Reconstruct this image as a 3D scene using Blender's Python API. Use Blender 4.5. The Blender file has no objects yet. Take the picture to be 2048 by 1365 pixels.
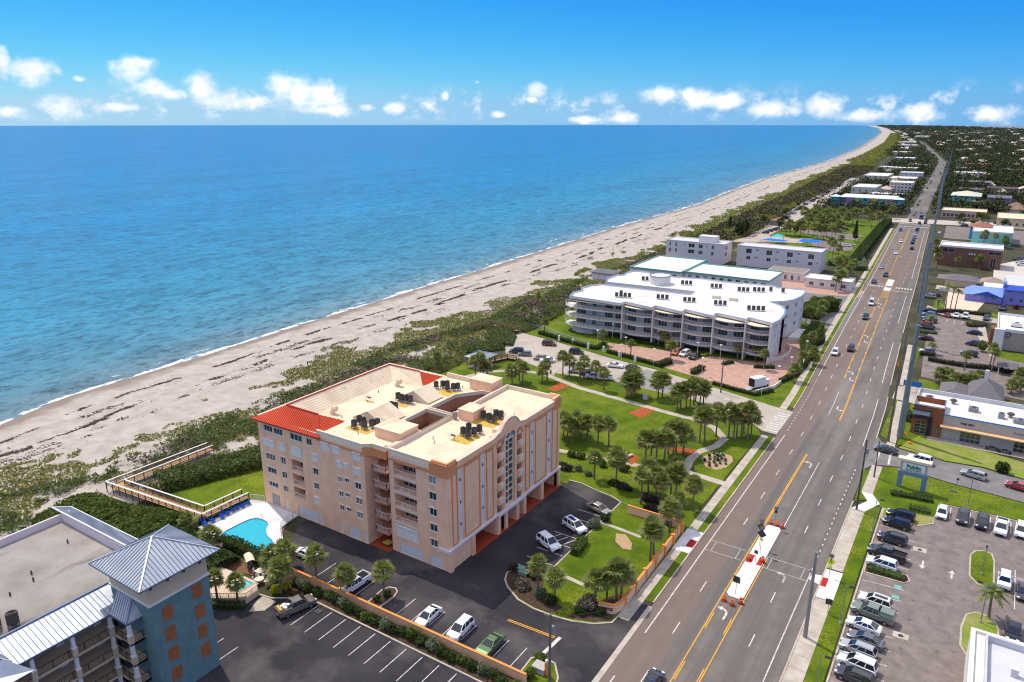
import bpy, math, random
import numpy as np
from mathutils import Vector, Matrix
random.seed(7)
RNG = np.random.default_rng(11)
S = bpy.context.scene
COL = S.collection
rad = math.radians
# ---------------------------------------------------------------- camera
cam_data = bpy.data.cameras.new('camera')
cam_data.sensor_width = 36.0
cam_data.lens = 25.664
cam_data.clip_start = 1.0
cam_data.clip_end = 60000.0
cam = bpy.data.objects.new('camera', cam_data)
COL.objects.link(cam)
cam.location = (0,0,70)
cam.rotation_euler = (rad(90 - 16.753),0, rad(32.996))
S.camera = cam
# ---------------------------------------------------------------- sky and sun
SUN_EL = 58.0
SUN_DIR = Vector((-0.947 * math.cos(rad(SUN_EL)),0.322 * math.cos(rad(SUN_EL)), math.sin(rad(SUN_EL))))
world = bpy.data.worlds.new('World')
S.world = world
world.use_nodes = True
def build_sky():
 nt = world.node_tree
 nt.nodes.clear()
 N, L = nt.nodes, nt.links
 def nd(t, **k):
  n = N.new(t)
  for a, b in k.items():
   setattr(n, a, b)
  return n
 def mth(op, a, b=None, c=None, clamp=False):
  n = nd('ShaderNodeMath', operation=op, use_clamp=clamp)
  for i, v in enumerate((a, b, c)):
   if v is None:
    continue
   if isinstance(v, (int, float)):
    n.inputs[i].default_value = v
   else:
    L.new(v, n.inputs[i])
  return n.outputs[0]
 out = nd('ShaderNodeOutputWorld')
 bg = nd('ShaderNodeBackground')
 bg.inputs[1].default_value = 0.10
 L.new(bg.outputs[0], out.inputs[0])
 sky = nd('ShaderNodeTexSky', sky_type='NISHITA')
 sky.sun_disc = False
 sky.sun_elevation = rad(SUN_EL)
 sky.sun_rotation = math.atan2(SUN_DIR.x, SUN_DIR.y)
 sky.altitude = 70
 sky.air_density = 1.0
 sky.dust_density = 0.2
 sky.ozone_density = 1.0
 sp = nd('ShaderNodeSeparateColor')
 hs = nd('ShaderNodeCombineColor')
 L.new(sky.outputs[0], sp.inputs[0])
 ch = [mth('MULTIPLY', mth('POWER', sp.outputs[k], gam), amp) for k, (amp, gam) in enumerate(((.0073,2.8),(.30,1.4),(4.95,.3)))]
 ch[0] = mth('MINIMUM', ch[0], mth('MULTIPLY', ch[1],.70))
 for k in range(3):
  L.new(ch[k], hs.inputs[k])
 sv = nd('ShaderNodeCombineXYZ')
 sq = nd('ShaderNodeSeparateXYZ')
 stc = nd('ShaderNodeTexCoord')
 L.new(stc.outputs['Generated'], sq.inputs[0])
 L.new(sq.outputs[0], sv.inputs[0])
 L.new(sq.outputs[1], sv.inputs[1])
 L.new(mth('MAXIMUM', sq.outputs[2],.02), sv.inputs[2])
 L.new(sv.outputs[0], sky.inputs[0])
 tc = nd('ShaderNodeTexCoord')
 sep = nd('ShaderNodeSeparateXYZ')
 L.new(tc.outputs['Generated'], sep.inputs[0])
 x, y, z = sep.outputs
 az = mth('ARCTAN2', x, y)                      # radians, 0 along +Y, + to the right
 el = mth('ARCSINE', z)
 ae = nd('ShaderNodeCombineXYZ')
 L.new(az, ae.inputs[0])
 L.new(el, ae.inputs[1])
 comb = nd('ShaderNodeCombineXYZ')
 L.new(az, comb.inputs[0])
 L.new(mth('MULTIPLY', el, 1.15), comb.inputs[1])
 def noise(scale, detail, rough=0.6, off=0.0):
  n = nd('ShaderNodeTexNoise')
  n.noise_dimensions = '3D'
  n.inputs['Scale'].default_value = scale
  n.inputs['Detail'].default_value = detail
  n.inputs['Roughness'].default_value = rough
  mp = nd('ShaderNodeVectorMath', operation='ADD')
  mp.inputs[1].default_value = (off, off * .7, off * 1.3)
  L.new(comb.outputs[0], mp.inputs[0])
  L.new(mp.outputs[0], n.inputs['Vector'])
  return n.outputs['Fac']
 nf = mth('SUBTRACT', noise(42,6,.62),.5)
 nb = mth('SUBTRACT', noise(13,4,.55,3.1),.5)
 nv = noise(30,5,.6,8.3)
 def ss(v, a, b):
  m = nd('ShaderNodeMapRange', interpolation_type='SMOOTHSTEP')
  m.inputs['From Min'].default_value = a
  m.inputs['From Max'].default_value = b
  L.new(v, m.inputs['Value'])
  return m.outputs[0]
 near = None                                    # distance to the nearest cloud core, in cloud radii
 for (a, e, ra, re, dens) in CLOUDS:
  vm = nd('ShaderNodeVectorMath', operation='MULTIPLY_ADD')
  L.new(ae.outputs[0], vm.inputs[0])
  vm.inputs[1].default_value = (1 / ra, 1 / re, 0)
  vm.inputs[2].default_value = (-a / ra, -e / re, 1.1 - dens)
  ln = nd('ShaderNodeVectorMath', operation='LENGTH')
  L.new(vm.outputs[0], ln.inputs[0])
  near = ln.outputs['Value'] if near is None else mth('MINIMUM', near, ln.outputs['Value'])
 v = mth('ADD', mth('SUBTRACT', 1.22, near), mth('ADD', mth('MULTIPLY', nf, 1.9), mth('MULTIPLY', nb, 1.5)))
 total = mth('MULTIPLY', ss(v, -.1,1.0),.98)
 band = mth('MULTIPLY', ss(el, -0.002,0.012), mth('SUBTRACT', 1.0, ss(el, 0.018,0.05)))
 low = mth('MULTIPLY', band, ss(mth('ADD', noise(30,7,.62,5.7), mth('MULTIPLY', nb, .6)),.50,.72))
 total = mth('MAXIMUM', total, mth('MULTIPLY', low, .7))
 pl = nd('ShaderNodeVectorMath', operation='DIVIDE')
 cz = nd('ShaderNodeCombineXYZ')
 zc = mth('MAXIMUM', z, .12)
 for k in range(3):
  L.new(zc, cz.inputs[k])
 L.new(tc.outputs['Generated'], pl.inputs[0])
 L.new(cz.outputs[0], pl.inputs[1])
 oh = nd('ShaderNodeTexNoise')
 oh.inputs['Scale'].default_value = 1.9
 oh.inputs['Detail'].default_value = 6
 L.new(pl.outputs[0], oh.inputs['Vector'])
 total = mth('MAXIMUM', total, mth('MULTIPLY', ss(oh.outputs['Fac'],.38,.54), ss(el, .24,.42)))  # overhead clouds above the view, added to lift and neutralise ambient light
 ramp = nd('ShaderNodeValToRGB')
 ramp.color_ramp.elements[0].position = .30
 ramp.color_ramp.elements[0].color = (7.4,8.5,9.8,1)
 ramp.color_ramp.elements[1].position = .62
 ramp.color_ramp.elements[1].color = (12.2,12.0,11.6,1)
 L.new(nv, ramp.inputs[0])
 mix = nd('ShaderNodeMix', data_type='RGBA')
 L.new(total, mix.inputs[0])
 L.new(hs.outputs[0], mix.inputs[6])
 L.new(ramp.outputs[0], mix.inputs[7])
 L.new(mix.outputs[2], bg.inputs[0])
CLOUDS = [
 (-1.1310,0.0539,0.0245,0.0133,0.90),(-1.1549,0.0606,0.0090,0.0171,0.70),(-1.1053,0.0124,0.0227,0.0129,0.85),(-1.0317,0.0569,0.0284,0.0183,0.85),
 (-1.0114,0.0399,0.0226,0.0122,0.90),(-0.9912,0.0301,0.0303,0.0079,0.55),(-0.9573,0.0374,0.0203,0.0181,1.00),(-0.9390,0.0250,0.0287,0.0127,0.80),
 (-0.9047,0.0224,0.0354,0.0105,0.75),(-0.8649,0.0386,0.0192,0.0233,1.10),(-0.8443,0.0347,0.0243,0.0223,1.10),(-0.8203,0.0308,0.0258,0.0202,1.10),
 (-0.8093,0.0140,0.0374,0.0097,0.55),(-1.0488,0.0150,0.0241,0.0055,0.70),(-0.7622,0.0172,0.0139,0.0055,0.80),(-0.7274,0.0167,0.0192,0.0074,0.80),
 (-0.5461,0.0372,0.0155,0.0086,0.80),(-0.5512,0.0274,0.0091,0.0043,0.70),(-0.3872,0.0312,0.0274,0.0108,1.00),(-0.3362,0.0284,0.0244,0.0119,0.95),
 (-0.3116,0.0259,0.0360,0.0107,0.95),(-0.2510,0.0148,0.0347,0.0106,0.80),(-0.1872,0.0179,0.0221,0.0137,0.85),(-0.1430,0.0063,0.0319,0.0091,0.70),
 (-0.0858,0.0094,0.0231,0.0121,0.80),(-0.0124,0.0079,0.0276,0.0116,0.80),(-0.6627,0.0316,0.0052,0.0055,0.60),(-0.5949,0.0088,0.0118,0.0050,0.70),
 (-0.4805,0.0019,0.0259,0.0056,0.70),(-0.4353,0.0044,0.0230,0.0087,0.70),(-1.1567,0.0089,0.0166,0.0073,0.50),(-0.6205,0.0482,0.0039,0.0030,0.50),
 (-1.0846,0.0459,0.0099,0.0043,0.35),
]
build_sky()
sun_data = bpy.data.lights.new('sun', 'SUN')
sun_data.energy = 3.3
sun_data.angle = rad(0.5)
sun_data.color = (1.0,0.92,0.80)
sun = bpy.data.objects.new('sun', sun_data)
COL.objects.link(sun)
sun.location = (-60,40,120)
sun.rotation_euler = SUN_DIR.to_track_quat('Z', 'Y').to_euler()
vs = S.view_settings
vs.view_transform = 'Standard'
vs.look = 'None'
vs.exposure = 0.04
vs.gamma = 1.0
vs.use_curve_mapping = False
S.cycles.filter_width = 1.15
S.cycles.max_bounces = 6
S.cycles.diffuse_bounces = 3
S.cycles.glossy_bounces = 3
S.cycles.transparent_max_bounces = 8
# ---------------------------------------------------------------- materials
MATS = {}
def lin(c):
 """sRGB 0-255 triple to linear rgba"""
 r = []
 for v in c:
  v /= 255.
  r.append(v / 12.92 if v <= .04045 else ((v + .055) / 1.055) ** 2.4)
 return (*r, 1)
def mat(name, col, rough=.7, var=.0, scale=1.0, col2=None, bump=0.0, bscale=None, metal=0.0, spec=.22, island=0.0, detail=5, thr=(.35,.65), extra=None, coat=0.0, trans=0.0):
 """Procedural principled material: base colour mixed with col2 by world-space noise, optional bump and per-island variation."""
 if name in MATS:
  return MATS[name]
 m = bpy.data.materials.new(name)
 m.use_nodes = True
 nt = m.node_tree
 b = nt.nodes['Principled BSDF']
 b.inputs['Roughness'].default_value = rough
 b.inputs['Metallic'].default_value = metal
 b.inputs['Specular IOR Level'].default_value = spec
 b.inputs['Coat Weight'].default_value = coat
 if trans:
  b.inputs['Transmission Weight'].default_value = trans
 c = (*col[:3],1)
 b.inputs['Base Color'].default_value = c
 L = nt.links
 geo = None
 def pos():
  nonlocal geo
  if geo is None:
   geo = nt.nodes.new('ShaderNodeNewGeometry')
  return geo
 src = None
 if var or col2 is not None:
  c2 = (*(col2 if col2 is not None else [v * (1 - var) for v in col])[:3],1)
  n = nt.nodes.new('ShaderNodeTexNoise')
  n.inputs['Scale'].default_value = scale
  n.inputs['Detail'].default_value = detail
  n.inputs['Roughness'].default_value = .6
  L.new(pos().outputs['Position'], n.inputs['Vector'])
  mr = nt.nodes.new('ShaderNodeMapRange')
  mr.inputs['From Min'].default_value, mr.inputs['From Max'].default_value = thr
  L.new(n.outputs['Fac'], mr.inputs['Value'])
  mx = nt.nodes.new('ShaderNodeMix')
  mx.data_type = 'RGBA'
  mx.inputs[6].default_value = c
  mx.inputs[7].default_value = c2
  L.new(mr.outputs[0], mx.inputs[0])
  src = mx.outputs[2]
 if island:
  hs = nt.nodes.new('ShaderNodeHueSaturation')
  mr = nt.nodes.new('ShaderNodeMapRange')
  mr.inputs['To Min'].default_value, mr.inputs['To Max'].default_value = 1 - island, 1 + island
  L.new(pos().outputs['Random Per Island'], mr.inputs['Value'])
  L.new(mr.outputs[0], hs.inputs['Value'])
  mh = nt.nodes.new('ShaderNodeMapRange')
  mh.inputs['To Min'].default_value, mh.inputs['To Max'].default_value = .5 - island * .06,.5 + island * .06
  L.new(pos().outputs['Random Per Island'], mh.inputs['Value'])
  L.new(mh.outputs[0], hs.inputs['Hue'])
  if src is not None:
   L.new(src, hs.inputs['Color'])
  else:
   hs.inputs['Color'].default_value = c
  src = hs.outputs[0]
 if extra is not None:
  src = extra(nt, src, pos())
 if src is not None:
  L.new(src, b.inputs['Base Color'])
 if bump:
  n = nt.nodes.new('ShaderNodeTexNoise')
  n.inputs['Scale'].default_value = bscale or scale * 4
  n.inputs['Detail'].default_value = 4
  L.new(pos().outputs['Position'], n.inputs['Vector'])
  bp = nt.nodes.new('ShaderNodeBump')
  bp.inputs['Strength'].default_value = min(1, bump)
  bp.inputs['Distance'].default_value = .1 * max(1, bump)
  L.new(n.outputs['Fac'], bp.inputs['Height'])
  L.new(bp.outputs[0], b.inputs['Normal'])
 MATS[name] = m
 return m
def mixnode(nt, fac, a, b, blend='MIX'):
 mx = nt.nodes.new('ShaderNodeMix')
 mx.data_type = 'RGBA'
 mx.blend_type = blend
 for s, v in ((0, fac),(6, a),(7, b)):
  if isinstance(v, (int, float)):
   mx.inputs[s].default_value = v
  elif isinstance(v, tuple):
   mx.inputs[s].default_value = v
  else:
   nt.links.new(v, mx.inputs[s])
 return mx.outputs[2]
def tex(nt, geo, scale, detail=5, stretch=(1,1,1), lo=.4, hi=.6, rough=.6):
 mp = nt.nodes.new('ShaderNodeMapping')
 mp.inputs['Scale'].default_value = stretch
 nt.links.new(geo.outputs['Position'], mp.inputs['Vector'])
 n = nt.nodes.new('ShaderNodeTexNoise')
 n.inputs['Scale'].default_value = scale
 n.inputs['Detail'].default_value = detail
 n.inputs['Roughness'].default_value = rough
 nt.links.new(mp.outputs[0], n.inputs['Vector'])
 mr = nt.nodes.new('ShaderNodeMapRange')
 mr.inputs['From Min'].default_value, mr.inputs['From Max'].default_value = lo, hi
 nt.links.new(n.outputs['Fac'], mr.inputs['Value'])
 return mr.outputs[0]
# ---------------------------------------------------------------- mesh building
class MB:
 def __init__(s):
  s.v, s.f, s.mi, s.m = [],[],[],0
 def add(s, pts, faces):
  o = len(s.v)
  s.v.extend([tuple(p) for p in pts])
  for f in faces:
   s.f.append([o + i for i in f])
   s.mi.append(s.m)
  return s
 def poly(s, pts):
  return s.add(pts, [list(range(len(pts)))])
 def quad(s, a, b, c, d):
  return s.add([a, b, c, d],[[0,1,2,3]])
 def box(s, x0, x1, y0, y1, z0, z1):
  return s.add([(x0, y0, z0),(x1, y0, z0),(x1, y1, z0),(x0, y1, z0),(x0, y0, z1),(x1, y0, z1),(x1, y1, z1),(x0, y1, z1)],
      [[0,3,2,1],[4,5,6,7],[0,1,5,4],[1,2,6,5],[2,3,7,6],[3,0,4,7]])
 def obox(s, c, hx, hy, z0, z1, a=0.0):
  ca, sa = math.cos(a), math.sin(a)
  P = [(c[0] + ca * i * hx - sa * j * hy, c[1] + sa * i * hx + ca * j * hy) for i, j in ((-1,-1),(1,-1),(1,1),(-1,1))]
  return s.prism(P, z0, z1, True)
 def prism(s, P, z0, z1, bottom=False, top=True):
  n = len(P)
  F = [[i, (i + 1) % n, n + (i + 1) % n, n + i] for i in range(n)]
  if top:
   F.append(list(range(n, 2 * n)))
  if bottom:
   F.append(list(range(n - 1,-1,-1)))
  return s.add([(p[0], p[1], z0) for p in P] + [(p[0], p[1], z1) for p in P], F)
 def sheet(s, P, z):
  return s.poly([(p[0], p[1], z) for p in P])
 def tube(s, p0, p1, r0, r1=None, n=8, cap=True):
  r1 = r0 if r1 is None else r1
  p0, p1 = Vector(p0), Vector(p1)
  d = (p1 - p0).normalized()
  u = d.orthogonal().normalized()
  w = d.cross(u)
  V = []
  for p, r in ((p0, r0),(p1, r1)):
   for i in range(n):
    a = 2 * math.pi * i / n
    V.append(p + u * (r * math.cos(a)) + w * (r * math.sin(a)))
  F = [[i, (i + 1) % n, n + (i + 1) % n, n + i] for i in range(n)]
  if cap:
   F += [list(range(n - 1,-1,-1)), list(range(n, 2 * n))]
  return s.add(V, F)
 def bar(s, p0, p1, w, h):
  """box beam from p0 to p1 (width w sideways, height h)"""
  p0, p1 = Vector(p0), Vector(p1)
  d = (p1 - p0).normalized()
  up = Vector((0,0,1)) if abs(d.z) < .95 else Vector((1,0,0))
  u = d.cross(up).normalized() * (w / 2)
  q = u.cross(d).normalized() * (h / 2)
  V = [p + i * u + j * q for p in (p0, p1) for i, j in ((-1,-1),(1,-1),(1,1),(-1,1))]
  return s.add(V, [[0,1,2,3],[7,6,5,4],[0,4,5,1],[1,5,6,2],[2,6,7,3],[3,7,4,0]])
 def strip(s, P, w, z0, z1=None):
  """ribbon of width w following the polyline P"""
  n = len(P)
  Lp, Rp = [],[]
  for i in range(n):
   a, b = Vector(P[max(0, i - 1)][:2]), Vector(P[min(n - 1, i + 1)][:2])
   d = (b - a).normalized()
   q = Vector((-d.y, d.x)) * (w / 2)
   c = Vector(P[i][:2])
   Lp.append(c + q)
   Rp.append(c - q)
  for i in range(n - 1):
   A = [Rp[i], Rp[i + 1], Lp[i + 1], Lp[i]]
   if z1 is None:
    s.poly([(p.x, p.y, z0) for p in A])
   else:
    s.add([(p.x, p.y, z) for z in (z0, z1) for p in A],
      [[4,5,6,7],[0,1,5,4],[2,3,7,6]] + ([[3,0,4,7]] if i == 0 else []) + ([[1,2,6,5]] if i == n - 2 else []))
  return s
 def mesh(s, name, mats):
  me = bpy.data.meshes.new(name)
  me.from_pydata(s.v, [], s.f)
  for m in (mats if isinstance(mats, (list, tuple)) else [mats]):
   me.materials.append(m)
  if any(s.mi):
   me.polygons.foreach_set('material_index', s.mi)
  return me
 def build(s, name, mats, parent=None, smooth=False):
  me = s.mesh(name, mats)
  if smooth:
   me.polygons.foreach_set('use_smooth', [True] * len(me.polygons))
  o = bpy.data.objects.new(name, me)
  COL.objects.link(o)
  adopt(o, parent)
  return o
def adopt(o, parent):
 if parent is not None:
  o.parent = parent
  if parent.get('_root'):
   o.matrix_parent_inverse = Matrix.Translation(-Vector(parent.location))
def tag(o, label=None, cat=None, group=None, kind=None):
 for k, v in (('label', label),('category', cat),('group', group),('kind', kind)):
  if v:
   o[k] = v
 return o
def thing(name, label, cat, loc=(0,0,0), group=None, local=False):
 o = bpy.data.objects.new(name, None)
 o.empty_display_size = .3
 o.location = (loc[0], loc[1], loc[2] if len(loc) > 2 else 0)
 if not local:
  o['_root'] = 1
 COL.objects.link(o)
 return tag(o, label, cat, group)
def struct(mb, name, m, parent=None):
 o = mb.build(name, m, parent)
 if parent is None:
  o['kind'] = 'structure'
 return o
def inst(name, me, parent=None, loc=(0,0,0), rz=0.0, sc=None):
 o = bpy.data.objects.new(name, me)
 COL.objects.link(o)
 o.location = loc
 o.rotation_euler = (0,0, rz)
 if sc is not None:
  o.scale = sc if isinstance(sc, tuple) else (sc, sc, sc)
 adopt(o, parent)
 return o
WR = random.Random(77)
def facade(mb, P0, ud, n, U, V, ops, depth=.18):
 """wall sheet with real openings and reveals; ops = (u0,u1,z0,z1)"""
 us = sorted({U[0], U[1], *[q for o in ops for q in o[:2]]})
 zs = sorted({V[0], V[1], *[q for o in ops for q in o[2:4]]})
 P0, ud, n = Vector(P0), Vector(ud), Vector(n)
 def pt(u, z, d=0.0):
  p = P0 + ud * u - n * d
  return (p.x, p.y, z)
 for i in range(len(us) - 1):
  run = None
  for j in range(len(zs) - 1):
   uc, zc = (us[i] + us[i + 1]) / 2,(zs[j] + zs[j + 1]) / 2
   if any(o[0] < uc < o[1] and o[2] < zc < o[3] for o in ops):
    continue
   mb.quad(pt(us[i], zs[j]), pt(us[i + 1], zs[j]), pt(us[i + 1], zs[j + 1]), pt(us[i], zs[j + 1]))
 for o in ops:
  d = o[4] if len(o) > 4 else depth
  a, b, c, e = o[:4]
  for (p, q) in (((a, c),(b, c)),((b, c),(b, e)),((b, e),(a, e)),((a, e),(a, c))):
   mb.quad(pt(*p), pt(*q), pt(*q, d), pt(*p, d))
 return mb
def plane_pt(P0, ud, n, u, z, out):
 p = Vector(P0) + Vector(ud) * u + Vector(n) * out
 return Vector((p.x, p.y, z))
def pbox(mb, P0, ud, n, u0, u1, z0, z1, o0, o1):
 """box on a facade: u range, z range, out range"""
 P0, ud, n = Vector(P0), Vector(ud), Vector(n)
 V = []
 for z in (z0, z1):
  for (u, o) in ((u0, o0),(u1, o0),(u1, o1),(u0, o1)):
   p = P0 + ud * u + n * o
   V.append((p.x, p.y, z))
 return mb.add(V, [[0,3,2,1],[4,5,6,7],[0,1,5,4],[1,2,6,5],[2,3,7,6],[3,0,4,7]])
def window(parent, P0, ud, n, op, fm, gm, mull=2, depth=.18, rows=1, sill=None):
 k = WR.random()
 if gm.name in ('window_glass', 'green_glass') and k < .32:
  gm = MATS['blind_glass'] if k < .10 else MATS['sky_glass']
 a, b, c, e = op[:4]
 f = MB()
 t = .07
 for (u0, u1, z0, z1) in ((a, b, c, c + t),(a, b, e - t, e),(a, a + t, c + t, e - t),(b - t, b, c + t, e - t)):
  pbox(f, P0, ud, n, u0, u1, z0, z1,-depth + .01,-depth + .09)
 for k in range(1, mull):
  u = a + (b - a) * k / mull
  pbox(f, P0, ud, n, u - t / 2, u + t / 2, c + t, e - t, -depth + .01,-depth + .08)
 for k in range(1, rows):
  z = c + (e - c) * k / rows
  pbox(f, P0, ud, n, a + t, b - t, z - t / 2, z + t / 2,-depth + .01,-depth + .075)
 if sill:
  pbox(f, P0, ud, n, a - .1, b + .1, e + .0, e + .15,0.003,.14)
  pbox(f, P0, ud, n, a - .08, b + .08, c - .1, c, 0.003,.07)
 w = f.build('window', fm, parent)
 g = MB()
 g.quad(*[plane_pt(P0, ud, n, u, z, -depth + .03) for u, z in ((a + t * .6, c + t * .6),(b - t * .6, c + t * .6),(b - t * .6, e - t * .6),(a + t * .6, e - t * .6))])
 g.build('pane', gm, w)
 return w
def shutter(parent, P0, ud, n, op, m, depth=.18):
 a, b, c, e = op[:4]
 f = MB()
 nb = max(4, int((e - c) / .18))
 for k in range(nb):
  z0 = c + (e - c) * k / nb
  pbox(f, P0, ud, n, a, b, z0 + .012, z0 + (e - c) / nb, -depth + .02,.02)
 pbox(f, P0, ud, n, a - .05, b + .05, e - .02, e + .24,0.003,.2)
 return f.build('roller_shutter', m, parent)
def railing(parent, P0, ud, n, u0, u1, z, h, out, m, panel=None, step=1.4, name='railing'):
 f = MB()
 pbox(f, P0, ud, n, u0, u1, z + h - .07, z + h, out - .03, out + .03)
 pbox(f, P0, ud, n, u0, u1, z + .08, z + .13, out - .02, out + .02)
 k = max(1, int(round((u1 - u0) / step)))
 for i in range(k + 1):
  u = u0 + (u1 - u0) * i / k
  pbox(f, P0, ud, n, u - .03, u + .03, z, z + h - .07, out - .025, out + .025)
 nb = int((u1 - u0) / .28)
 for i in range(1, nb):
  u = u0 + (u1 - u0) * i / nb
  pbox(f, P0, ud, n, u - .014, u + .014, z + .13, z + h - .07, out - .012, out + .012)
 return f.build(name, m, parent)
def rail_line(mb, P, z, h, step=1.6, bal=.3, cap=.05):
 """free-standing railing along a polyline (added to mb)"""
 for a, b in zip(P[:-1], P[1:]):
  a, b = Vector((*a[:2],0)), Vector((*b[:2],0))
  Ln = (b - a).length
  d = (b - a) / Ln
  mb.bar(a + Vector((0,0, z + h)), b + Vector((0,0, z + h)), cap, cap)
  mb.bar(a + Vector((0,0, z + .12)), b + Vector((0,0, z + .12)), cap * .7, cap * .7)
  k = max(1, round(Ln / step))
  for i in range(k + 1):
   p = a + d * (Ln * i / k)
   mb.bar(p + Vector((0,0, z)), p + Vector((0,0, z + h)),.06,.06)
  if bal:
   k = int(Ln / bal)
   for i in range(1, k):
    p = a + d * (Ln * i / k)
    mb.bar(p + Vector((0,0, z + .12)), p + Vector((0,0, z + h)),.025,.025)
 return mb
# leaf-card foliage -----------------------------------------------------------
def cards(P, size, up=.35, jitter=1.0, aspect=1.6, outward=None):
 """verts / quads of leaf cards at points P (N,3)"""
 P = np.asarray(P, float)
 n = len(P)
 nrm = RNG.normal(size=(n, 3)) * jitter
 if outward is not None:
  nrm += outward * 1.2
 nrm[:, 2] += up * 2
 nrm /= np.linalg.norm(nrm, axis=1, keepdims=True) + 1e-9
 t = np.cross(nrm, RNG.normal(size=(n, 3)))
 t /= np.linalg.norm(t, axis=1, keepdims=True) + 1e-9
 b = np.cross(nrm, t)
 s = (size * RNG.uniform(.6,1.35, size=n))[:, None]
 A = P - t * s * aspect * .5
 B = P + b * s * .38
 C = P + t * s * aspect * .5
 D = P - b * s * .38
 return np.stack([A, B, C, D],1).reshape(-1,3)
def card_mesh(name, V, m):
 n = len(V) // 4
 me = bpy.data.meshes.new(name)
 me.vertices.add(len(V))
 me.vertices.foreach_set('co', V.astype(np.float32).ravel())
 me.loops.add(4 * n)
 me.loops.foreach_set('vertex_index', np.arange(4 * n, dtype=np.int32))
 me.polygons.add(n)
 me.polygons.foreach_set('loop_start', np.arange(0,4 * n, 4, dtype=np.int32))
 me.polygons.foreach_set('loop_total', np.full(n, 4, dtype=np.int32))
 me.materials.append(m)
 me.update(calc_edges=True)
 return me
def blob_points(n, rx, ry, rz, lumps=7, shell=.45):
 """points in a lumpy ellipsoid volume, denser near the surface"""
 d = RNG.normal(size=(n, 3))
 d /= np.linalg.norm(d, axis=1, keepdims=True)
 r = RNG.uniform(shell, 1, size=n) ** .6
 L = RNG.normal(size=(lumps, 3))
 L /= np.linalg.norm(L, axis=1, keepdims=True)
 k = np.max(d @ L.T, axis=1)
 r *= .52 + .52 * np.clip(k, 0,1) ** 3
 return d * r[:, None] * np.array([rx, ry, rz]), d
def vnoise(X, Y, seed=0):
 """smooth value noise in [0,1] on arrays"""
 r = np.random.default_rng(seed).random((257,257))
 xi, yi = np.floor(X).astype(int), np.floor(Y).astype(int)
 fx, fy = X - xi, Y - yi
 fx, fy = fx * fx * (3 - 2 * fx), fy * fy * (3 - 2 * fy)
 g = lambda a, b: r[a % 256, b % 256]
 return (g(xi, yi) * (1 - fx) + g(xi + 1, yi) * fx) * (1 - fy) + (g(xi, yi + 1) * (1 - fx) + g(xi + 1, yi + 1) * fx) * fy
def fbm(X, Y, seed=0, o=4):
 t, a, s = 0,.5,0
 for k in range(o):
  t = t + a * vnoise(X * 2 ** k + 17 * k, Y * 2 ** k + 5 * k, seed + k)
  s += a
  a *= .55
 return t / s
def interp(knots, y):
 return np.interp(y, [k[0] for k in knots],[k[1] for k in knots])
CAM_R = (math.cos(rad(32.996)), math.sin(rad(32.996)))     # image-right direction on the ground
CAM_F = (-math.sin(rad(32.996)), math.cos(rad(32.996)))
def screen_x(p):
 return (p[0] * CAM_R[0] + p[1] * CAM_R[1]) / max(1., p[0] * CAM_F[0] + p[1] * CAM_F[1])
ORD = ['leftmost', 'second from the left', 'third from the left', 'fourth from the left', 'fifth from the left', 'sixth from the left', 'seventh from the left',
  'eighth from the left', 'ninth from the left', 'tenth from the left', 'eleventh from the left', 'twelfth from the left', 'thirteenth from the left',
  'fourteenth from the left', 'fifteenth from the left', 'sixteenth from the left', 'seventeenth from the left', 'eighteenth from the left', 'nineteenth from the left', 'twentieth from the left']
NTH = ['first', 'second', 'third', 'fourth', 'fifth', 'sixth', 'seventh', 'eighth', 'ninth', 'tenth', 'eleventh', 'twelfth', 'thirteenth', 'fourteenth', 'fifteenth', 'sixteenth', 'seventeenth', 'eighteenth', 'nineteenth', 'twentieth',
  'twenty-first', 'twenty-second', 'twenty-third', 'twenty-fourth', 'twenty-fifth', 'twenty-sixth']
def ordered(pts):
 """[(point, ordinal words)] left to right as seen in the photograph"""
 q = sorted(pts, key=screen_x)
 n = len(q)
 return [(p, 'only' if n == 1 else ('rightmost' if i == n - 1 else ORD[i])) for i, p in enumerate(q)]
# ================================================================ SETTING: sea, beach, land
SHORE = [(-600,-175),(-100,-188),(0,-190),(70,-196),(88,-202),(130,-203),(175,-206),(230,-208),(310,-211),(467,-219),(645,-221),(799,-237),(990,-253),(1243,-260),
   (1493,-269),(2230,-327),(3610,-472),(5750,-708),(9010,-1146),(13800,-1930),(16000,-2400)]
DUNE = [(-600,-150),(-100,-157),(30,-160),(55,-163),(65,-158),(79,-158),(101,-162),(127,-161),(159,-165),(214,-160),(250,-166),(332,-162),(428,-165),
  (551,-175),(790,-187),(1078,-208),(1285,-218),(1584,-229),(2028,-261),(2790,-325),(4940,-552),(8840,-1080),(13000,-1700),(16000,-2330)]
SEA_Z = -1.6
def sand_extra(nt, s, g):
 L = nt.links
 sep = nt.nodes.new('ShaderNodeSeparateXYZ')
 L.new(g.outputs['Position'], sep.inputs[0])
 ad = nt.nodes.new('ShaderNodeMath'); ad.operation = 'MULTIPLY_ADD'
 ad.inputs[1].default_value = .5
 L.new(tex(nt, g, .12,4, lo=.3, hi=.7), ad.inputs[0])
 L.new(sep.outputs[2], ad.inputs[2])
 mr = nt.nodes.new('ShaderNodeMapRange')
 mr.inputs['From Min'].default_value, mr.inputs['From Max'].default_value = -1.12,-.72
 mr.inputs['To Min'].default_value, mr.inputs['To Max'].default_value = 1,0
 L.new(ad.outputs[0], mr.inputs['Value'])
 s = mixnode(nt, mr.outputs[0], s, lin((138,124,110)))
 return mixnode(nt, tex(nt, g, 1.3,6,(1,.35,1),.60,.72), s, lin((150,130,112)))
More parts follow.
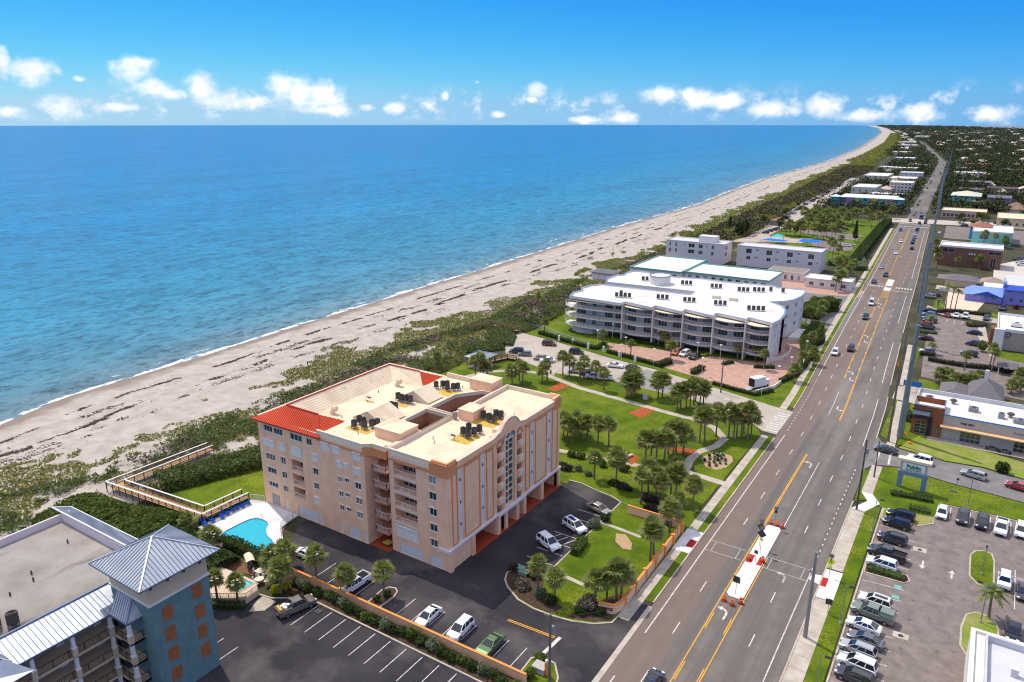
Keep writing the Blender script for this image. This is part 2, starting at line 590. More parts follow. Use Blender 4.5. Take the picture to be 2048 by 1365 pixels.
M_sand = mat('sand', lin((188,178,165)),.95, col2=lin((166,157,146)), scale=.25, bump=.5, bscale=2.5,
    extra=lambda nt, s, g: sand_extra(nt, s, g))
def build_sea():
 """polar sheet reaching the 15 km horizon; attribute 'offshore' = metres from the waterline"""
 az = np.radians(np.concatenate([np.linspace(-175,-86,12, endpoint=False), np.linspace(-86,12,300), np.linspace(14,184,24)]))
 r = np.concatenate([[0], np.geomspace(60,900,170), np.geomspace(960,15200,46)])
 A, R = np.meshgrid(az, r)
 X, Y = R * np.sin(A), R * np.cos(A)
 n, k = X.shape
 V = np.stack([X.ravel(), Y.ravel(), np.full(X.size, SEA_Z)],1)
 F = [(i * k + j, i * k + j + 1,(i + 1) * k + j + 1,(i + 1) * k + j) for i in range(n - 1) for j in range(k - 1)]
 me = bpy.data.meshes.new('sea')
 me.from_pydata(V.tolist(),[], F)
 at = me.attributes.new('offshore', 'FLOAT', 'POINT')
 off = interp(SHORE, V[:, 1]) - V[:, 0]
 at.data.foreach_set('value', off.astype(np.float32))
 m = bpy.data.materials.new('sea_water')
 m.use_nodes = True
 nt = m.node_tree
 L = nt.links
 b = nt.nodes['Principled BSDF']
 g = nt.nodes.new('ShaderNodeNewGeometry')
 a = nt.nodes.new('ShaderNodeAttribute')
 a.attribute_name = 'offshore'
 wob = nt.nodes.new('ShaderNodeMath'); wob.operation = 'MULTIPLY_ADD'
 wob.inputs[1].default_value = 9.0
 L.new(tex(nt, g, .035,4, lo=.2, hi=.8), wob.inputs[0])
 L.new(a.outputs['Fac'], wob.inputs[2])
 rp = nt.nodes.new('ShaderNodeValToRGB')
 mr = nt.nodes.new('ShaderNodeMapRange')
 mr.inputs['From Max'].default_value = 1500
 pw = nt.nodes.new('ShaderNodeMath'); pw.operation = 'POWER'; pw.inputs[1].default_value = .42
 L.new(wob.outputs[0], mr.inputs['Value'])
 L.new(mr.outputs[0], pw.inputs[0])
 L.new(pw.outputs[0], rp.inputs[0])
 stops = [(0.0,(.32,.31,.26)),(.10,(.2,.3,.31)),(.19,(.10,.28,.36)),(.31,(.045,.28,.42)),(.52,(.016,.25,.48)),(1.0,(.009,.23,.50))]
 while len(rp.color_ramp.elements) < len(stops):
  rp.color_ramp.elements.new(.5)
 for e, (p, c) in zip(rp.color_ramp.elements, stops):
  e.position, e.color = p, (*c, 1)
 streak = mixnode(nt, tex(nt, g, .012,5,(1,.22,1),.42,.62), rp.outputs[0], mixnode(nt, .20, rp.outputs[0],(.02,.05,.1,1)))
 for sc, k, lo in ((.035,.16,.46),(.13,.36,.48),(.42,.6,.5)):
  streak = mixnode(nt, tex(nt, g, sc, 4,(1,.6,1), lo, lo + .16), streak, mixnode(nt, k, streak, (.012,.035,.06,1)))  # light and dark of ripples painted into the water colour
 streak = mixnode(nt, tex(nt, g, .3,4,(1,.6,1),.64,.74), streak, mixnode(nt, .25, streak, (.35,.5,.55,1)))  # pale wave glints painted into the colour
 def foam_band(c, w):
  d = nt.nodes.new('ShaderNodeMath'); d.operation = 'COMPARE'
  d.inputs[1].default_value, d.inputs[2].default_value = c, w
  L.new(wob.outputs[0], d.inputs[0])
  return d.outputs[0]
 def mul(p, q):
  n_ = nt.nodes.new('ShaderNodeMath'); n_.operation = 'MULTIPLY'
  L.new(p, n_.inputs[0]); L.new(q, n_.inputs[1])
  return n_.outputs[0]
 f1 = mul(foam_band(3.6,2.5), tex(nt, g, .45,6,(1,.6,1),.40,.54))
 f2 = mul(foam_band(9.0,.9), tex(nt, g, .22,6,(1,.5,1),.56,.66))
 f3 = mul(foam_band(17., .6), tex(nt, g, .2,6,(1,.5,1),.64,.70))
 mx = nt.nodes.new('ShaderNodeMath'); mx.operation = 'MAXIMUM'
 L.new(f1, mx.inputs[0]); L.new(f2, mx.inputs[1])
 mx2 = nt.nodes.new('ShaderNodeMath'); mx2.operation = 'MAXIMUM'
 L.new(mx.outputs[0], mx2.inputs[0]); L.new(f3, mx2.inputs[1])
 col = mixnode(nt, mx2.outputs[0], streak, (.80,.82,.80,1))
 L.new(col, b.inputs['Base Color'])
 b.inputs['Roughness'].default_value = .32
 b.inputs['IOR'].default_value = 1.33
 b.inputs['Specular IOR Level'].default_value = .16
 bp = nt.nodes.new('ShaderNodeBump')
 bp.inputs['Strength'].default_value = .75
 bp.inputs['Distance'].default_value = 1.5
 w1 = tex(nt, g, .16,6,(.75,.35,1),.2,.8,.62)
 L.new(w1, bp.inputs['Height'])
 L.new(bp.outputs[0], b.inputs['Normal'])
 me.materials.append(m)
 o = bpy.data.objects.new('sea', me)
 COL.objects.link(o)
 o['kind'] = 'structure'
build_sea()
def station_grid(name, ys, cols, m):
 """cols: list of (x(y) array, z array)"""
 k = len(cols)
 V, F = [],[]
 for i, y in enumerate(ys):
  for (xs, zs) in cols:
   V.append((xs[i], y, zs[i]))
 for i in range(len(ys) - 1):
  for j in range(k - 1):
   F.append((i * k + j, i * k + j + 1,(i + 1) * k + j + 1,(i + 1) * k + j))
 me = bpy.data.meshes.new(name)
 me.from_pydata(V, [], F)
 me.materials.append(m)
 me.polygons.foreach_set('use_smooth', [True] * len(me.polygons))
 o = bpy.data.objects.new(name, me)
 COL.objects.link(o)
 o['kind'] = 'structure'
 return o
ys = np.concatenate([np.arange(-400,600,5.), np.geomspace(600,13900,90)])
sx, dx = interp(SHORE, ys), interp(DUNE, ys)
def frac(t, z, nz=.0):
 return (sx + (dx - sx) * t, z + nz * (fbm(ys / 14, ys * 0 + t * 9,5) - .5))
one = np.ones_like(ys)
station_grid('beach', ys, [(sx - 40, one * -4.5), frac(0,-1.6 * one), frac(.16,-1.02 * one, .25), frac(.32,-.72 * one, .35), frac(.5,-.45 * one, .5), frac(.7,-.2 * one, .5), frac(.86,.05 * one, .4),
       frac(1.0,.18 * one, .5),(dx + 12,.2 + .7 * (fbm(ys / 9, ys * 0 + 3,9) - .5)),(dx + 26,.16 + .3 * (fbm(ys / 9, ys * 0 + 5,9) - .5)),(dx + 34,-.25 * one)], M_sand)
M_soil = mat('soil', lin((84,78,58)),.95, col2=lin((50,58,32)), scale=.08, bump=.4, bscale=1.0)
rx = np.interp(ys, [-400,5500,7050,9000,11600,13900],[6500,5200,260,100,-640,-1450])
station_grid('ground', ys, [(dx + 28,-.05 * one),(dx + 40,-.05 * one),(np.minimum(dx + 180, rx - 1),-.05 * one),(rx, -.05 * one),(rx + 20,-3 * one)], M_soil)
# ================================================================ highway
SHIFT = [(-300,0),(165,0),(195,-.9),(225,-2.6),(300,-6.3),(380,-9.8),(500,-15.8),(619,-21.6),(738,-27),(1024,-38),(1540,-61),(1880,-96),(2416,-152),(3200,-240),(6000,-560)]
def rx_(x, y):
 return x + float(interp(SHIFT, y))
def road_extra(nt, s, g):
 L = nt.links
 s = mixnode(nt, tex(nt, g, .55,4,(1,.02,1),.40,.62), s, lin((104,98,94)))     # wheel-path wear along the lanes
 s = mixnode(nt, tex(nt, g, .05,5,(1,.25,1),.52,.66), s, lin((134,127,121)))
 sep = nt.nodes.new('ShaderNodeSeparateXYZ')
 L.new(g.outputs['Position'], sep.inputs[0])
 mr = nt.nodes.new('ShaderNodeMapRange')                                                # browner resurfaced lanes on the sea side
 mr.inputs['From Min'].default_value, mr.inputs['From Max'].default_value = -27.4,-27.9
 L.new(sep.outputs[0], mr.inputs['Value'])
 m2 = nt.nodes.new('ShaderNodeMapRange')
 m2.inputs['From Min'].default_value, m2.inputs['From Max'].default_value = 560,540
 L.new(sep.outputs[1], m2.inputs['Value'])
 mm = nt.nodes.new('ShaderNodeMath'); mm.operation = 'MULTIPLY'
 L.new(mr.outputs[0], mm.inputs[0]); L.new(m2.outputs[0], mm.inputs[1])
 s = mixnode(nt, mm.outputs[0], s, mixnode(nt, .55, s, lin((128,108,96))))
 return s
M_road = mat('road_asphalt', lin((124,117,108)),.88, col2=lin((110,104,96)), scale=.35, bump=.25, bscale=12, extra=road_extra)
M_conc = mat('concrete', lin((196,186,170)),.85, col2=lin((172,160,144)), scale=.5, bump=.2, bscale=8)
M_newconc = mat('new_concrete', lin((232,230,226)),.8, col2=lin((216,214,210)), scale=.8)
M_white = mat('white_paint', lin((226,222,216)),.7, col2=lin((176,170,164)), scale=1.6)
M_worn = mat('worn_white_paint', lin((196,192,186)),.8, col2=lin((150,146,140)), scale=2.2)
M_yellow = mat('yellow_paint', lin((238,176,36)),.7, col2=lin((214,152,40)), scale=1.0)
M_grass = mat('grass', lin((98,120,10)),.95, col2=lin((66,90,6)), scale=.22, bump=.7, bscale=5, detail=8,
    extra=lambda nt, s, g: mixnode(nt, tex(nt, g, 3.0,6, lo=.45, hi=.7), s, mixnode(nt, tex(nt, g, .10,6, lo=.44, hi=.62), lin((80,98,6)), lin((150,146,46)))))
M_drygrass = mat('dry_grass', lin((122,140,50)),.95, col2=lin((150,144,84)), scale=.3, bump=.7, bscale=5, detail=8, thr=(.42,.62))
def xs_line(x, y0, y1, step=12.):
 k = max(1, int(abs(y1 - y0) / step))
 return [(rx_(x, y0 + (y1 - y0) * i / k), y0 + (y1 - y0) * i / k) for i in range(k + 1)]
def band(mb, x0, x1, y0, y1, z, step=12.):
 k = max(1, int(math.ceil(abs(y1 - y0) / step)))
 for i in range(k):
  a, b = y0 + (y1 - y0) * i / k, y0 + (y1 - y0) * (i + 1) / k
  mb.poly([(rx_(x0, a), a, z),(rx_(x1, a), a, z),(rx_(x1, b), b, z),(rx_(x0, b), b, z)])
 return mb
def slab(mb, x0, x1, y0, y1, z0, z1, step=12.):
 k = max(1, int(math.ceil(abs(y1 - y0) / step)))
 for i in range(k):
  a, b = y0 + (y1 - y0) * i / k, y0 + (y1 - y0) * (i + 1) / k
  P = [(rx_(x0, a), a),(rx_(x1, a), a),(rx_(x1, b), b),(rx_(x0, b), b)]
  mb.prism(P, z0, z1)
 return mb
R = MB()
band(R, -33.4,-13.5,-60,620,.03,12)
band(R, -30,-18,620,1540,.03,60)
band(R, -29,-18.5,1540,3200,.03,120)
road = struct(R, 'road', M_road)
def mark(name, P, m, z=.036, parent=None):
 o = MB().sheet(P, z).build(name, m, parent or road)
 return o
def marks_line(name, x, w, y0, y1, m, z=.036, step=14.):
 mb = MB()
 band(mb, x - w / 2, x + w / 2, y0, y1, z, step)
 return mb.build(name, m, road)
for x, a, b in ((-31.9,84,166),(-31.9,214,560),(-31.9,-40,74),(-15.2,-40,112),(-15.6,169,203),(-15.6,217,262),(-15.8,290,340),(-15.8,380,560)):
 marks_line('edge_line', x, .18, a, b, M_white)
for x, a, b in ((-15.2,113,157),(-31.9,169,213)):
 y = a
 while y < b:
  mark('dotted_line', [(rx_(x - .1, y), y),(rx_(x + .1, y), y),(rx_(x + .1, y), y + .7),(rx_(x - .1, y), y + .7)], M_white)
  y += 2.1
for x in (-28.55,-18.65):
 y = -30.0
 while y < 640:
  if not (107 < y < 114) and not (x > -20 and 330 < y < 356):
   yy = y + (3.2 if x > -20 else 0)
   mark('lane_dash', [(rx_(x - .08, yy), yy),(rx_(x + .08, yy), yy),(rx_(x + .08, yy + 3), yy + 3),(rx_(x - .08, yy + 3), yy + 3)], M_white)
  y += 11.6
for x, a, b in ((-25.35,-40,124),(-22.15,-40,113),(-25.5,124,158),(-25.25,124,158),(-22.2,182,212),(-22.45,182,212)):
 marks_line('yellow_line', x, .15, a, b, M_yellow)
for x, a, b in ((-25.3,216,330),(-22.2,212,330),(-25.3,348,372),(-22.2,348,372),(-25.3,380,560),(-24.9,470,560)):
 marks_line('yellow_line', x, .16, a, b, M_yellow)
for x in (-25.08,-22.42):
 y = -20.0
 while y < 106:
  mark('yellow_dash', [(x - .075, y),(x + .075, y),(x + .075, y + 4),(x - .075, y + 4)], M_yellow)
  y += 12.2
 y = 216.0
 while y < 325:
  mark('yellow_dash', [(rx_(x - .08, y), y),(rx_(x + .08, y), y),(rx_(x + .08, y + 3), y + 3),(rx_(x - .08, y + 3), y + 3)], M_yellow)
  y += 9
for x, a, b in ((-22.25,124,155),(-25.25,184,203)):
 marks_line('turn_lane_line', x, .14, a, b, M_white)
def turn_arrow(x, y, flip, s=1.0, m=M_white):
 """curved left-turn arrow: stem, bend and head"""
 mb = MB()
 c, sg = [],(1 if flip else -1)
 pts = [(0.25,-1.7),(0.25,.1),(.05,.6),(-.35,.9),(-.7,1.0)]
 for i in range(len(pts) - 1):
  (ax, ay),(bx, by) = pts[i], pts[i + 1]
  d = math.hypot(bx - ax, by - ay)
  nx, ny = -(by - ay) / d * .16,(bx - ax) / d * .16
  q = [(ax + nx, ay + ny),(ax - nx, ay - ny),(bx - nx, by - ny),(bx + nx, by + ny)]
  mb.sheet([(rx_(x, y) + sg * -u * s, y + sg * -v * s) for u, v in q],.036 + .0002 * i)
 mb.sheet([(rx_(x, y) + sg * -u * s, y + sg * -v * s) for u, v in ((-.65,.45),(-.65,1.55),(-1.5,1.0))],.0372)
 return mb.build('turn_arrow', m, road)
for (x, y, f) in ((-23.7,94.5, False),(-23.7,153, False),(-23.8,190, True),(-23.6,215.5, True),(-23.8,221.5, False),(-23.8,258, True),(-23.8,265, False),(-23.8,312, True),(-23.8,318, False),(-23.8,442, False)):
 turn_arrow(x, y, f, .95)
turn_arrow(-18.6,108.4, False, .9, M_worn)
for (x0, x1) in ((-31.8,-25.8),(-22.4,-15.4)):
 for y in (109.4,112.8):
  mark('crossing_outline', [(x0, y),(x1, y),(x1, y + .14),(x0, y + .14)], M_worn, .0365)
 for x in (x0 + .9, x1 - .9):
  mark('crossing_outline', [(x, 109.6),(x + .13,109.6),(x + .13,112.7),(x, 112.7)], M_worn, .037)
for k in range(6):
 y0 = 353.0
 for xa in (-31.2,-20.9):
  x = xa + k * 1.15
  mark('crossing_block', [(rx_(x, y0), y0),(rx_(x + .6, y0), y0),(rx_(x + .6, y0), y0 + 3),(rx_(x, y0), y0 + 3)], M_white)
for (x0, x1, y) in ((-31.8,-25.6,360),(-21.8,-15.8,347),(-31.6,-20,566),(-21.6,-15.8,556)):
 mark('stop_bar', [(rx_(x0, y), y),(rx_(x1, y), y),(rx_(x1, y), y + .6),(rx_(x0, y), y + .6)], M_white)
for k in range(7):
 y = 331 + k * 2.2
 mark('hatch_bar', [(rx_(-25.2, y), y),(rx_(-22.3, y), y + .6),(rx_(-22.3, y), y + 1.1),(rx_(-25.2, y), y + .5)], M_yellow, .0365)
for k in range(18):                                            # ladder crossings at the far lights
 for yy in (574,590):
  x = -32.6 + k * 1.1
  mark('crossing_block', [(rx_(x, yy), yy),(rx_(x + .5, yy), yy),(rx_(x + .5, yy), yy + 3),(rx_(x, yy), yy + 3)], M_white)
for k in range(9):
 y = 166.5 + k * 1.5
 mark('crossing_bar', [(-36.9, y),(-33.8, y - .3),(-33.8, y + .35),(-36.9, y + .65)], M_white, .066)
K = MB()
for x, a, b in ((-33.55,91,163),(-33.55,184,560),(-33.55,-60,62),(-13.35,-60,141),(-13.45,175,206),(-13.45,216,262),(-13.45,276,560)):
 slab(K, x - .12, x + .12, a, b, -.05,.14)
struct(K, 'kerb', M_conc)
struct(MB().sheet([(-60,596),(60,612),(60,640),(-62,622)],.041), 'cross_street', mat('pale_asphalt', lin((196,186,172)),.9, col2=lin((178,168,156)), scale=.2))
def walk(name, x0, x1, y0, y1, z=.10, seg=3.0):
 k = max(1, int(round((y1 - y0) / seg)))
 base = None
 par = MB()
 slab(par, x0 + .02, x1 - .02, y0, y1,-.05, z - .03)
 base = struct(par, name, mat('joint_concrete', lin((150,140,126)),.9))
 for i in range(k):
  a, b = y0 + (y1 - y0) * i / k, y0 + (y1 - y0) * (i + 1) / k
  p = MB().prism([(rx_(x0, a), a + .02),(rx_(x1, a), a + .02),(rx_(x1, b), b - .02),(rx_(x0, b), b - .02)], z - .03, z)
  p.build('paving_slab', M_conc, base)
 return base
walk('sidewalk', -36.5,-34.9,85,163)
walk('sidewalk', -36.6,-34.9,182,330)
walk('sidewalk', -36.6,-34.9,330,560, seg=10)
walk('sidewalk', -13.2,-10.85,50,105.8)
walk('sidewalk', -13.2,-10.85,115,138)
walk('sidewalk', -12.6,-10.6,146,160)
walk('sidewalk', -11.2,-9.4,172,204)
walk('sidewalk', -11.3,-9.5,218,262)
struct(MB().prism([(-13.2,138),(-10.85,138),(-8.9,142.5),(-10.6,146),(-12.6,146),(-11,142.5)],-.05,.10), 'footpath_bend', M_newconc)
struct(MB().prism([(-13.3,106),(-10.75,106),(-10.75,114.6),(-13.3,114.6)],-.05,.105), 'footpath_landing', M_newconc)
struct(MB().prism([(-36.6,106.6),(-33.5,106.6),(-33.5,114.2),(-36.6,114.2)],-.05,.106), 'footpath_landing', M_newconc)
M_redmat = mat('red_tactile', lin((190,40,36)),.7, col2=lin((160,36,34)), scale=2)
struct(MB().prism([(-34.9,108.5),(-33.6,108.5),(-33.6,111),(-34.9,111)],.106,.125), 'tactile_paving', M_redmat)
struct(MB().prism([(-13.25,109.3),(-12.4,109.3),(-12.4,111.9),(-13.25,111.9)],.105,.125), 'tactile_paving', M_redmat)
struct(MB().sheet([(-15.1,110.2),(-13.5,109.6),(-13.5,112.3),(-14.9,112)],.039), 'concrete_patch', M_newconc)
ISL = [(-25.0,99.6),(-24.4,98.9),(-22.9,98.9),(-22.35,99.6),(-22.35,122.3),(-22.8,123.2),(-24.5,123.3),(-25.0,122.6)]
struct(MB().prism([(x, y) for x, y in ISL],0,.17), 'traffic_island', M_newconc)
for x0, x1 in ((-24.95,-24.0),(-23.2,-22.4)):
 struct(MB().prism([(x0,109.4),(x1,109.4),(x1,112.0),(x0,112.0)],.17,.19), 'tactile_paving', M_redmat)
struct(MB().prism([(-25.1,350),(-22.3,350),(-22.3,352),(-25.1,352)],0,.02), 'island_gap', M_conc)
IB = MB()
slab(IB, -25.0,-22.5,345.6,352.6,0,.16)
slab(IB, -25.0,-22.5,356.4,372,0,.16)
struct(IB, 'traffic_island', M_newconc)
# ================================================================ verges, lawns, lots
def lawn(P, z=.05, m=None, name='lawn'):
 return struct(MB().sheet(P, z), name, m or M_grass)
def kerb_loop(P, w=.25, z=.15, closed=True):
 Q = list(P) + ([P[0]] if closed else [])
 return struct(MB().strip(Q, w, -.02, z), 'kerb', M_conc)
V1 = MB(); band(V1,-34.9,-33.65,91,163,.06); struct(V1, 'verge', M_grass)
V1 = MB(); band(V1,-34.9,-33.65,184,560,.06); struct(V1, 'verge', M_grass)
V1 = MB(); band(V1,-38.6,-36.5,84,120,.05); struct(V1, 'verge', M_grass)
V1 = MB(); band(V1,-10.85,-8.6,40,141,.07); struct(V1, 'verge', M_grass)
lawn([(-13.2,141),(-11.4,143),(-12.6,146),(-12.6,157),(-13.6,156)],.08)
lawn([(-10.6,146),(-8.6,141),(-8.4,141.4),(.3,142.4),(1.2,149.5),(20,150),(30,155.5),(10,158.4),(1.2,159.4),(-7.6,161.6),(-10.6,160)],.085)
lawn([(-13.3,178),(-11.2,175),(-11.2,204),(-13.3,205)],.08)
lawn([(-9.4,173),(-7.6,176.5),(-4,186),(-8.2,190),(-8.2,203),(-9.4,204)],.08)
lawn([(-13.3,218),(-11.4,218),(-11.6,262),(-13.3,262)],.08)
lawn([(-9.4,219.5),(30,208),(30,214),(-7,226),(-9.4,227)],.08, M_grass)
lawn([(-8.8,172.5),(0.2,170.6),(7.2,171.6),(30,166),(30,174),(14.5,178.8),(-1.7,183.6),(-4.8,184.2),(-8,176)],.085, M_drygrass)
M_lotnew = mat('fresh_asphalt', lin((66,63,66)),.9, col2=lin((48,46,50)), scale=.12, bump=.2, bscale=10,
    extra=lambda nt, s, g: mixnode(nt, tex(nt, g, .9,4, lo=.68, hi=.74), mixnode(nt, tex(nt, g, .09,7, lo=.5, hi=.75), s, lin((104,97,93))), lin((40,39,41))))
M_lotold = mat('car_park_asphalt', lin((140,128,121)),.9, col2=lin((116,106,101)), scale=.5, bump=.25, bscale=14, detail=9,
    extra=lambda nt, s, g: mixnode(nt, tex(nt, g, .7,5, lo=.62, hi=.72), s, lin((92,85,82))))
M_lotpale = mat('sandy_asphalt', lin((188,176,160)),.92, col2=lin((168,158,146)), scale=.15, bump=.2, bscale=10)
M_mulch = mat('mulch', lin((94,74,58)),.95, col2=lin((62,48,38)), scale=2.5, bump=.8, bscale=12)
M_redmulch = mat('red_mulch', lin((186,98,52)),.95, col2=lin((150,74,40)), scale=3, bump=.8, bscale=12)
M_brick = mat('brick_paving', lin((196,160,142)),.9, col2=lin((172,134,118)), scale=.7, bump=.2, bscale=10, detail=8)
LOT1 = [(-97.5,79.3),(-92.8,72.2),(-88.8,69.0),(-86.8,66.3),(-40.5,66.3),(-37.2,62.0),(-33.4,62.0),(-33.4,91),(-36,93),(-51,120),(-63,120),(-63,117),(-76,96),(-84,90)]
lot1 = struct(MB().sheet(LOT1,.02), 'car_park', M_lotnew)
lot2 = struct(MB().sheet([(-92,30),(-36,30),(-36,62),(-40.6,63.6),(-77.5,63.6),(-80,62.2),(-83,60),(-91,58.6)],.021), 'car_park', M_lotnew)
def stripe(parent, a, b, w=.13, m=None, z=.027):
 a, b = Vector(a), Vector(b)
 d = (b - a).normalized()
 q = Vector((-d.y, d.x)) * (w / 2)
 return MB().sheet([a + q, b + q, b - q, a - q], z).build('stall_line', m or M_white, parent)
for k in range(13):
 x = -75.7 + 2.9 * k
 stripe(lot2,(x, 57.6),(x, 62.9))
for x in (-81.6,-78.7,-72.85,-64.45,-61.6,-58.8,-55.9,-53.05,-50.2,-47.35,-44.4):
 stripe(lot1,(x, 67.2),(x, 72.2))
for y in (88.0,91.2,94.4,97.3,100.4,103.4,106.4,109.5,112.6):
 stripe(lot1,(-56.2, y),(-51.2, y))
for k in range(3):
 stripe(lot1,(-56.0 + k * 1.6,97.6),(-54.8 + k * 1.6,100.2),.16)
for x in (-84.6,-81.4,-78.2):
 stripe(lot2,(x, 45.5),(x, 50.5))
stripe(lot1,(-49.9,75.9),(-42.2,76.3),.14, M_yellow); stripe(lot1,(-49.9,75.6),(-42.2,76.0),.14, M_yellow, .0272)
stripe(lot1,(-41.6,76.6),(-42.0,71.9),.55)
mark('drive_edge', [(-34.0,62),(-33.2,62),(-33.2,90),(-33.9,90)], M_conc, .045, lot1)
GARD = [(-56.4,85.4),(-55.6,83.6),(-54.3,82.3),(-51.2,80.5),(-48.1,79.9),(-45.0,80.0),(-41.9,80.5),(-38.9,81.7),(-36.8,83.4),(-36.6,86.3),(-37.3,114.0),(-48,114.2),(-50.8,116.2),(-56.5,117.9),
  (-63,118.6),(-63,120.5),(-50,119),(-50.6,110.6),(-50.8,88),(-52.5,87.0),(-55.6,87.2)]
GRD = [(-56.4,85.4),(-55.6,83.6),(-54.3,82.3),(-51.2,80.5),(-48.1,79.9),(-45.0,80.0),(-41.9,80.5),(-38.9,81.7),(-36.8,83.4),(-36.6,86.3),(-37.2,114.0),(-50.6,116.4),(-50.8,88.2),(-55.6,87.4)]
lawn(GRD, .10)
kerb_loop(GRD)
struct(MB().sheet([(-56.2,85.4),(-55.4,83.7),(-54.2,82.5),(-51.2,80.8),(-48.1,80.2),(-45.0,80.4),(-44.5,82.5),(-49,84),(-50.8,87.8),(-55.2,87.0)],.115), 'planting_bed', M_mulch)
struct(MB().sheet([(-43,80.7),(-39.2,82.0),(-37.2,83.6),(-37.4,90),(-39,90),(-41,86)],.116), 'planting_bed', M_mulch)
struct(MB().prism([(-50.4,107.2),(-42.3,106.5),(-42.3,107.3),(-50.4,108.0)],.1,.14), 'garden_path', M_conc)
struct(MB().prism([(-50.2,89.4),(-43.2,88.6),(-43.2,89.4),(-50.2,90.2)],.1,.14), 'garden_path', M_conc)
struct(MB().prism([(-46.6,105.6),(-45.0,106.2),(-42.9,104.2),(-42.2,102.2),(-43.6,101.8),(-45.6,103.2)],.1,.15), 'paved_patch', mat('tan_paving', lin((186,156,118)),.9, var=.15, scale=2))
ISL2 = [(-69.9,67.4),(-70.2,71.0),(-69.7,72.1),(-68.7,72.4),(-67.9,71.9),(-67.5,70.6),(-67.6,67.4)]
struct(MB().sheet(ISL2,.1), 'planting_bed', M_mulch); kerb_loop(ISL2)
struct(MB().sheet([(-87,63.9),(-84,61.9),(-80,62.8),(-40.9,63.7),(-40.9,66.2),(-87,65.3)],.09), 'planting_bed', M_mulch)
kerb_loop([(-91,58.8),(-83,60.2),(-79.5,62.5),(-77.4,63.3),(-49.4,63.4),(-41,63.4)], closed=False)
ENT = [(-40.9,66.4),(-42.6,67.2),(-42.8,70.8),(-41.6,71.8),(-39.6,71.6),(-38,69.6),(-36.6,66),(-35.6,61),(-40.9,61)]
lawn(ENT, .1); kerb_loop(ENT)
lawn([(-107,118),(-63,117.2),(-63,119),(-56.5,118),(-50.8,116.4),(-37.3,114.2),(-36.7,163),(-40,170),(-53,176),(-60,177.5),(-82,178),(-98,174.8),(-119,181),(-126,172),(-126,150),(-119,126)],.04, None, 'park_lawn')
lawn([(-136,72),(-113,70.2),(-110.6,76),(-107.6,79),(-107.5,118),(-118,112),(-124,95),(-132,80)],.045)
kerb_loop([(-63.2,118.8),(-60.5,119),(-56.5,117.9),(-53,117.4),(-50.6,116.3)], closed=False)
def path(P, w, m=None, z=.055, name='park_path'):
 return struct(MB().strip(P, w, z), name, m or M_conc)
path([(-119,156),(-116,164.5),(-110,170.5),(-104,172),(-99.2,171.7),(-86.7,167.6),(-72.5,165.7),(-58.8,163.8),(-53.2,163.5),(-47,161),(-43.0,156.1),(-43.5,150.8),(-45.8,146.0),(-45.9,141),(-45.1,135.9),(-41.9,135.1),(-36.4,134.6)],1.9, None, .056)
path([(-99,172),(-101,176)],3.0, None, .058)
path([(-45.2,137),(-52,133),(-60,131.5),(-72,130),(-90,128)],1.6, mat('shell_path', lin((196,180,150)),.95, var=.2, scale=1.5),.057)
for P in ([(-93.8,161.8),(-93.7,168.1),(-89.6,167.6),(-90.9,161.8)],[(-68.2,158.2),(-66.6,164.0),(-63.2,163.6),(-64.0,157.4)],[(-53.4,145.2),(-46.2,146.9),(-46.6,143.5),(-52.1,143.5)],[(-59.0,134.7),(-57.9,137.3),(-55.4,136.4),(-55.4,132.0)]):
 struct(MB().sheet(P, .062), 'mulch_patch', M_redmulch)
BED = [(-44.2,143.5),(-43.4,146.3),(-41.2,148.4),(-38.8,147.9),(-37.9,145.4),(-38.2,142),(-39.6,139.6),(-42.0,139.8)]
struct(MB().sheet(BED, .07), 'planting_bed', mat('sandy_bed', lin((190,160,128)),.95, var=.25, scale=1.2))
lot3 = struct(MB().sheet([(-130,196),(-128.5,205),(-113,202),(-91,196),(-75,193.4),(-53,187),(-40,183.2),(-33.6,181.6),(-33.6,165),(-37,165.4),(-40,168.6),(-46,172.8),(-60,176.4),(-66,176.4),(-82,178),(-98.1,174.7),(-119.9,181.0)],.05), 'car_park', M_lotpale)
struct(MB().sheet([(-77.5,192.5),(-72.6,190.5),(-62,181),(-65,176.5),(-82,178.5)],.054), 'car_park_drive', mat('grey_asphalt', lin((150,148,144)),.9, var=.15, scale=.5))
for k in range(8):
 stripe(lot3,(-116 + k * 3.1,183.6 - k * .85),(-114.8 + k * 3.1,178.6 - k * .5),.12, None, .058)
lawn([(-128,205.2),(-113,202.4),(-91,196.4),(-75,193.8),(-53,185),(-40,183.4),(-36.7,183),(-36.8,262),(-44,270),(-52,275),(-118,275),(-137,262),(-130,225),(-127,212)],.022)
lot4 = struct(MB().sheet([(-99,210.5),(-95.5,204.4),(-76.5,197.4),(-59,192.5),(-46.5,190),(-42.2,197),(-42,235),(-44,258),(-50,264),(-52,240),(-48,220),(-56,216),(-86,212)],.06), 'brick_court', M_brick)
walk('sidewalk', -50.5,-49,180,182, seg=2)
struct(MB().sheet([(-80,330),(-38,330),(-37,268),(-47,268),(-52,276),(-80,300)],.035), 'yard', mat('yard_asphalt', lin((128,126,124)),.9, var=.2, scale=.3))
struct(MB().sheet([(-82,352),(-40,340),(-40,326),(-64,322),(-82,326)],.043), 'brick_court', M_brick)
LOT5 = [(-8.2,60),(-8.2,141.2),(.2,142.4),(1.1,148.9),(30,149.6),(40,100),(30,60)]
lot5 = struct(MB().sheet(LOT5,.04), 'car_park', M_lotold)
kerb_loop([(-8.2,60),(-8.2,141.2),(.2,142.4),(1.1,149),(30,149.8)], closed=False)
for k in range(17):
 y = 88.4 + k * 3.28
 if 116 < y < 121:
  continue
 stripe(lot5,(-7.9, y),(-2.0, y + .5),.12, None, .047)
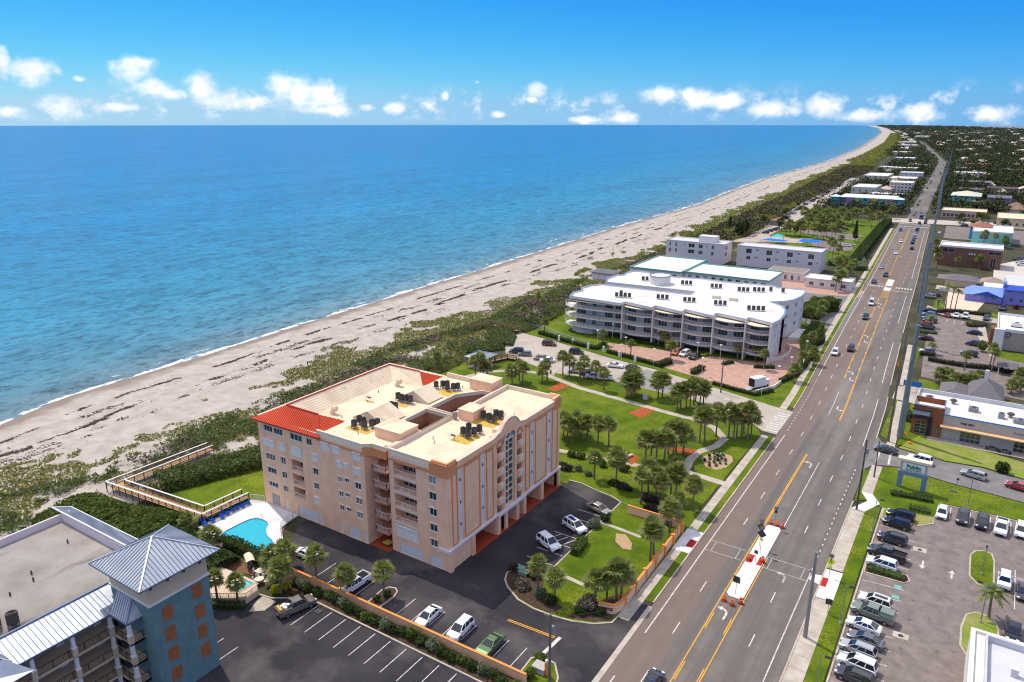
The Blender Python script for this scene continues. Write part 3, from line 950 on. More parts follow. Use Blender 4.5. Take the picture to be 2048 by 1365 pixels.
for k in range(8):
 x = 2.6 + k * 3.15
 stripe(lot5,(x, 143.4),(x, 148.6),.14, None, .047)
stripe(lot5,(12.4,119),(12.6,131),.14, None, .047); stripe(lot5,(10.2,128.7),(15.2,128.4),.12, None, .047)
for (x, y, s) in ((-.2,124.6,-1),(4.0,123.9,1)):
 mb = MB()
 for i, q in enumerate(([(-.14,-1.3),(.14,-1.3),(.14,.4),(-.14,.4)],[(-.5,.4),(.5,.4),(0,1.4)])):
  mb.sheet([(x + u, y + v * s) for u, v in q],.047)
 mb.build('direction_arrow', M_white, lot5)
M_teal_paint = mat('teal_paint', lin((110,190,168)),.7, var=.2, scale=2)
for (x, y) in ((-2.9,115.6),(-2.9,112.6)):
 mark('stall_sign', [(x - .5, y - .4),(x + .5, y - .4),(x + .5, y + .5),(x - .5, y + .5)], M_teal_paint, .048, lot5)
for (x, y) in ((-1.0,129.2),(-1.2,103.2)):
 p = mark('manhole_apron', [(x - 1.0, y - .7),(x + 1.0, y - .6),(x + 1.0, y + .8),(x - 1.0, y + .7)], M_conc, .050, lot5)
 MB().sheet([(x + .38 * math.cos(t), y + .38 * math.sin(t)) for t in np.linspace(0,2 * math.pi, 12, endpoint=False)],.056).build('manhole_cover', mat('iron', (.06,.06,.065),.7), p)
def island(P, m=None, z=.14, name='planted_island'):
 o = struct(MB().sheet(P, z), name, m or M_grass)
 kerb_loop(P)
 return o
island([(6.3,132),(6.9,133.8),(8.2,134.8),(9.3,134.2),(9.7,132),(9.7,124.4),(8.9,123.0),(7.6,123.2),(6.4,125.2)])
island([(5.9,110),(6.4,113.6),(7.6,115),(9.6,114.8),(10.4,112.6),(10.5,104),(7.0,103.2),(6.0,105.4)], M_drygrass)
island([(-8,117.0),(-2.2,117.2),(-1.5,118.2),(-2.0,119.6),(-8,120.0)], M_mulch)
island([(-8,136.8),(-2,137.6),(.2,140),(.2,142.3),(-8,141.2)], M_drygrass)
struct(MB().sheet([(-14,156.4),(-12.4,160.2),(-7.6,162.1),(1.2,159.9),(10,158.9),(30,156),(60,150),(60,160),(30,165.6),(7.2,171),(.2,170.1),(-8.8,171.9),(-12.6,174.2),(-13.8,177)],.044), 'side_street', mat('grey_street', lin((134,130,128)),.9, col2=lin((116,112,110)), scale=.25))
mark('stop_bar', [(-9.9,162.0),(-9.5,162.0),(-9.9,171.6),(-10.4,171.6)], M_white, .05)
mark('stop_bar', [(-12.3,162.0),(-11.9,162.0),(-12.0,171.6),(-12.6,171.6)], M_white, .051)
struct(MB().sheet([(-14,205.5),(-9.4,204.6),(-7.9,203.8),(-6,196),(-3,196),(0,206),(30,199.5),(30,207.5),(-9,219),(-14,217)],.046), 'side_street', M_lotpale)
lot6 = struct(MB().sheet([(-9.2,229),(8,224),(30,219),(30,262),(7,270),(5,303),(-12,311),(-11,262)],.047), 'car_park', M_lotold)
for k in range(10):
 stripe(lot6,(-9.4 - .05 * k, 236 + k * 6.6),(-4.5,237 + k * 6.6),.14, None, .053)
for k in range(6):
 stripe(lot6,(-7 + k * 2.4,306),(-7 + k * 2.4,300.5),.14, None, .053)
struct(MB().sheet([(4.8,304),(6.8,272),(8.6,262),(7.0,262),(3.2,285),(2.8,304)],.07), 'shop_pavement', M_conc)
lawn([(8.5,262),(30,255),(30,267),(9.7,271)],.075)
struct(MB().sheet([(-15,312),(-11,313),(30,304),(30,311),(-11,322),(-15,326)],.05), 'side_street', M_lotpale)
struct(MB().sheet([(-9,322),(1,320),(4,345),(-3,358),(-10,358)],.052), 'forecourt', mat('sandy_yard', lin((226,204,178)),.95, var=.1, scale=.3))
lawn([(-13,322),(-9,322),(-9,334),(-13,335)],.053)
lawn([(1,318.5),(30,311),(30,318),(4,326)],.053)
struct(MB().sheet([(-16,388),(10,384),(60,372),(60,384),(-16,400)],.048), 'side_street', MATS['grey_street'])
struct(MB().sheet([(6,396),(60,385),(60,470),(20,470),(6,440)],.046), 'car_park', mat('pale_lot', lin((206,198,186)),.92, var=.12, scale=.2))
struct(MB().sheet([(-22,455),(8,448),(10,510),(-22,520)],.047), 'forecourt', MATS['pale_lot'])
lawn([(-21,440),(-8,438),(-8,470),(-21,474)],.052)
struct(MB().sheet([(-22,530),(60,520),(60,590),(-24,594)],.046), 'car_park', M_lotold)
lawn([(-120,410),(-52,400),(-58,560),(-66,600),(-116,600),(-116,500)],.02)
struct(MB().sheet([(-118,412),(-90,400),(-84,440),(-112,450)],.05), 'play_surface', M_redmulch)
struct(MB().sheet([(-126,470),(-132,440),(-110,455),(-92,460),(-90,480),(-116,478),(-118,560),(-122,690),(-131,820),(-141,1000),(-157,1000),(-147,820),(-143,700),(-137,600),(-131,520)],.055), 'car_park', M_lotpale)
struct(MB().sheet([(-84,455),(-72,440),(-62,450),(-66,475),(-80,480),(-90,472)],.056), 'car_park', M_lotold)
struct(MB().sheet([(-84,490),(-66,490),(-66,515),(-84,520),(-112,530),(-112,518)],.056), 'car_park', M_lotold)
# ================================================================ BUILDINGS
M_glass = mat('window_glass', (.018,.03,.038),.06, col2=(.03,.05,.06), scale=.5, spec=.8)
M_glassb = mat('green_glass', (.02,.06,.07),.07, spec=.8)
M_frame = mat('white_frame', lin((228,226,222)),.5, var=.08, scale=3)
M_dark = mat('painted_shade', (.035,.03,.028),.9)
M_peach = mat('peach_stucco', lin((252,205,168)),.9, col2=lin((242,193,155)), scale=.5, bump=.25, bscale=18,
    extra=lambda nt, s, g: mixnode(nt, tex(nt, g, .5,6,(1,1,.12),.56,.8), s, lin((214,164,128))))
mat('blind_glass', lin((150,150,146)),.3)
mat('sky_glass', (.05,.075,.10),.05, spec=1.0)  # blue-grey base colour imitates sky reflected in some panes
M_orange = mat('terracotta_trim', lin((222,150,100)),.85, var=.1, scale=1)
M_cream = mat('cream_membrane', lin((228,210,180)),.85, col2=lin((196,172,140)), scale=.2, detail=9, thr=(.48,.78),
    extra=lambda nt, s, g: mixnode(nt, tex(nt, g, .55,7, lo=.62, hi=.76), s, lin((176,156,130))))
M_parapet = mat('cream_parapet', lin((234,216,190)),.85, var=.08, scale=.6)
M_red = mat('red_metal_roof', lin((226,92,58)),.55, var=.1, scale=.6)
M_redtile = mat('red_paving', lin((168,74,44)),.85, col2=lin((150,62,38)), scale=2)
M_shut = mat('shutter_white', lin((234,230,222)),.6, var=.06, scale=2)
M_strip = mat('pale_blue_strip', lin((218,218,216)),.7)
M_door = mat('garage_white', lin((222,222,222)),.6, var=.06, scale=2)
M_steel = mat('galvanised', lin((150,156,160)),.45, var=.2, scale=1.2, metal=.5)
M_ac = mat('condenser_grey', lin((84,82,82)),.6, var=.25, scale=3)
M_pad = mat('yellow_pad', lin((214,178,84)),.8, var=.2, scale=2)
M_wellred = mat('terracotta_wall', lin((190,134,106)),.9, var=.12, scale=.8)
X, Yv, Zv = (1,0,0),(0,1,0),(0,0,1)
nX, nY = (-1,0,0),(0,-1,0)
def parapet(mb, P, z0, z1, t=.35, closed=False):
 return mb.strip(list(P) + ([P[0]] if closed else []), t, z0, z1)
def topaz():
 B = thing('condominium_block', 'peach six-storey condominium block with red metal roof edge and cream flat roof', 'building', (-86,98,0))
 FL = [3.15,5.95,8.8,11.65,14.5]                       # floor levels
 # ---- left block, face towards the pool car park
 P0, ud, n = (0,79.3,0), X, nY
 ops_w, ops_s, ops_b = [],[],[]
 ops_w += [(-106.2,-103.7, a, b) for a, b in ((9.7,11.0),(6.9,8.15),(4.1,5.2))]
 ops_w += [(-106.1,-103.75,15.4,16.7),(-103.4,-101.0,15.4,16.7)]
 ops_w += [(-102.15,-100.85, a, b) for a, b in ((9.7,11.2),(6.9,8.25),(4.1,5.35))]
 ops_w += [(-99.0,-95.9,15.4,16.75),(-94.8,-93.4,15.4,16.75)]
 ops_w += [(-93.65,-92.3,9.9,11.3),(-93.7,-92.4,7.1,8.4)]
 ops_w += [(-87.4,-86.4, a, a + 1.1) for a in (10.25,7.45,4.75)] + [(-85.8,-84.75, a, a + .8) for a in (10.65,7.85,5.05)]
 ops_w += [(-83.35,-81.95, a, a + 1.3) for a in (10.1,7.25,4.5)]
 ops_s += [(-106.4,-103.7,12.3,13.7),(-102.2,-100.7,12.35,13.8),(-93.6,-92.1,12.5,13.9),(-93.8,-92.4,4.0,5.35),(-91.0,-89.2,15.4,16.8),(-88.4,-86.5,15.4,16.8),
    (-83.4,-81.6,15.4,16.8),(-83.5,-81.7,12.7,14.0),(-87.4,-86.3,13.0,14.1),(-85.7,-84.6,13.3,14.1)]
 ops_b = [(-99.15,-96.2, a, a + 2.2,1.9) for a in (12.1,9.25,6.4,3.75)]
 doors = [(-105.7,-103.5,.3,2.7),(-102.2,-101.2,.3,2.35),(-98.5,-93.3,.15,2.35),(-93.0,-92.3,.2,2.4),(-87.9,-86.9,.3,2.2),(-85.5,-82.9,.1,2.3),(-81.9,-80.98,.1,2.3)]
 w = MB()
 facade(w, P0, ud, n, (-107.7,-80.9),(0,18.2), ops_w + ops_s + ops_b + doors)
 w.quad((-107.7,79.3,0),(-107.7,115.2,0),(-107.7,115.2,17.6),(-107.7,79.3,17.6))
 w.quad((-107.7,115.2,0),(-76.4,115.2,0),(-76.4,115.2,18.2),(-107.7,115.2,18.2))
 w.quad((-80.9,79.3,0),(-80.9,84.4,0),(-80.9,84.4,18.2),(-80.9,79.3,18.2))
 w.quad((-80.9,84.4,0),(-76.4,84.4,0),(-76.4,84.4,18.2),(-80.9,84.4,18.2))
 w.quad((-76.4,84.4,0),(-76.4,80.4,0),(-76.4,80.4,18.2),(-76.4,84.4,18.2))
 wall = w.build('wall', M_peach, B)
 for o in ops_w:
  window(B, P0, ud, n, o, M_frame, M_glass, 3 if o[1] - o[0] > 2 else 2, sill=True)
 for o in ops_s:
  shutter(B, P0, ud, n, o, M_shut)
 for i, o in enumerate(ops_b):
  bk = MB()
  pbox(bk, P0, ud, n, o[0], o[1], o[2], o[3],-1.93,-1.9)
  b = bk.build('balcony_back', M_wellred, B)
  window(b, P0, ud, n, (o[0] + .15, o[1] - .5, o[2] + .05, o[3] - .15), M_frame, M_glass, 2,1.88)
  if i == 0:
   shutter(B, P0, ud, n, (o[0] + .08, o[1] - .08, o[2] + .1, o[3] - .28), M_shut, .25)
  railing(B, P0, ud, n, o[0], o[1], o[2],1.0,-.06, M_frame)
 window(B, P0, ud, n, doors[0], M_frame, M_glass, 3)
 for o in doors[1:]:
  d = MB()
  nb = 5 if o[1] - o[0] > 2 else 1
  for k in range(nb):
   z0 = o[2] + (o[3] - o[2]) * k / nb
   pbox(d, P0, ud, n, o[0], o[1], z0 + (.015 if k else 0), o[2] + (o[3] - o[2]) * (k + 1) / nb, -.17,-.08)
  d.build('garage_door' if nb > 1 else 'door', M_door, B)
 # ---- sea-side balconies peeping out on the far left
 for z in FL[1:] + [3.15]:
  s = MB()
  pts = [(-107.7,80.2),(-108.6,80.6),(-109.1,81.8),(-108.6,83.1),(-107.7,83.5)]
  s.prism(pts, z - .15, z + .95)
  s.build('balcony', M_frame, B)
 # ---- stair recess with small balconies
 for z in FL:
  t = MB(); t.box(-80.9,-76.4,81.0,84.4, z - .2, z); t.box(-79.5,-76.5,79.75,81.0, z - .2, z)
  t.build('landing', M_wellred, B)
 for z in FL:
  r = MB()
  rail_line(r, [(-79.4,81.0),(-79.4,79.85),(-76.6,79.85),(-76.6,80.4)], z, 1.0,1.4,.22)
  r.build('railing', M_frame, B)
  d = MB()
  d.box(-78.6,-77.6,84.28,84.35, z, z + 2.1)
  d.build('door', mat('dark_door', lin((96,60,44)),.6), B)
 MB().box(-81,-76.3,79.4,84.4,0,.1).build('entry_floor', M_redtile, B)
 # ---- front wing: end face
 P0 = (0,80.4,0)
 bal = [(-75.4,-70.6, z - .02 if z > 3.2 else 3.2, z + 2.3,2.2) for z in FL]
 win = [(-68.0,-66.55, z + .55, z + 2.0) for z in FL]
 gar = [(-74.8,-69.7,.1,2.05),(-68.1,-65.7,.1,2.05)]
 w = MB()
 facade(w, P0, X, nY, (-76.4,-64.2),(0,18.4), bal + win + gar)
 w.quad((-76.4,116.1,0),(-64.2,116.1,0),(-64.2,116.1,18.4),(-76.4,116.1,18.4))
 w.quad((-76.4,84.4,12),(-76.4,116.1,12),(-76.4,116.1,18.4),(-76.4,84.4,18.4))
 # ---- front wing: road face with openings for the arch window, juliet doors and undercroft
 F0, fu, fn = (-64.2,0,0), Yv, X
 jul = [(a, b, z + .05 if z > 3.2 else 4.4, z + 2.15 if z > 3.2 else 5.2,.9) for a, b in ((94.2,95.75),(100.55,102.1)) for z in (FL[0] + .2, FL[1], FL[2], FL[3], FL[4])]
 arch = [(96.5,99.55,4.15,17.1,.5)]
 under = [(87.2,93.7,.05,3.3,6),(97.1,99.9,.05,3.3,6),(103.3,108.6,.05,3.3,6),(109.7,115.2,.05,3.3,6),(94.9,96.2,.05,3.3,6),(100.9,102.3,.05,3.3,6)]
 strips = [(a, b, 4.4,17.4,.12) for a, b in ((83.25,84.2),(89.5,90.45),(105.25,106.3),(111.4,112.6))]
 facade(w, F0, fu, fn, (80.4,116.1),(0,18.4), jul + arch + under + strips)
 w.build('wall', M_peach, B)
 for o in win:
  window(B, P0, X, nY, o, M_frame, M_glass, 2, sill=True)
 for i, o in enumerate(bal):
  bk = MB()
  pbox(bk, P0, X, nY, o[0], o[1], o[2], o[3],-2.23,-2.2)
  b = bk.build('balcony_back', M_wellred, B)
  window(b, P0, X, nY, (o[0] + .25, o[1] - .25, o[2] + .05, o[3] - .12), M_frame, M_glass, 4,2.18)
  if i == 0:
   shutter(B, P0, X, nY, (o[0] + .05, o[1] - .05, o[2] + .05, o[3] - .3), M_shut, .3)
  railing(B, P0, X, nY, o[0] - .02, o[1] + .02, o[2],1.05,.02, M_frame, step=1.6)
  s = MB()
  pbox(s, P0, X, nY, o[0] - .1, o[1] + .1, o[2] - .18, o[2] - .003,.003,.12)
  s.build('balcony_slab', M_parapet, B)
 for o in gar:
  d = MB()
  for k in range(5):
   z0 = o[2] + (o[3] - o[2]) * k / 5
   pbox(d, P0, X, nY, o[0], o[1], z0 + .015, o[2] + (o[3] - o[2]) * (k + 1) / 5,-.17,-.08)
  d.build('garage_door', M_door, B)
 for o in strips:
  s = MB()
  pbox(s, F0, fu, fn, o[0], o[1], o[2], o[3],-.13,-.09)
  st = s.build('blue_strip', M_strip, B)
  for z in (7.0,11.0,15.0):
   v = MB(); pbox(v, F0, fu, fn, (o[0] + o[1]) / 2 - .12,(o[0] + o[1]) / 2 + .12, z, z + .5,-.09,-.02)
   v.build('vent', M_ac, st)
 for o in under:
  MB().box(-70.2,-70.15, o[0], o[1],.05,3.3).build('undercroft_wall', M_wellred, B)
 MB().box(-70.1,-63.6,86.6,116.3,-.02,.06).build('undercroft_floor', M_redtile, B)
 g = MB()
 pbox(g, F0, fu, fn, 96.55,99.5,4.2,17.1,-.45,-.4)
 ga = g.build('arched_window', M_glassb, B)
 f = MB()
 for u in (96.5,97.95,99.4):
  pbox(f, F0, fu, fn, u, u + .16,4.15,17.1,-.39,-.2)
 for k in range(11):
  z = 4.15 + k * 1.29
  pbox(f, F0, fu, fn, 96.5,99.55, z, z + (.26 if k % 2 == 0 else .09),-.39,-.22)
 f.build('window_frame', M_parapet, ga)
 cY, cz, r = 98.03,17.1,1.52
 fan = MB()
 arc = [(cY + r * math.cos(t), cz + r * math.sin(t)) for t in np.linspace(0, math.pi, 15)]
 fan.poly([(-64.13, y, z) for y, z in arc])
 fo = fan.build('fanlight', M_glassb, B)
 sp = MB()
 for t in np.linspace(.3, math.pi - .3,6):
  sp.bar((-64.1, cY, cz),(-64.1, cY + r * math.cos(t), cz + r * math.sin(t)),.05,.09)
 sp.bar((-64.1, cY - r, cz),(-64.1, cY + r, cz),.08,.2)
 sp.build('glazing_bars', M_frame, fo)
 ring = MB()
 ri, ro = 1.52,2.0
 for a, b in zip(np.linspace(0, math.pi, 18)[:-1], np.linspace(0, math.pi, 18)[1:]):
  q = [(cY + rr * math.cos(t), cz + rr * math.sin(t)) for rr, t in ((ri, a),(ro, a),(ro, b),(ri, b))]
  ring.add([(x, y, z) for x in (-64.2,-63.95) for y, z in q],[[4,5,6,7],[0,1,5,4],[2,3,7,6]])
 for s_ in (-1,1):
  pbox(ring, F0, fu, fn, cY + s_ * 1.76 - .24, cY + s_ * 1.76 + .24,4.2,17.1,.003,.24)
 ring.build('arch_surround', M_peach, B)
 for o in jul:
  d = MB(); pbox(d, F0, fu, fn, o[0], o[1], o[2], o[3],-.93,-.9)
  d.build('balcony_door', mat('brown_void', lin((92,66,58)),.8), B)
  if o[2] > 4.8 or True:
   b = MB()
   zt = o[2] + .1 if o[2] > 5 else 4.4
   if o[2] > 5:
    pbox(b, F0, fu, fn, o[0] - .08, o[1] + .08, zt - .35, zt + .85,.003,.55)
    bo = b.build('juliet_balcony', M_peach, B)
    p = MB(); pbox(p, F0, fu, fn, o[0] + .2, o[1] - .2, zt + .1, zt + .7,.553,.6)
    p.build('balcony_panel', M_strip, bo)
 for cYj in (94.97,101.32):
  h = MB()
  for a, b in zip(np.linspace(0, math.pi, 10)[:-1], np.linspace(0, math.pi, 10)[1:]):
   q = [(cYj + rr * math.cos(t),16.75 + rr * math.sin(t)) for rr, t in ((.8, a),(1.1, a),(1.1, b),(.8, b))]
   h.add([(x, y, z) for x in (-64.2,-64.0) for y, z in q],[[4,5,6,7],[0,1,5,4],[2,3,7,6]])
  h.build('bay_hood', M_orange, B)
 for a, b in ((81.4,82.85),(84.65,89.05),(90.9,93.0),(103.3,104.85),(106.75,110.95),(113.0,115.2)):
  f = MB()
  for (u0, u1, z0, z1) in ((a, b, 16.95,17.25),(a, b, 4.25,4.5),(a, a + .2,4.5,16.95),(b - .2, b, 4.5,16.95)):
   pbox(f, F0, fu, fn, u0, u1, z0, z1,.003,.1)
  f.build('panel_border', M_orange, B)
 for P, u0, u1, q0, qn in ((F0,80.05,93.8, fu, fn),(F0,102.7,116.3, fu, fn),(F0,93.803,102.697, fu, fn)):
  s = MB(); ex = .35 if u0 == 93.803 else 0
  pbox(s, P, q0, qn, u0, u1,3.55,3.95,.003,.28 + ex)
  pbox(s, P, q0, qn, u0, u1,3.953,4.1,.003,.42 + ex)
  s.build('ledge', M_frame, B)
 s = MB(); pbox(s, P0, X, nY, -66.2,-63.9,3.55,4.05,.003,.3); s.build('ledge', M_frame, B)
 for y in (80.75,86.7,94.3,96.65,100.4,102.8,109.15,115.65):
  MB().box(-64.75 if y > 81 else -64.5,-63.85, y - .45, y + .45,0,3.54).build('pier', M_peach, B)
 s = MB(); pbox(s, P0, X, nY, -67.6,-64.05,16.8,18.95,.003,.16); s.box(-64.2 + .003,-64.04,80.25,82.6,16.8,18.95)
 s.build('corner_block', M_orange, B)
 s = MB(); s.box(-64.2 + .003,-64.04,113.9,116.25,16.9,18.95); s.build('corner_block', M_orange, B)
 for (p, a, b, z0, z1) in ((80.4,-76.3,-67.7,16.95,17.35),(79.3,-92.0,-80.9,16.95,17.3)):
  s = MB(); pbox(s, (0, p, 0), X, nY, a, b, z0, z1,.003,.12); s.build('frieze_band', M_orange, B)
  s = MB(); pbox(s, (0, p, 0), X, nY, a + .4, b - .3, z1 + .25, z1 + .95,.003,.07); s.build('frieze_panel', mat('pale_frieze', lin((238,216,190)),.9), B)
 for a, b in ((82.7,93.6),(102.8,113.8)):
  s = MB(); pbox(s, F0, fu, fn, a, b, 17.4,17.65,.003,.14); s.build('frieze_band', M_orange, B)
 # ---- roofs
 r = MB()
 r.sheet([(-76.4,80.4),(-64.2,80.4),(-64.2,116.1),(-76.4,116.1)],18.2)
 r.sheet([(-107.5,79.3),(-82.1,79.3),(-82.1,115.2),(-107.5,115.2)],18.199)
 r.sheet([(-82.1,79.3),(-80.9,79.3),(-76.4,84.4),(-76.4,88.8),(-79.3,88.9),(-82.1,91.0)],18.2)
 r.sheet([(-82.1,97.2),(-76.4,97.2),(-76.4,98.0),(-82.1,98.0)],18.2)
 r.sheet([(-82.1,106),(-78.8,110.6),(-76.4,110.6),(-76.4,115.2),(-82.1,115.2)],18.2)
 r.build('flat_roof', M_cream, B)
 for P in ([(-82.1,91.0),(-79.3,88.9),(-76.4,88.8),(-76.4,97.2),(-82.1,97.2)],[(-82.1,98.0),(-76.4,98.0),(-76.4,110.6),(-78.8,110.6),(-82.1,106)]):
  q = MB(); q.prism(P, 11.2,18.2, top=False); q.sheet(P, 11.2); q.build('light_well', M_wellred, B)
  q = MB(); q.strip(P + [P[0]],.22,15.2,15.35); q.build('gallery', M_wellred, B)
  q = MB(); rail_line(q, [(P[0][0] + .6, P[0][1] + 1),(P[0][0] + .6, P[-1][1] - .5)],15.3,1.0,1.5,.3); q.build('railing', mat('dark_rail', lin((120,60,50)),.6), B)
  q = MB()
  parapet(q, P, 18.2,18.95,.3, True)
  q.build('parapet', M_parapet, B)
 q = MB()
 parapet(q, [(-76.4,97.2),(-76.4,84.4),(-76.4,80.6),(-67.0,80.6)],18.2,18.95,.4)
 q.build('parapet', M_parapet, B)
 q = MB(); q.strip([(-67.4,80.6),(-64.4,80.6),(-64.4,82.8)],.45,18.2,19.2); q.build('parapet', M_orange, B)
 q = MB(); parapet(q, [(-76.4,98),(-76.4,115.9),(-66.3,115.9)],18.2,19.0,.4); q.build('parapet', M_parapet, B)
 q = MB(); q.strip([(-66.4,115.9),(-64.4,115.9),(-64.4,113.6)],.45,18.2,19.3); q.build('parapet', M_peach, B)
 prof = [(82.8,18.75),(93.0,18.75),(94.0,19.1),(95.0,19.3),(95.6,19.8),(96.4,20.5),(97.3,20.85),(98.2,20.95),(99.1,20.8),(100.0,20.4),(100.7,19.7),(101.1,19.2),(101.8,18.95),(102.8,18.75),(113.7,18.75)]
 q = MB()
 for (a, za),(b, zb) in zip(prof[:-1], prof[1:]):
  q.add([(x, y, z) for x in (-64.6,-64.05) for (y, z) in ((a, 18.1),(b, 18.1),(b, zb),(a, za))],[[0,1,2,3],[4,5,6,7],[3,2,6,7]])
 q.build('parapet', M_peach, B)
 q = MB()
 for (a, za),(b, zb) in zip(prof[:-1], prof[1:]):
  q.bar((-64.3, a, za + .05),(-64.3, b, zb + .05),.75,.12)
 q.build('parapet_coping', mat('pale_coping', lin((226,196,172)),.85), B)
 for y in (96.0,94.4):
  MB().box(-66.0 if y > 95 else -65.4,-64.61, y - .6, y + .9,18.2,19.3 if y > 95 else 18.8).build('gable_prop', M_parapet, B)
 q = MB(); parapet(q, [(-92,79.5),(-81.2,79.5),(-79.9,80.6),(-77.0,80.6),(-77.0,83.4)],18.2,18.85,.35); q.build('parapet', M_parapet, B)
 q = MB(); q.strip([(-81.1,79.28),(-79.8,80.4),(-76.8,80.4)],.3,16.7,18.2); q.build('frieze_band', M_orange, B)
 q = MB(); parapet(q, [(-91,115.0),(-82.6,115.0)],18.2,19.1,.35); q.build('parapet', M_parapet, B)
 for (x0, x1, y0, y1, h) in ((-82.6,-76.8,84.0,88.5,19.9),(-75.2,-72.0,98.0,101.6,20.0),(-82.8,-77.4,111.8,115.6,20.2)):
  MB().box(x0, x1, y0, y1,18.19, h).build('stair_head', M_peach, B)
  MB().box(x0 - .12, x1 + .12, y0 - .12, y1 + .12, h, h + .15).build('stair_head_roof', M_cream, B)
 MB().tube((-75.6,97.4,18.2),(-75.6,97.4,19.6),.4,.4,10).build('flue', M_steel, B)
 ze, zr, zb = 17.65,20.35,18.3
 E_ = [(-90.9,78.9),(-108.2,78.3),(-108.2,115.6),(-91.2,115.6)]
 Rg = [(-94.0,81.9),(-102.3,81.9),(-102.3,109.6),(-94.0,109.6)]
 In = [(-91.6,85.8),(-98.4,85.8),(-98.4,106.1),(-91.4,107.4)]
 def rp(p, z):
  return (p[0], p[1], z)
 rd = MB()
 for i in range(3):
  rd.quad(rp(E_[i], ze), rp(E_[i + 1], ze), rp(Rg[i + 1], zr), rp(Rg[i], zr))
 rd.poly([rp(E_[0], ze), rp(Rg[0], zr), rp(In[0], zb)])
 rd.poly([rp(E_[3], ze), rp(In[3], zb), rp(Rg[3], zr)])
 ro = rd.build('red_roof', M_red, B)
 sm = MB()
 for k in range(36):
  t = (k + .5) / 36
  x = E_[1][0] + (E_[0][0] - E_[1][0]) * t
  yb = E_[1][1] + (E_[0][1] - E_[1][1]) * t
  if x < Rg[1][0]:
   f_ = (x - E_[1][0]) / (Rg[1][0] - E_[1][0])
  elif x > Rg[0][0]:
   f_ = (E_[0][0] - x) / (E_[0][0] - Rg[0][0])
  else:
   f_ = 1
  yt = yb + (Rg[0][1] - yb) * f_
  sm.bar((x, yb, ze + .05),(x, yt, ze + (zr - ze) * f_ + .05),.07,.1)
 for k in range(12):
  t = (k + .5) / 12
  for (e, i_, r_) in ((E_[0], In[0], Rg[0]),(E_[3], In[3], Rg[3])):
   b = Vector((e[0] + (i_[0] - e[0]) * t, e[1] + (i_[1] - e[1]) * t, ze + (zb - ze) * t))
   f_ = 1 - abs(2 * t - 1)
   a = b + (Vector((r_[0], r_[1], zr)) - (Vector((*e, ze)) + Vector((*i_, zb))) / 2) * f_
   if f_ > .1:
    sm.bar(b + Vector((0,0,.05)), a + Vector((0,0,.05)),.07,.1)
 sm.build('roof_seams', M_red, ro)
 sm = MB()
 sm.bar(rp(Rg[0], zr + .06), rp(Rg[1], zr + .06),.3,.14); sm.bar(rp(Rg[1], zr + .06), rp(Rg[2], zr + .06),.3,.14); sm.bar(rp(Rg[2], zr + .06), rp(Rg[3], zr + .06),.3,.14)
 sm.bar(rp(E_[0], ze + .08), rp(Rg[0], zr + .08),.2,.12); sm.bar(rp(E_[0], ze - .08), rp(E_[1], ze - .08),.12,.26)
 sm.build('ridge_cap', mat('dark_red_metal', lin((176,52,36)),.45), ro)
 inn = MB()
 for i in range(3):
  inn.quad(rp(Rg[i], zr - .01), rp(Rg[i + 1], zr - .01), rp(In[i + 1], zb - .1), rp(In[i], zb - .1))
 inn.build('inner_slope', M_cream, B)
 sm = MB()
 for k in range(1,8):
  t = k / 8
  a, b = [Vector(rp(Rg[i], zr)).lerp(Vector(rp(In[i], zb - .09)), t) for i in (1,2)]
  sm.bar(a, b, .05,.05)
 sm.build('membrane_seams', M_cream, B)
 MB().poly([rp(E_[0], ze), rp(E_[1], ze),(-107.7,79.3, ze),(-91,79.3, ze)]).build('soffit', M_frame, B)
 for (x0, x1, y0, y1) in ((-91.6,-84.1,87.9,93.4),(-91.3,-84.3,100.4,104.9)):
  xm = (x0 + x1) / 2
  q = MB()
  q.add([(x, y, z) for y in (y0, y1) for x, z in ((x0,18.2),(x1,18.2),(x1,18.45),(xm, 20.1),(x0,18.45))],[[0,1,2,3,4],[9,8,7,6,5]])
  q.build('gable_wall', M_parapet, B)
  q = MB()
  q.add([(x, y, z) for y in (y0 - .15, y1 + .15) for x, z in ((x0 - .2,18.4),(xm, 20.25),(x1 + .2,18.4))],[[0,1,4,3],[1,2,5,4]])
  q.build('gable_roof', M_cream, B)
 for (x, y) in ((-96.1,87.1),(-96.0,104.8)):
  q = MB(); q.tube((x, y, 18.2),(x, y, 19.0),.5,.5,12); q.tube((x, y + .2,19.3),(x + .9, y + .2,19.3),.5,.5,12); q.build('roof_fan', M_cream, B)
 for (x0, x1, y0, y1) in ((-89.4,-84.2,83.6,85.4),(-70.8,-67.2,89.6,94.0),(-72,-67.4,97.6,102.4),(-91.2,-86.8,96.6,98.0),(-87.4,-82.6,105.6,108.6),(-96,-93.6,95.2,95.7)):
  MB().box(x0, x1, y0, y1,18.2,18.23).build('walk_pad', M_pad, B)
 q = MB()
 for (x, y) in ((-93.2,86.6),(-90.6,95.6),(-94.6,94.8),(-96.5,99.8),(-73.4,88.4),(-72.2,87.2),(-70.2,90.1),(-68.8,103.6),(-67.6,104.8),(-85.6,83.0),(-84.0,111.0)):
  q.tube((x, y, 18.2),(x, y, 18.75),.07,.07,6)
 q.build('vent_pipes', M_ac, B)
 return B
topaz()
ACm = {}
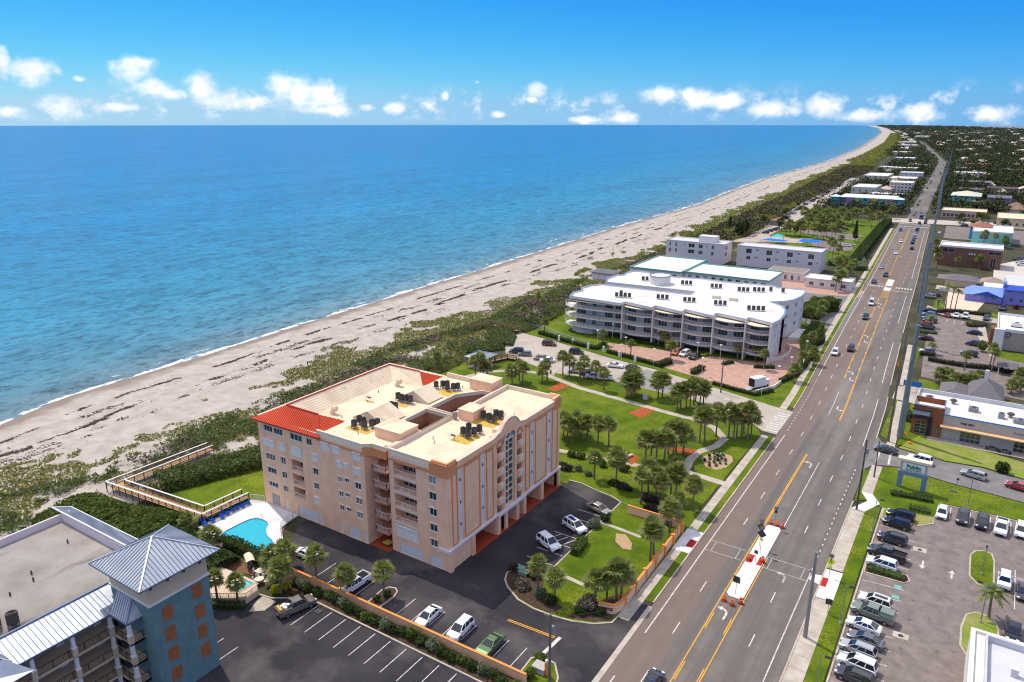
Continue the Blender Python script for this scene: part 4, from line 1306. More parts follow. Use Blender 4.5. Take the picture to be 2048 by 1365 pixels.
def ac_meshes():
 c = MB()
 c.tube((0,0,.35),(0,0,1.25),.44,.44,14)
 ACm['case'] = c.mesh('case', M_ac)
 s = MB()
 for x, y in ((-.3,-.3),(.3,-.3),(.3,.3),(-.3,.3)):
  s.box(x - .04, x + .04, y - .04, y + .04,0,.35)
 s.box(-.5,.5,-.34,-.26,.28,.34); s.box(-.5,.5,.26,.34,.28,.34)
 ACm['stand'] = s.mesh('stand', M_steel)
 g = MB()
 for k in range(3):
  r = .14 + .13 * k
  g.strip([(r * math.cos(t), r * math.sin(t)) for t in np.linspace(0,2 * math.pi, 13)],.05,1.252,1.30)
 ACm['fan_grille'] = g.mesh('fan_grille', mat('black_grille', (.02,.02,.022),.5))
ac_meshes()
def ac_unit(x, y, z, label, group, s=1.0):
 t = thing('condenser_unit', label, 'air conditioner', (x, y, z), group, local=True)
 t.scale = (s, s, s)
 for k, me in ACm.items():
  inst(k, me, t)
 return t
def ac_cluster(pts, z, where, group, s=1.0):
 for (p, w) in ordered(pts):
  ac_unit(p[0], p[1], z, w + ' condenser ' + where, group, s)
ac_cluster([(-88.0,84.5),(-88.6,86.4),(-87.4,86.2),(-86.2,85.2),(-85.4,86.3),(-84.9,87.1)],18.23, 'of the cluster behind the red hip', 'condensers on the peach block', 1.15)
ac_cluster([(-90.5,98.9),(-89.4,98.6),(-88.4,98.8),(-87.4,98.9)],18.23, 'in the row before the rear roof gable', 'condensers on the peach block', 1.15)
ac_cluster([(-88.6,94.8),(-87.6,94.9)],18.2, 'of the pair behind the near roof gable', 'condensers on the peach block', 1.1)
ac_cluster([(-88.4,108.0),(-87.5,109.0),(-86.8,109.6),(-85.6,108.1),(-84.8,109),(-84.2,109.7)],18.23, 'of the cluster beyond the rear roof gable', 'condensers on the peach block', 1.1)
ac_cluster([(-70.0,92.4),(-70.2,94.3),(-68.6,91.9),(-68.3,93.3),(-68.2,94.7)],18.23, 'of the near cluster, peach road wing', 'condensers on the peach block', 1.15)
ac_cluster([(-71.3,100.3),(-69.8,99.9),(-68.6,99.8),(-69.6,101.9),(-68.6,102.0)],18.23, 'of the far cluster, peach road wing', 'condensers on the peach block', 1.15)
for (x, y, lb) in ((-70.4,90.1, 'white pipe frame beside the near condensers on the peach wing'),(-70.6,103.2, 'white pipe frame beside the far condensers on the peach wing'),(-94.8,95.4, 'low pipe frame with sign on the sea half of the peach roof')):
 t = thing('pipe_frame', lb, 'frame', (x, y, 18.2), None, True)
 q = MB()
 for u in (-.9,.9):
  q.tube((u, 0,0),(u, 0,1.2),.04,.04,6)
 q.tube((-.9,0,.55),(.9,0,.55),.03,.03,6); q.tube((-.9,0,1.15),(.9,0,1.15),.03,.03,6)
 o = q.build('rails', M_frame); o.parent = t
 o = MB().box(-.5,.5,-.06,.06,.7,.95).build('switch_box', M_ac); o.parent = t
# ---------------------------------------------------------------- white curved condominium
M_whitewall = mat('white_stucco', lin((232,224,216)),.9, col2=lin((222,212,202)), scale=.3, bump=.15, bscale=12)
M_whiteroof = mat('white_membrane', lin((222,219,213)),.8, col2=lin((190,180,164)), scale=.13, detail=9, thr=(.5,.8))
M_canopy = mat('cream_canopy', lin((232,216,190)),.85, var=.08, scale=.5)
M_bluecop = mat('blue_coping', lin((120,150,180)),.5)
def white_condo():
 B = thing('curved_condominium', 'long white condominium with scalloped balconies and wavy white roof', 'building', (-83,242,0))
 ZR = 12.4
 front = [(-116,219.4),(-97.2,219.4),(-97,219.6),(-86.4,219.6),(-86.2,219.8),(-76.4,219.8),(-76.2,220),(-66.5,220),(-66.3,220.2),(-56.6,220.2),(-56.4,220.4),(-49,220.4)]
 roofP = [(-116,215),(-97.1,214.6),(-96.6,217.6),(-86.2,214.9),(-86.3,218.0),(-76.3,215.1),(-76.4,218.5),(-66.4,215.5),(-66.7,219.4),(-56.7,216.9),(-56.6,219.4),(-48.8,216.5),(-47.9,222),(-48.4,229.7),
    (-49.6,235.6),(-51.8,240.3),(-56.4,244),(-53,246.4),(-50.6,251),(-49.5,258),(-49.6,264),(-50.8,269.5),(-60.7,268.4),(-61,270),(-70,269),(-79.4,267.4),(-88,268),(-98.5,265.5),(-109.6,267.8),(-114,268.6),(-116.2,267.3),
    (-116.8,263),(-116,258.8),(-118,255.6),(-118.2,249),(-115.7,242.4),(-82.7,244.9),(-82.7,240.2),(-115.6,238.2),(-118.0,234.5),(-118.8,229),(-116.6,225.6),(-117.8,221)]
 MB().sheet(roofP, ZR).build('roof', M_whiteroof, B)
 q = MB(); q.strip(roofP + [roofP[0]],.45, ZR - .35, ZR + .42); q.build('parapet', M_whitewall, B)
 q = MB(); q.strip(roofP + [roofP[0]],.5, ZR + .42, ZR + .48); q.build('coping', M_bluecop, B)
 wp = [(-116,219.4)] + front[1:] + [(-48.3,229.7),(-49.6,235.6),(-51.8,240.3),(-56.4,244),(-53,246.4),(-50.6,251),(-49.6,258),(-49.7,264),(-50.8,269.3),(-60.7,268.2),(-79.4,267.2),(-98.5,265.4),(-116,267),(-116,242.6),(-82.9,244.7),(-82.9,240.4),(-116,238)]
 w = MB()
 FLo = [2.75,5.95,9.15]
 FRONT_OPS = []
 facade(w, (0,219.8,0), X, nY, (-116,-49),(2.4, ZR),[],.1)
 for a, b in zip(wp[len(front):-1], wp[len(front) + 1:]):
  w.quad((*a, 0),(*b, 0),(*b, ZR),(*a, ZR))
 w.quad((-116,238,0),(-116,219.8,0),(-116,219.8, ZR),(-116,238, ZR))
 w.quad((-116,222,0),(-52,222,0),(-52,222,2.6),(-116,222,2.6))
 ops = [(y, y + 1.2, z + .9, z + 2.1) for y in (222.2,226.8) for z in FLo]
 facade(w, (-49,0,0), Yv, X, (220.4,229.7),(0, ZR), ops)
 w.build('wall', M_whitewall, B)
 for o in ops:
  window(B, (-49,0,0), Yv, X, o, M_frame, M_glassb, 2)
 for x in (-97.1,-86.3,-76.3,-66.5,-56.6,-49.0):
  MB().box(x - .2, x + .2,215.6 if x > -50 else 216.4,219.79,0, ZR - .36).build('party_fin', M_whitewall, B)
 bays = [(-116,-97.3),(-96.9,-86.5),(-86.1,-76.5),(-76.1,-66.7),(-66.3,-56.8),(-56.4,-49.2)]
 for bi, (a, b) in enumerate(bays):
  def bow(t):
   return 217.6 - (2.6 if bi else 3.2) * math.sin(math.pi * (.12 + .76 * t) if bi else math.pi * (.35 + .5 * t))
  N = 10
  for z in FLo + [ZR - .75]:
   top = z > 11
   arc = [(a + (b - a) * k / N, bow(k / N)) for k in range(N + 1)]
   s = MB().prism(arc + [(b, 219.79),(a, 219.79)], z - .22, z, True)
   s.build('canopy' if top else 'balcony_slab', M_canopy if top else M_whitewall, B)
   if not top:
    r = MB(); rail_line(r, [(p[0], p[1] + .1) for p in arc], z, 1.05,2.0,.22,.07)
    r.build('railing', M_frame, B)
  for z in FLo:
   xs = [(a + .7, a + 3.6),(b - 4.0, b - .6)] if bi else [(a + .5, a + 4.0),(a + 6.4, a + 7.8),(b - 7.4, b - 4.6),(b - 3.6, b - .6)]
   for (p, q_) in xs:
    window(B, (0,219.8,0), X, nY, (p, q_, z + .08, z + 2.35), M_frame, M_glassb, 3,-.12)
 arc = [(-116,214.8),(-118.4,216.4),(-119.4,218.6),(-118.8,221)]
 for z in FLo:
  MB().prism(arc + [(-116,221)], z - .22, z, True).build('balcony_slab', M_whitewall, B)
  r = MB(); rail_line(r, arc, z, 1.05,1.5,.25,.07); r.build('railing', M_frame, B)
 MB().prism([(-116,221.5),(-116,217.4),(-113,216.2),(-108,217),(-107,221.5)],0,2.5).build('drum_base', M_whitewall, B)
 MB().prism([(-110.5,222),(-110.5,218.6),(-103.5,218),(-103.5,222)],0,2.5).build('undercroft_wall', M_whitewall, B)
 for (p, q_) in (((-53,246.4),(-50.6,251)),((-50.6,251),(-49.6,258)),((-49.6,258),(-49.7,264))):
  d = Vector((q_[0] - p[0], q_[1] - p[1],0)); Ln = d.length; d /= Ln
  nn = Vector((d.y, -d.x, 0))
  for z in FLo:
   window(B, (p[0], p[1],0), d, nn, (Ln * .35, Ln * .35 + 1.3, z + .7, z + 2.1), M_frame, M_glassb, 2,-.1)
 q = MB(); q.strip([(-48.8,219),(-46.4,223),(-45.6,229),(-46.4,235),(-48.5,238)],.25,0,1.3); q.build('ramp_wall', M_whitewall, B)
 MB().prism([(-50,246),(-45.4,247),(-44.4,254),(-45.2,259),(-49.6,259)],0,1.1).build('entrance_ramp', M_whitewall, B)
 q = MB()
 for t in range(14):
  a = 2 * math.pi * t / 14
 cyl = [(-98.6 + 3.6 * math.cos(t) * 1.05,252.6 + 4.2 * math.sin(t)) for t in np.linspace(0,2 * math.pi, 18, endpoint=False)]
 MB().prism(cyl, ZR, ZR + 3.0).build('lift_house', M_whitewall, B)
 q = MB(); q.strip(cyl + [cyl[0]],.3, ZR + 3.0, ZR + 3.3); q.build('lift_house_coping', M_bluecop, B)
 for (x, y) in ((-73.5,240.6),(-67.6,240.4)):
  MB().box(x - 1.3, x + 1.3, y - .9, y + .9, ZR, ZR + 1.0).build('skylight_box', M_canopy, B)
white_condo()
for (c, w, n_) in (((-101,223.5), 'leftmost of the two groups by the sea end', 5),((-88,228.5), 'second group along the balcony edge', 3),((-79,229.5), 'third group along the balcony edge', 3),((-69,230.8), 'fourth group along the balcony edge', 3),((-57.9,229.6), 'group nearest the highway by the balconies', 4),
     ((-104.2,253.6), 'group beside the round lift house', 3),((-89.2,254.8), 'rear group just right of the lift house', 3),((-78.2,255), 'rear group in the middle of the roof', 3),((-68.4,254.8), 'rear group right of the roof boxes', 3),((-63.8,257.6), 'rear group before the last two units', 3),((-59,260.8), 'rear single unit', 1),((-54.9,261), 'rear unit nearest the highway', 1)):
 for i in range(n_):
  nth = ('the only unit' if n_ == 1 else ['first unit', 'second unit', 'third unit', 'fourth unit', 'fifth unit'][i])
  ac_unit(c[0] - 1.5 + 1.35 * (i % 4), c[1] + .5 * i + (1.6 if i > 3 else 0),12.4, nth + ', ' + w + ', white condominium', 'condensers on the white condominium', 1.25)
# ---------------------------------------------------------------- generic block
def block(name, label, cat, x0, x1, y0, y1, h, wm, rm, wins=(), side=(), par=.5, sideface='+X', glass=None, trim=None, mull=2, sill=False):
 """flat-roofed block; wins on the face towards -Y, side on the face towards +X or -X (u0,u1,z0,z1)"""
 B = thing(name, label, cat, ((x0 + x1) / 2,(y0 + y1) / 2,0))
 gm = glass or M_glass
 w = MB()
 facade(w, (0, y0,0), X, nY, (x0, x1),(0, h), list(wins))
 xs, xo = (x1, x0) if sideface == '+X' else (x0, x1)
 sn = X if sideface == '+X' else nX
 facade(w, (xs, 0,0), Yv, sn, (y0, y1),(0, h), list(side))
 w.quad((xo, y0,0),(xo, y1,0),(xo, y1, h),(xo, y0, h))
 w.quad((x0, y1,0),(x1, y1,0),(x1, y1, h),(x0, y1, h))
 w.build('wall', wm, B)
 for o in wins:
  window(B, (0, y0,0), X, nY, o, M_frame, gm, mull, sill=sill)
 for o in side:
  window(B, (xs, 0,0), Yv, sn, o, M_frame, gm, mull)
 MB().box(x0 + .003, x1 - .003, y0 + .003, y1 - .003, h - .2, h - .02).build('roof', rm, B)
 if par:
  q = MB(); q.strip([(x0, y0),(x1, y0),(x1, y1),(x0, y1),(x0, y0)],.36, h - .3 if trim else h - .02, h + par)
  q.build('parapet', trim or wm, B)
 return B
def grid(u0, u1, n, w, rows, h):
 return [(u, u + w, z, z + h) for z in rows for u in (np.linspace(u0, u1 - w, n) if n > 1 else [u0])]
M_green = mat('green_fascia', lin((120,176,160)),.6)
block('motel_block', 'low white-roofed motel with pale green fascia, sea side wing', 'building', -133,-109,303,338,6.6, M_whitewall, M_whiteroof, grid(-131,-111,6,1.6,(1.0,4.0),1.6), par=.5, trim=M_green)
block('motel_block', 'low white-roofed motel with pale green fascia, road side wing', 'building', -108.5,-72,306.5,330,6.4, M_whitewall, M_whiteroof, grid(-107,-73.5,10,1.8,(1.0,3.9),1.7),[(309,311,1,3)], par=.5, trim=M_green)
M_block = mat('pale_render', lin((222,212,208)),.9, var=.05, scale=.4)
M_greyroof = mat('grey_gravel_roof', lin((206,206,206)),.9, var=.12, scale=.3)
b = block('apartment_block', 'white three-storey apartment block with box on its roof, nearest the beach', 'building', -141,-110,367,380,10, M_block, M_greyroof,
   [(x, x + w_, z, z + 2.0) for x, w_ in ((-139.3,1.0),(-136,1.0),(-128.8,3.2),(-123.4,2.2),(-116.6,1.2)) for z in (4.1,7.2)] + [(-131.6,-130.6,8.2,8.8),(-119.5,-118.5,8,8.6)],[(369,372,7,9),(369,372,3.8,5.8)],.4)
MB().box(-125,-116,371,377,9.99,13).build('roof_box', M_block, b)
b = block('apartment_block', 'white three-storey apartment block with two rows of windows, behind the motel', 'building', -104,-64,369,381,10, M_block, M_greyroof,
   [(x, x + 2.8,6.6,9.0) for x in (-99.6,-89.6,-79.8,-70)] + [(x, x + 2.0,3.5,5.2) for x in (-99.2,-89.3,-79.5,-69.6)] + [(x, x + 1.4,8.2,8.9) for x in (-94.8,-85,-75)] + [(x, x + 1.4,4.6,5.2) for x in (-95,-85.2,-75.4,-66.2)],(),.4)
block('low_block', 'low flat-roofed office behind the palms at the highway', 'building', -64,-45,336,347,3.8, M_whitewall, M_whiteroof, grid(-62,-47,4,1.8,(1.0,),1.5),[(338,340,1,3)],.25)
block('low_block', 'low grey-roofed motel wing between the white blocks', 'building', -82,-66,344,356,4.0, M_block, mat('brown_gravel', lin((150,138,126)),.9, var=.15, scale=.5), grid(-80.5,-67.5,5,1.2,(.6,),2.2),(),.15)
b = thing('beach_deck_house', 'small grey flat-roofed beach house beside the motel', 'building', (-146,303,0))
MB().box(-150,-140,299,307,0,3.2).build('wall', M_block, b); MB().box(-151,-139,298,308,3.2,3.5).build('roof', mat('dark_grey_roof', lin((110,112,116)),.8, var=.2), b)
# ---------------------------------------------------------------- teal tower block with ribbed blue-grey metal roofs
M_teal = mat('teal_stucco', lin((112,138,138)),.9, col2=lin((100,126,126)), scale=.8, bump=.3, bscale=20)
M_tan = mat('tan_stucco', lin((206,184,156)),.9, var=.06, scale=.6)
M_metal = mat('blue_grey_metal', lin((188,194,198)),.42, col2=lin((168,176,182)), scale=.4, metal=.25)
M_seam = mat('seam_blue', lin((104,120,144)),.5, metal=.2)
M_wood = mat('brown_timber', lin((110,72,50)),.7, var=.2, scale=2)
M_gravel = mat('tan_roof_felt', lin((168,160,152)),.9, col2=lin((138,130,122)), scale=.14, detail=8,
    extra=lambda nt, s, g: mixnode(nt, tex(nt, g, .25,7,(1,.3,1),.58,.72), s, lin((104,94,86))))
M_board = mat('orange_shutter', lin((172,108,66)),.7, col2=lin((150,92,56)), scale=2)
def seams(mb, A, Bp, Cp, D, n, r=.05):
 """ribs from edge A-B (eave) to edge D-C (top)"""
 A, Bp, Cp, D = map(Vector, (A, Bp, Cp, D))
 for k in range(n + 1):
  t = k / n
  mb.bar(A.lerp(Bp, t) + Vector((0,0,.03)), D.lerp(Cp, t) + Vector((0,0,.03)), r, .07)
def hip(parent, x0, x1, y0, y1, ze, za, n, m=None, ms=None, name='hip_roof', rdg=0.0):
 m = m or M_metal; ms = ms or M_seam
 cx, cy = (x0 + x1) / 2,(y0 + y1) / 2
 C = [(x0, y0, ze),(x1, y0, ze),(x1, y1, ze),(x0, y1, ze)]
 if x1 - x0 >= y1 - y0:
  A1, A2 = (cx - rdg, cy, za),(cx + rdg, cy, za)
 else:
  A1, A2 = (cx, cy - rdg, za),(cx, cy + rdg, za)
 q = MB()
 if x1 - x0 >= y1 - y0:
  F = [(C[0], C[1], A2, A1),(C[1], C[2], A2),(C[2], C[3], A1, A2),(C[3], C[0], A1)]
 else:
  F = [(C[0], C[1], A1),(C[1], C[2], A2, A1),(C[2], C[3], A2),(C[3], C[0], A1, A2)]
 for f in F:
  q.poly(f)
 o = q.build(name, m, parent)
 if n:
  s = MB()
  for i in range(4):
   a, b = Vector(C[i]), Vector(C[(i + 1) % 4])
   tp = [Vector(p) for p in F[i][2:]]
   t0, t1 = (tp[-1], tp[0])
   nn = max(3, int(round((b - a).length / ((x1 - x0) / n))))
   e = (b - a); L2 = e.length_squared
   s0, s1 = (t0 - a).dot(e) / L2,(t1 - a).dot(e) / L2
   for k in range(1, nn):
    t = k / nn
    p = a.lerp(b, t)
    if t < s0:
     tt = t / s0; top = a.lerp(t0, tt)
    elif t > s1:
     tt = (1 - t) / (1 - s1); top = b.lerp(t1, tt)
    else:
     top = t0.lerp(t1,(t - s0) / max(1e-6, s1 - s0)) if s1 > s0 + 1e-6 else t0
    s.bar(p + Vector((0,0,.03)), top + Vector((0,0,.03)),.05,.07)
  s.build('roof_seams', ms, o)
  s = MB()
  for i in range(4):
   s.bar(Vector(C[i]) + Vector((0,0,.04)), Vector(F[i][2 if len(F[i]) == 3 else 3]) + Vector((0,0,.04)),.2,.12)
  s.build('hip_caps', m, o)
  s = MB()
  for i in range(4):
   s.bar(Vector(C[i]) - Vector((0,0,.09)), Vector(C[(i + 1) % 4]) - Vector((0,0,.09)),.1,.2)
  s.build('fascia', ms, o)
 return o
def teal_tower():
 B = thing('teal_condominium', 'teal and tan condominium with ribbed blue-grey metal roofs and square corner tower', 'building', (-95,36,0))
 ops = [(y, y + 1.35, z, z + 2.0) for y in (40.4,44.6) for z in ((11.0,8.0,5.0,2.0) if y < 42 else (11.6,8.6,5.6,2.6))]
 w = MB(); facade(w, (-77.3,0,0), Yv, X, (39.0,47.0),(0,14.0), ops, .1)
 w.quad((-85.8,47,0),(-77.3,47,0),(-77.3,47,14),(-85.8,47,14)); w.quad((-85.8,39,0),(-77.3,39,0),(-77.3,39,14),(-85.8,39,14))
 w.build('wall', M_teal, B)
 for o in ops:
  s = MB()
  for k in range(9):
   z0 = o[2] + (o[3] - o[2]) * k / 9
   pbox(s, (-77.3,0,0), Yv, X, o[0], o[1], z0 + .02, o[2] + (o[3] - o[2]) * (k + 1) / 9,-.09,.03)
  s.build('window_shutter', M_board, B)
 MB().box(-85.8,-77.3,39,47,14.25,17.5).build('tower_top', M_tan, B)
 MB().box(-85.95,-77.15,38.85,47.15,14.0,14.25).build('string_course', M_frame, B)
 hip(B, -87.0,-76.1,37.5,48.3,17.45,20.3,22)
 MB().sheet([(-87,37.5),(-76.1,37.5),(-76.1,48.3),(-87,48.3)],17.36).build('soffit', M_frame, B)
 for y in (39.4,41.6,43.8,46.0,47.6):
  q = MB(); q.box(-77.29,-76.5, y - .12, y + .12,17.0,17.3); q.box(-77.29,-77.0, y - .12, y + .12,16.3,17.0); q.build('bracket', M_wood, B)
 MB().box(-111,-86.5,20,46.3,11.5,11.8).build('flat_roof', M_gravel, B)
 q = MB(); q.box(-111.3,-111,15,46.6,0,12.9); q.build('parapet', MATS['pale_render'], B)
 q = MB(); q.box(-111,-92,45.3,45.6,11.8,13.2); q.build('parapet', MATS['pale_render'], B)
 A = [(-113.5,47.9,12.2),(-92.5,48.3,12.2),(-92.5,45.5,13.35),(-113.5,45.3,13.35)]
 q = MB(); q.poly(A); o = q.build('lean_to_roof', M_metal, B)
 s = MB(); seams(s, A[0], A[1], A[2], A[3],44); s.build('roof_seams', M_seam, o)
 s = MB(); s.bar(A[3], A[2],.2,.15); s.bar(A[0], A[1],.14,.2); s.bar(A[0], A[3],.2,.15); s.build('roof_trim', M_frame, o)
 MB().box(-113,-86,47.0,47.3,0,12.2).build('wall', M_teal, B)
 A = [(-82.9,12,12.0),(-82.9,38.0,12.0),(-87.2,40.5,13.4),(-87.2,12,13.4)]
 q = MB(); q.poly(A); o = q.build('gallery_roof', M_metal, B)
 s = MB(); seams(s, (-82.9,12,12.0),(-82.9,38.0,12.0),(-87.2,38.0,13.4),(-87.2,12,13.4),44); s.build('roof_seams', M_seam, o)
 s = MB(); s.bar((-87.25,12,13.45),(-87.25,40.5,13.45),.25,.2); s.bar((-82.9,12,11.92),(-82.9,37.2,11.92),.1,.22); s.build('roof_trim', M_seam, o)
 A0, A1, A2 = (-83.0,37.0,12.0),(-79.3,37.0,12.0),(-79.3,41.0,12.0)
 q = MB(); q.poly([A0, A1,(-81.6,39.6,14.2),(-84.8,39.6,14.2)]); q.poly([A1, A2,(-80.2,41.5,13.4),(-81.6,39.6,14.2)])
 o = q.build('porch_roof', M_metal, B)
 s = MB(); seams(s, A0, A1,(-81.6,39.6,14.2),(-84.8,39.6,14.2),8); seams(s, A1, A2,(-80.2,41.5,13.4),(-81.6,39.6,14.2),7); s.build('roof_seams', M_seam, o)
 s = MB(); s.bar(A1,(-81.6,39.6,14.25),.2,.12); s.bar((A0[0], A0[1],11.92),(A1[0], A1[1],11.92),.1,.2); s.bar((A1[0], A1[1],11.92),(A2[0], A2[1],11.92),.1,.2); s.build('roof_trim', M_seam, o)
 hip(B, -92,-83.2,17.8,26.2,12.6,16.0,22)
 q = MB(); q.poly([(-83.6,22.4,12.1),(-80.4,22.4,12.1),(-80.4,27.2,12.1),(-83.0,25.4,13.6)]); q.build('porch_roof', M_metal, B)
 MB().box(-91,-84.2,18.8,25.2,0,12.5).build('wall', M_tan, B)
 MB().box(-87.0,-86.6,12,39,0,12.4).build('gallery_wall', mat('mauve_render', lin((160,140,136)),.9, var=.1), B)  # mauve-grey wall colour with slight random variation
 for z in (0.2,2.9,5.9,8.9):
  q = MB(); q.box(-86.6,-83.2,12,38.2, z - .3, z); q.box(-83.2,-79.5,37.2,39, z - .3, z); q.box(-81.6,-79.5,37.2,40.8, z - .3, z - .003)
  q.build('gallery_slab', M_tan, B)
  if z > 1:
   q = MB(); rail_line(q, [(-83.3,26.5),(-83.3,37.3)], z, 1.05,1.8,.18,.06); rail_line(q, [(-83.2,37.3),(-79.6,37.3),(-79.6,38.9)], z, 1.05,1.8,.18,.06)
   q.build('railing', mat('dark_bronze', lin((64,50,42)),.5), B)
 for (x, y) in ((-83.2,28.0),(-83.2,32.5),(-83.3,37.0),(-79.7,37.4),(-79.7,40.4)):
  for z in (0.2,2.9,5.9,8.9):
   q = MB(); q.box(x - .28, x + .28, y - .28, y + .28, z, z + 1.1)
   q.build('post_base', M_tan, B)
   q = MB(); q.box(x - .2, x + .2, y - .2, y + .2, z + 1.1, z + 2.7); q.box(x - .3, x + .3, y - .3, y + .3, z + 1.1, z + 1.25); q.build('post', M_frame, B)
 for y in (29.5,34.0):
  for z in (3.0,6.0,9.0):
   window(B, (-86.6,0,0), Yv, X, (y, y + 1.9, z + .9, z + 2.2), M_frame, M_glass, 2,-.1)
   q = MB(); q.box(-86.59,-86.5, y + 2.5, y + 3.4, z - .05, z + 2.1); q.build('door', M_door, B)
teal_tower()
q = thing('condenser_unit', 'grey condenser on the tan flat roof, nearest the ribbed gallery roof', 'air conditioner', (-90.6,29.6,11.8), None, True); q.scale = (1.5,1.5,1.5)
for k, me in ACm.items(): inst(k, me, q)
q = thing('condenser_unit', 'grey condenser on the tan flat roof at the picture edge', 'air conditioner', (-92.0,28.2,11.8), None, True); q.scale = (1.5,1.5,1.5)
for k, me in ACm.items(): inst(k, me, q)
q = thing('condenser_unit', 'blue-topped condenser half under the tower eave', 'air conditioner', (-90.2,42.6,11.8), None, True); q.scale = (1.4,1.4,1.4)
for k, me in ACm.items(): inst(k, me, q)
for i, (x, y) in enumerate(((-104,42.6),(-106.6,33),(-103.4,33.4),(-100.2,36),(-98.4,35.4),(-99.8,31.8),(-97.5,32.2))):
 t = MB().tube((x, y, 11.8),(x, y, 12.35),.12,.12,8).build('vent_pipe', M_ac)
 tag(t, 'short dark vent pipe on the tan flat roof', 'pipe', 'vent pipes on the tan roof')
# ---------------------------------------------------------------- shops on the right
def text(body, size, m, parent, loc, rot, name='lettering', depth=.04, sx=1.0, bold=0.0):
 c = bpy.data.curves.new(name, 'FONT')
 c.body = body
 c.size = size
 c.extrude = depth
 c.offset = bold
 c.align_x = 'CENTER'
 tmp = bpy.data.objects.new(name + '_curve', c)
 COL.objects.link(tmp)
 dg = bpy.context.evaluated_depsgraph_get()
 me = bpy.data.meshes.new_from_object(tmp.evaluated_get(dg))
 bpy.data.objects.remove(tmp)
 me.materials.clear()
 me.materials.append(m)
 o = bpy.data.objects.new(name, me)
 COL.objects.link(o)
 M4 = Matrix.Translation(Vector(loc)) @ rot.to_4x4() @ Matrix.Diagonal((sx, 1,1,1))
 me.transform(M4)
 adopt(o, parent)
 return o
FACE_S = Matrix(((1,0,0),(0,0,-1),(0,1,0)))           # upright lettering on a face looking towards -Y
M_letter = mat('dark_lettering', (.03,.03,.04),.5)
M_stone = mat('grey_stone_cladding', lin((190,184,176)),.9, col2=lin((172,166,158)), scale=2.5, bump=.3, bscale=9)
M_rust = mat('rust_cladding', lin((158,98,68)),.8, col2=lin((140,84,58)), scale=1.5)
M_black = mat('black_trim', (.03,.03,.035),.5)
def strip_mall():
 B = thing('shop_row', 'stone-clad shop row with white roof and rust-brown corner tower', 'building', (6,188,0))
 x0, x1, y0, y1, h = -1.7,30,183.6,198.5,5.7
 doors = [(2.2,6.2),(12.4,16.4),(22.5,26.5)]
 ops = [(a, b, .15,3.0) for a, b in doors]
 w = MB(); facade(w, (0, y0,0), X, nY, (x0, x1),(0, h), ops, .25)
 w.quad((x0, y0,0),(x0, y1,0),(x0, y1, h),(x0, y0, h)); w.quad((x0, y1,0),(x1, y1,0),(x1, y1, h),(x0, y1, h))
 w.build('wall', M_stone, B)
 for o in ops:
  window(B, (0, y0,0), X, nY, o, mat('tan_frame', lin((196,182,150)),.5), M_glass, 4,.25,3)
 MB().box(-7.6, x1, y0 + .1, y1, h - .4, h - .1).build('roof', M_whiteroof, B)
 q = MB(); q.strip([(x0, y0 + .15),(x1, y0 + .15)],.3, h, h + .18); q.build('coping', mat('bright_blue', lin((52,118,190)),.5), B)
 q = MB(); q.strip([(-7.6, y0 + 2),(-7.6, y1 - .3),(x1, y1 - .3)],.3, h - .1, h + .9); q.build('parapet', M_greyroof, B)
 q = MB(); q.box(x0 - .2, x1, y0 - 1.7, y0 - .003,3.25,3.5); q.build('awning', mat('tan_awning', lin((226,186,138)),.8), B)
 for k in range(8):
  MB().bar((x0 + 1 + k * 4, y0 - 1.5,3.5),(x0 + 1 + k * 4, y0 - .02,4.6),.04,.04).build('awning_rod', M_steel, B)
 ops = [(-7.0,-4.6,.2,3.3),(-2.9,-1.95,.6,2.6)]
 w = MB(); facade(w, (0,183.4,0), X, nY, (-7.7,-1.5),(0,7.2), ops, .3); w.quad((-7.7,183.4,0),(-7.7,190,0),(-7.7,190,7.2),(-7.7,183.4,7.2)); w.quad((-1.5,183.4,5.6),(-1.5,190,5.6),(-1.5,190,7.2),(-1.5,183.4,7.2))
 w.quad((-7.7,190,5.3),(-1.5,190,5.3),(-1.5,190,7.2),(-7.7,190,7.2))
 w.build('tower_wall', M_rust, B)
 for o in ops:
  window(B, (0,183.4,0), X, nY, o, MATS['tan_frame'], M_glass, 2,.3,4)
 q = MB(); q.box(-7.6,-4.3,183.1,183.397,4.9,6.2); q.build('sign_panel', M_greyroof, B)
 q = MB(); q.box(-7.9,-3.9,182.4,183.1,6.2,6.5); q.box(-7.9,-3.7,182.4,183.1,4.4,4.8); q.build('tower_fin', M_black, B)
 q = MB(); q.box(-4.5,-3.6,183.1,183.397,0,4.4); q.build('tower_pier', M_black, B)
 q = MB(); q.strip([(-7.6,183.6),(-1.6,183.6),(-1.6,189.8)],.3,7.2,7.35); q.build('coping', M_bluecop, B)
 MB().sheet([(-7.6,183.5),(-1.6,183.5),(-1.6,189.9),(-7.6,189.9)],5.9).build('tower_roof', M_whiteroof, B)
 text('NAIL SPA', .62, M_letter, B, (3.2, y0 - .06,4.3), FACE_S, bold=.02)
 q = MB()                                                     # looping script sign, not legible
 for k in range(9):
  xx = 12.0 + k * .55
  q.bar((xx, y0 - .05,4.25),(xx + .35, y0 - .05,4.65 + .25 * (k % 3 == 0)),.05,.09); q.bar((xx + .35, y0 - .05,4.65),(xx + .55, y0 - .05,4.25),.05,.09)
 q.build('script_sign', mat('teal_script', lin((60,110,116)),.5), B)
 MB().box(-4,30,180.9,183.3,.05,.16).build('shop_terrace', M_conc, B)
strip_mall()
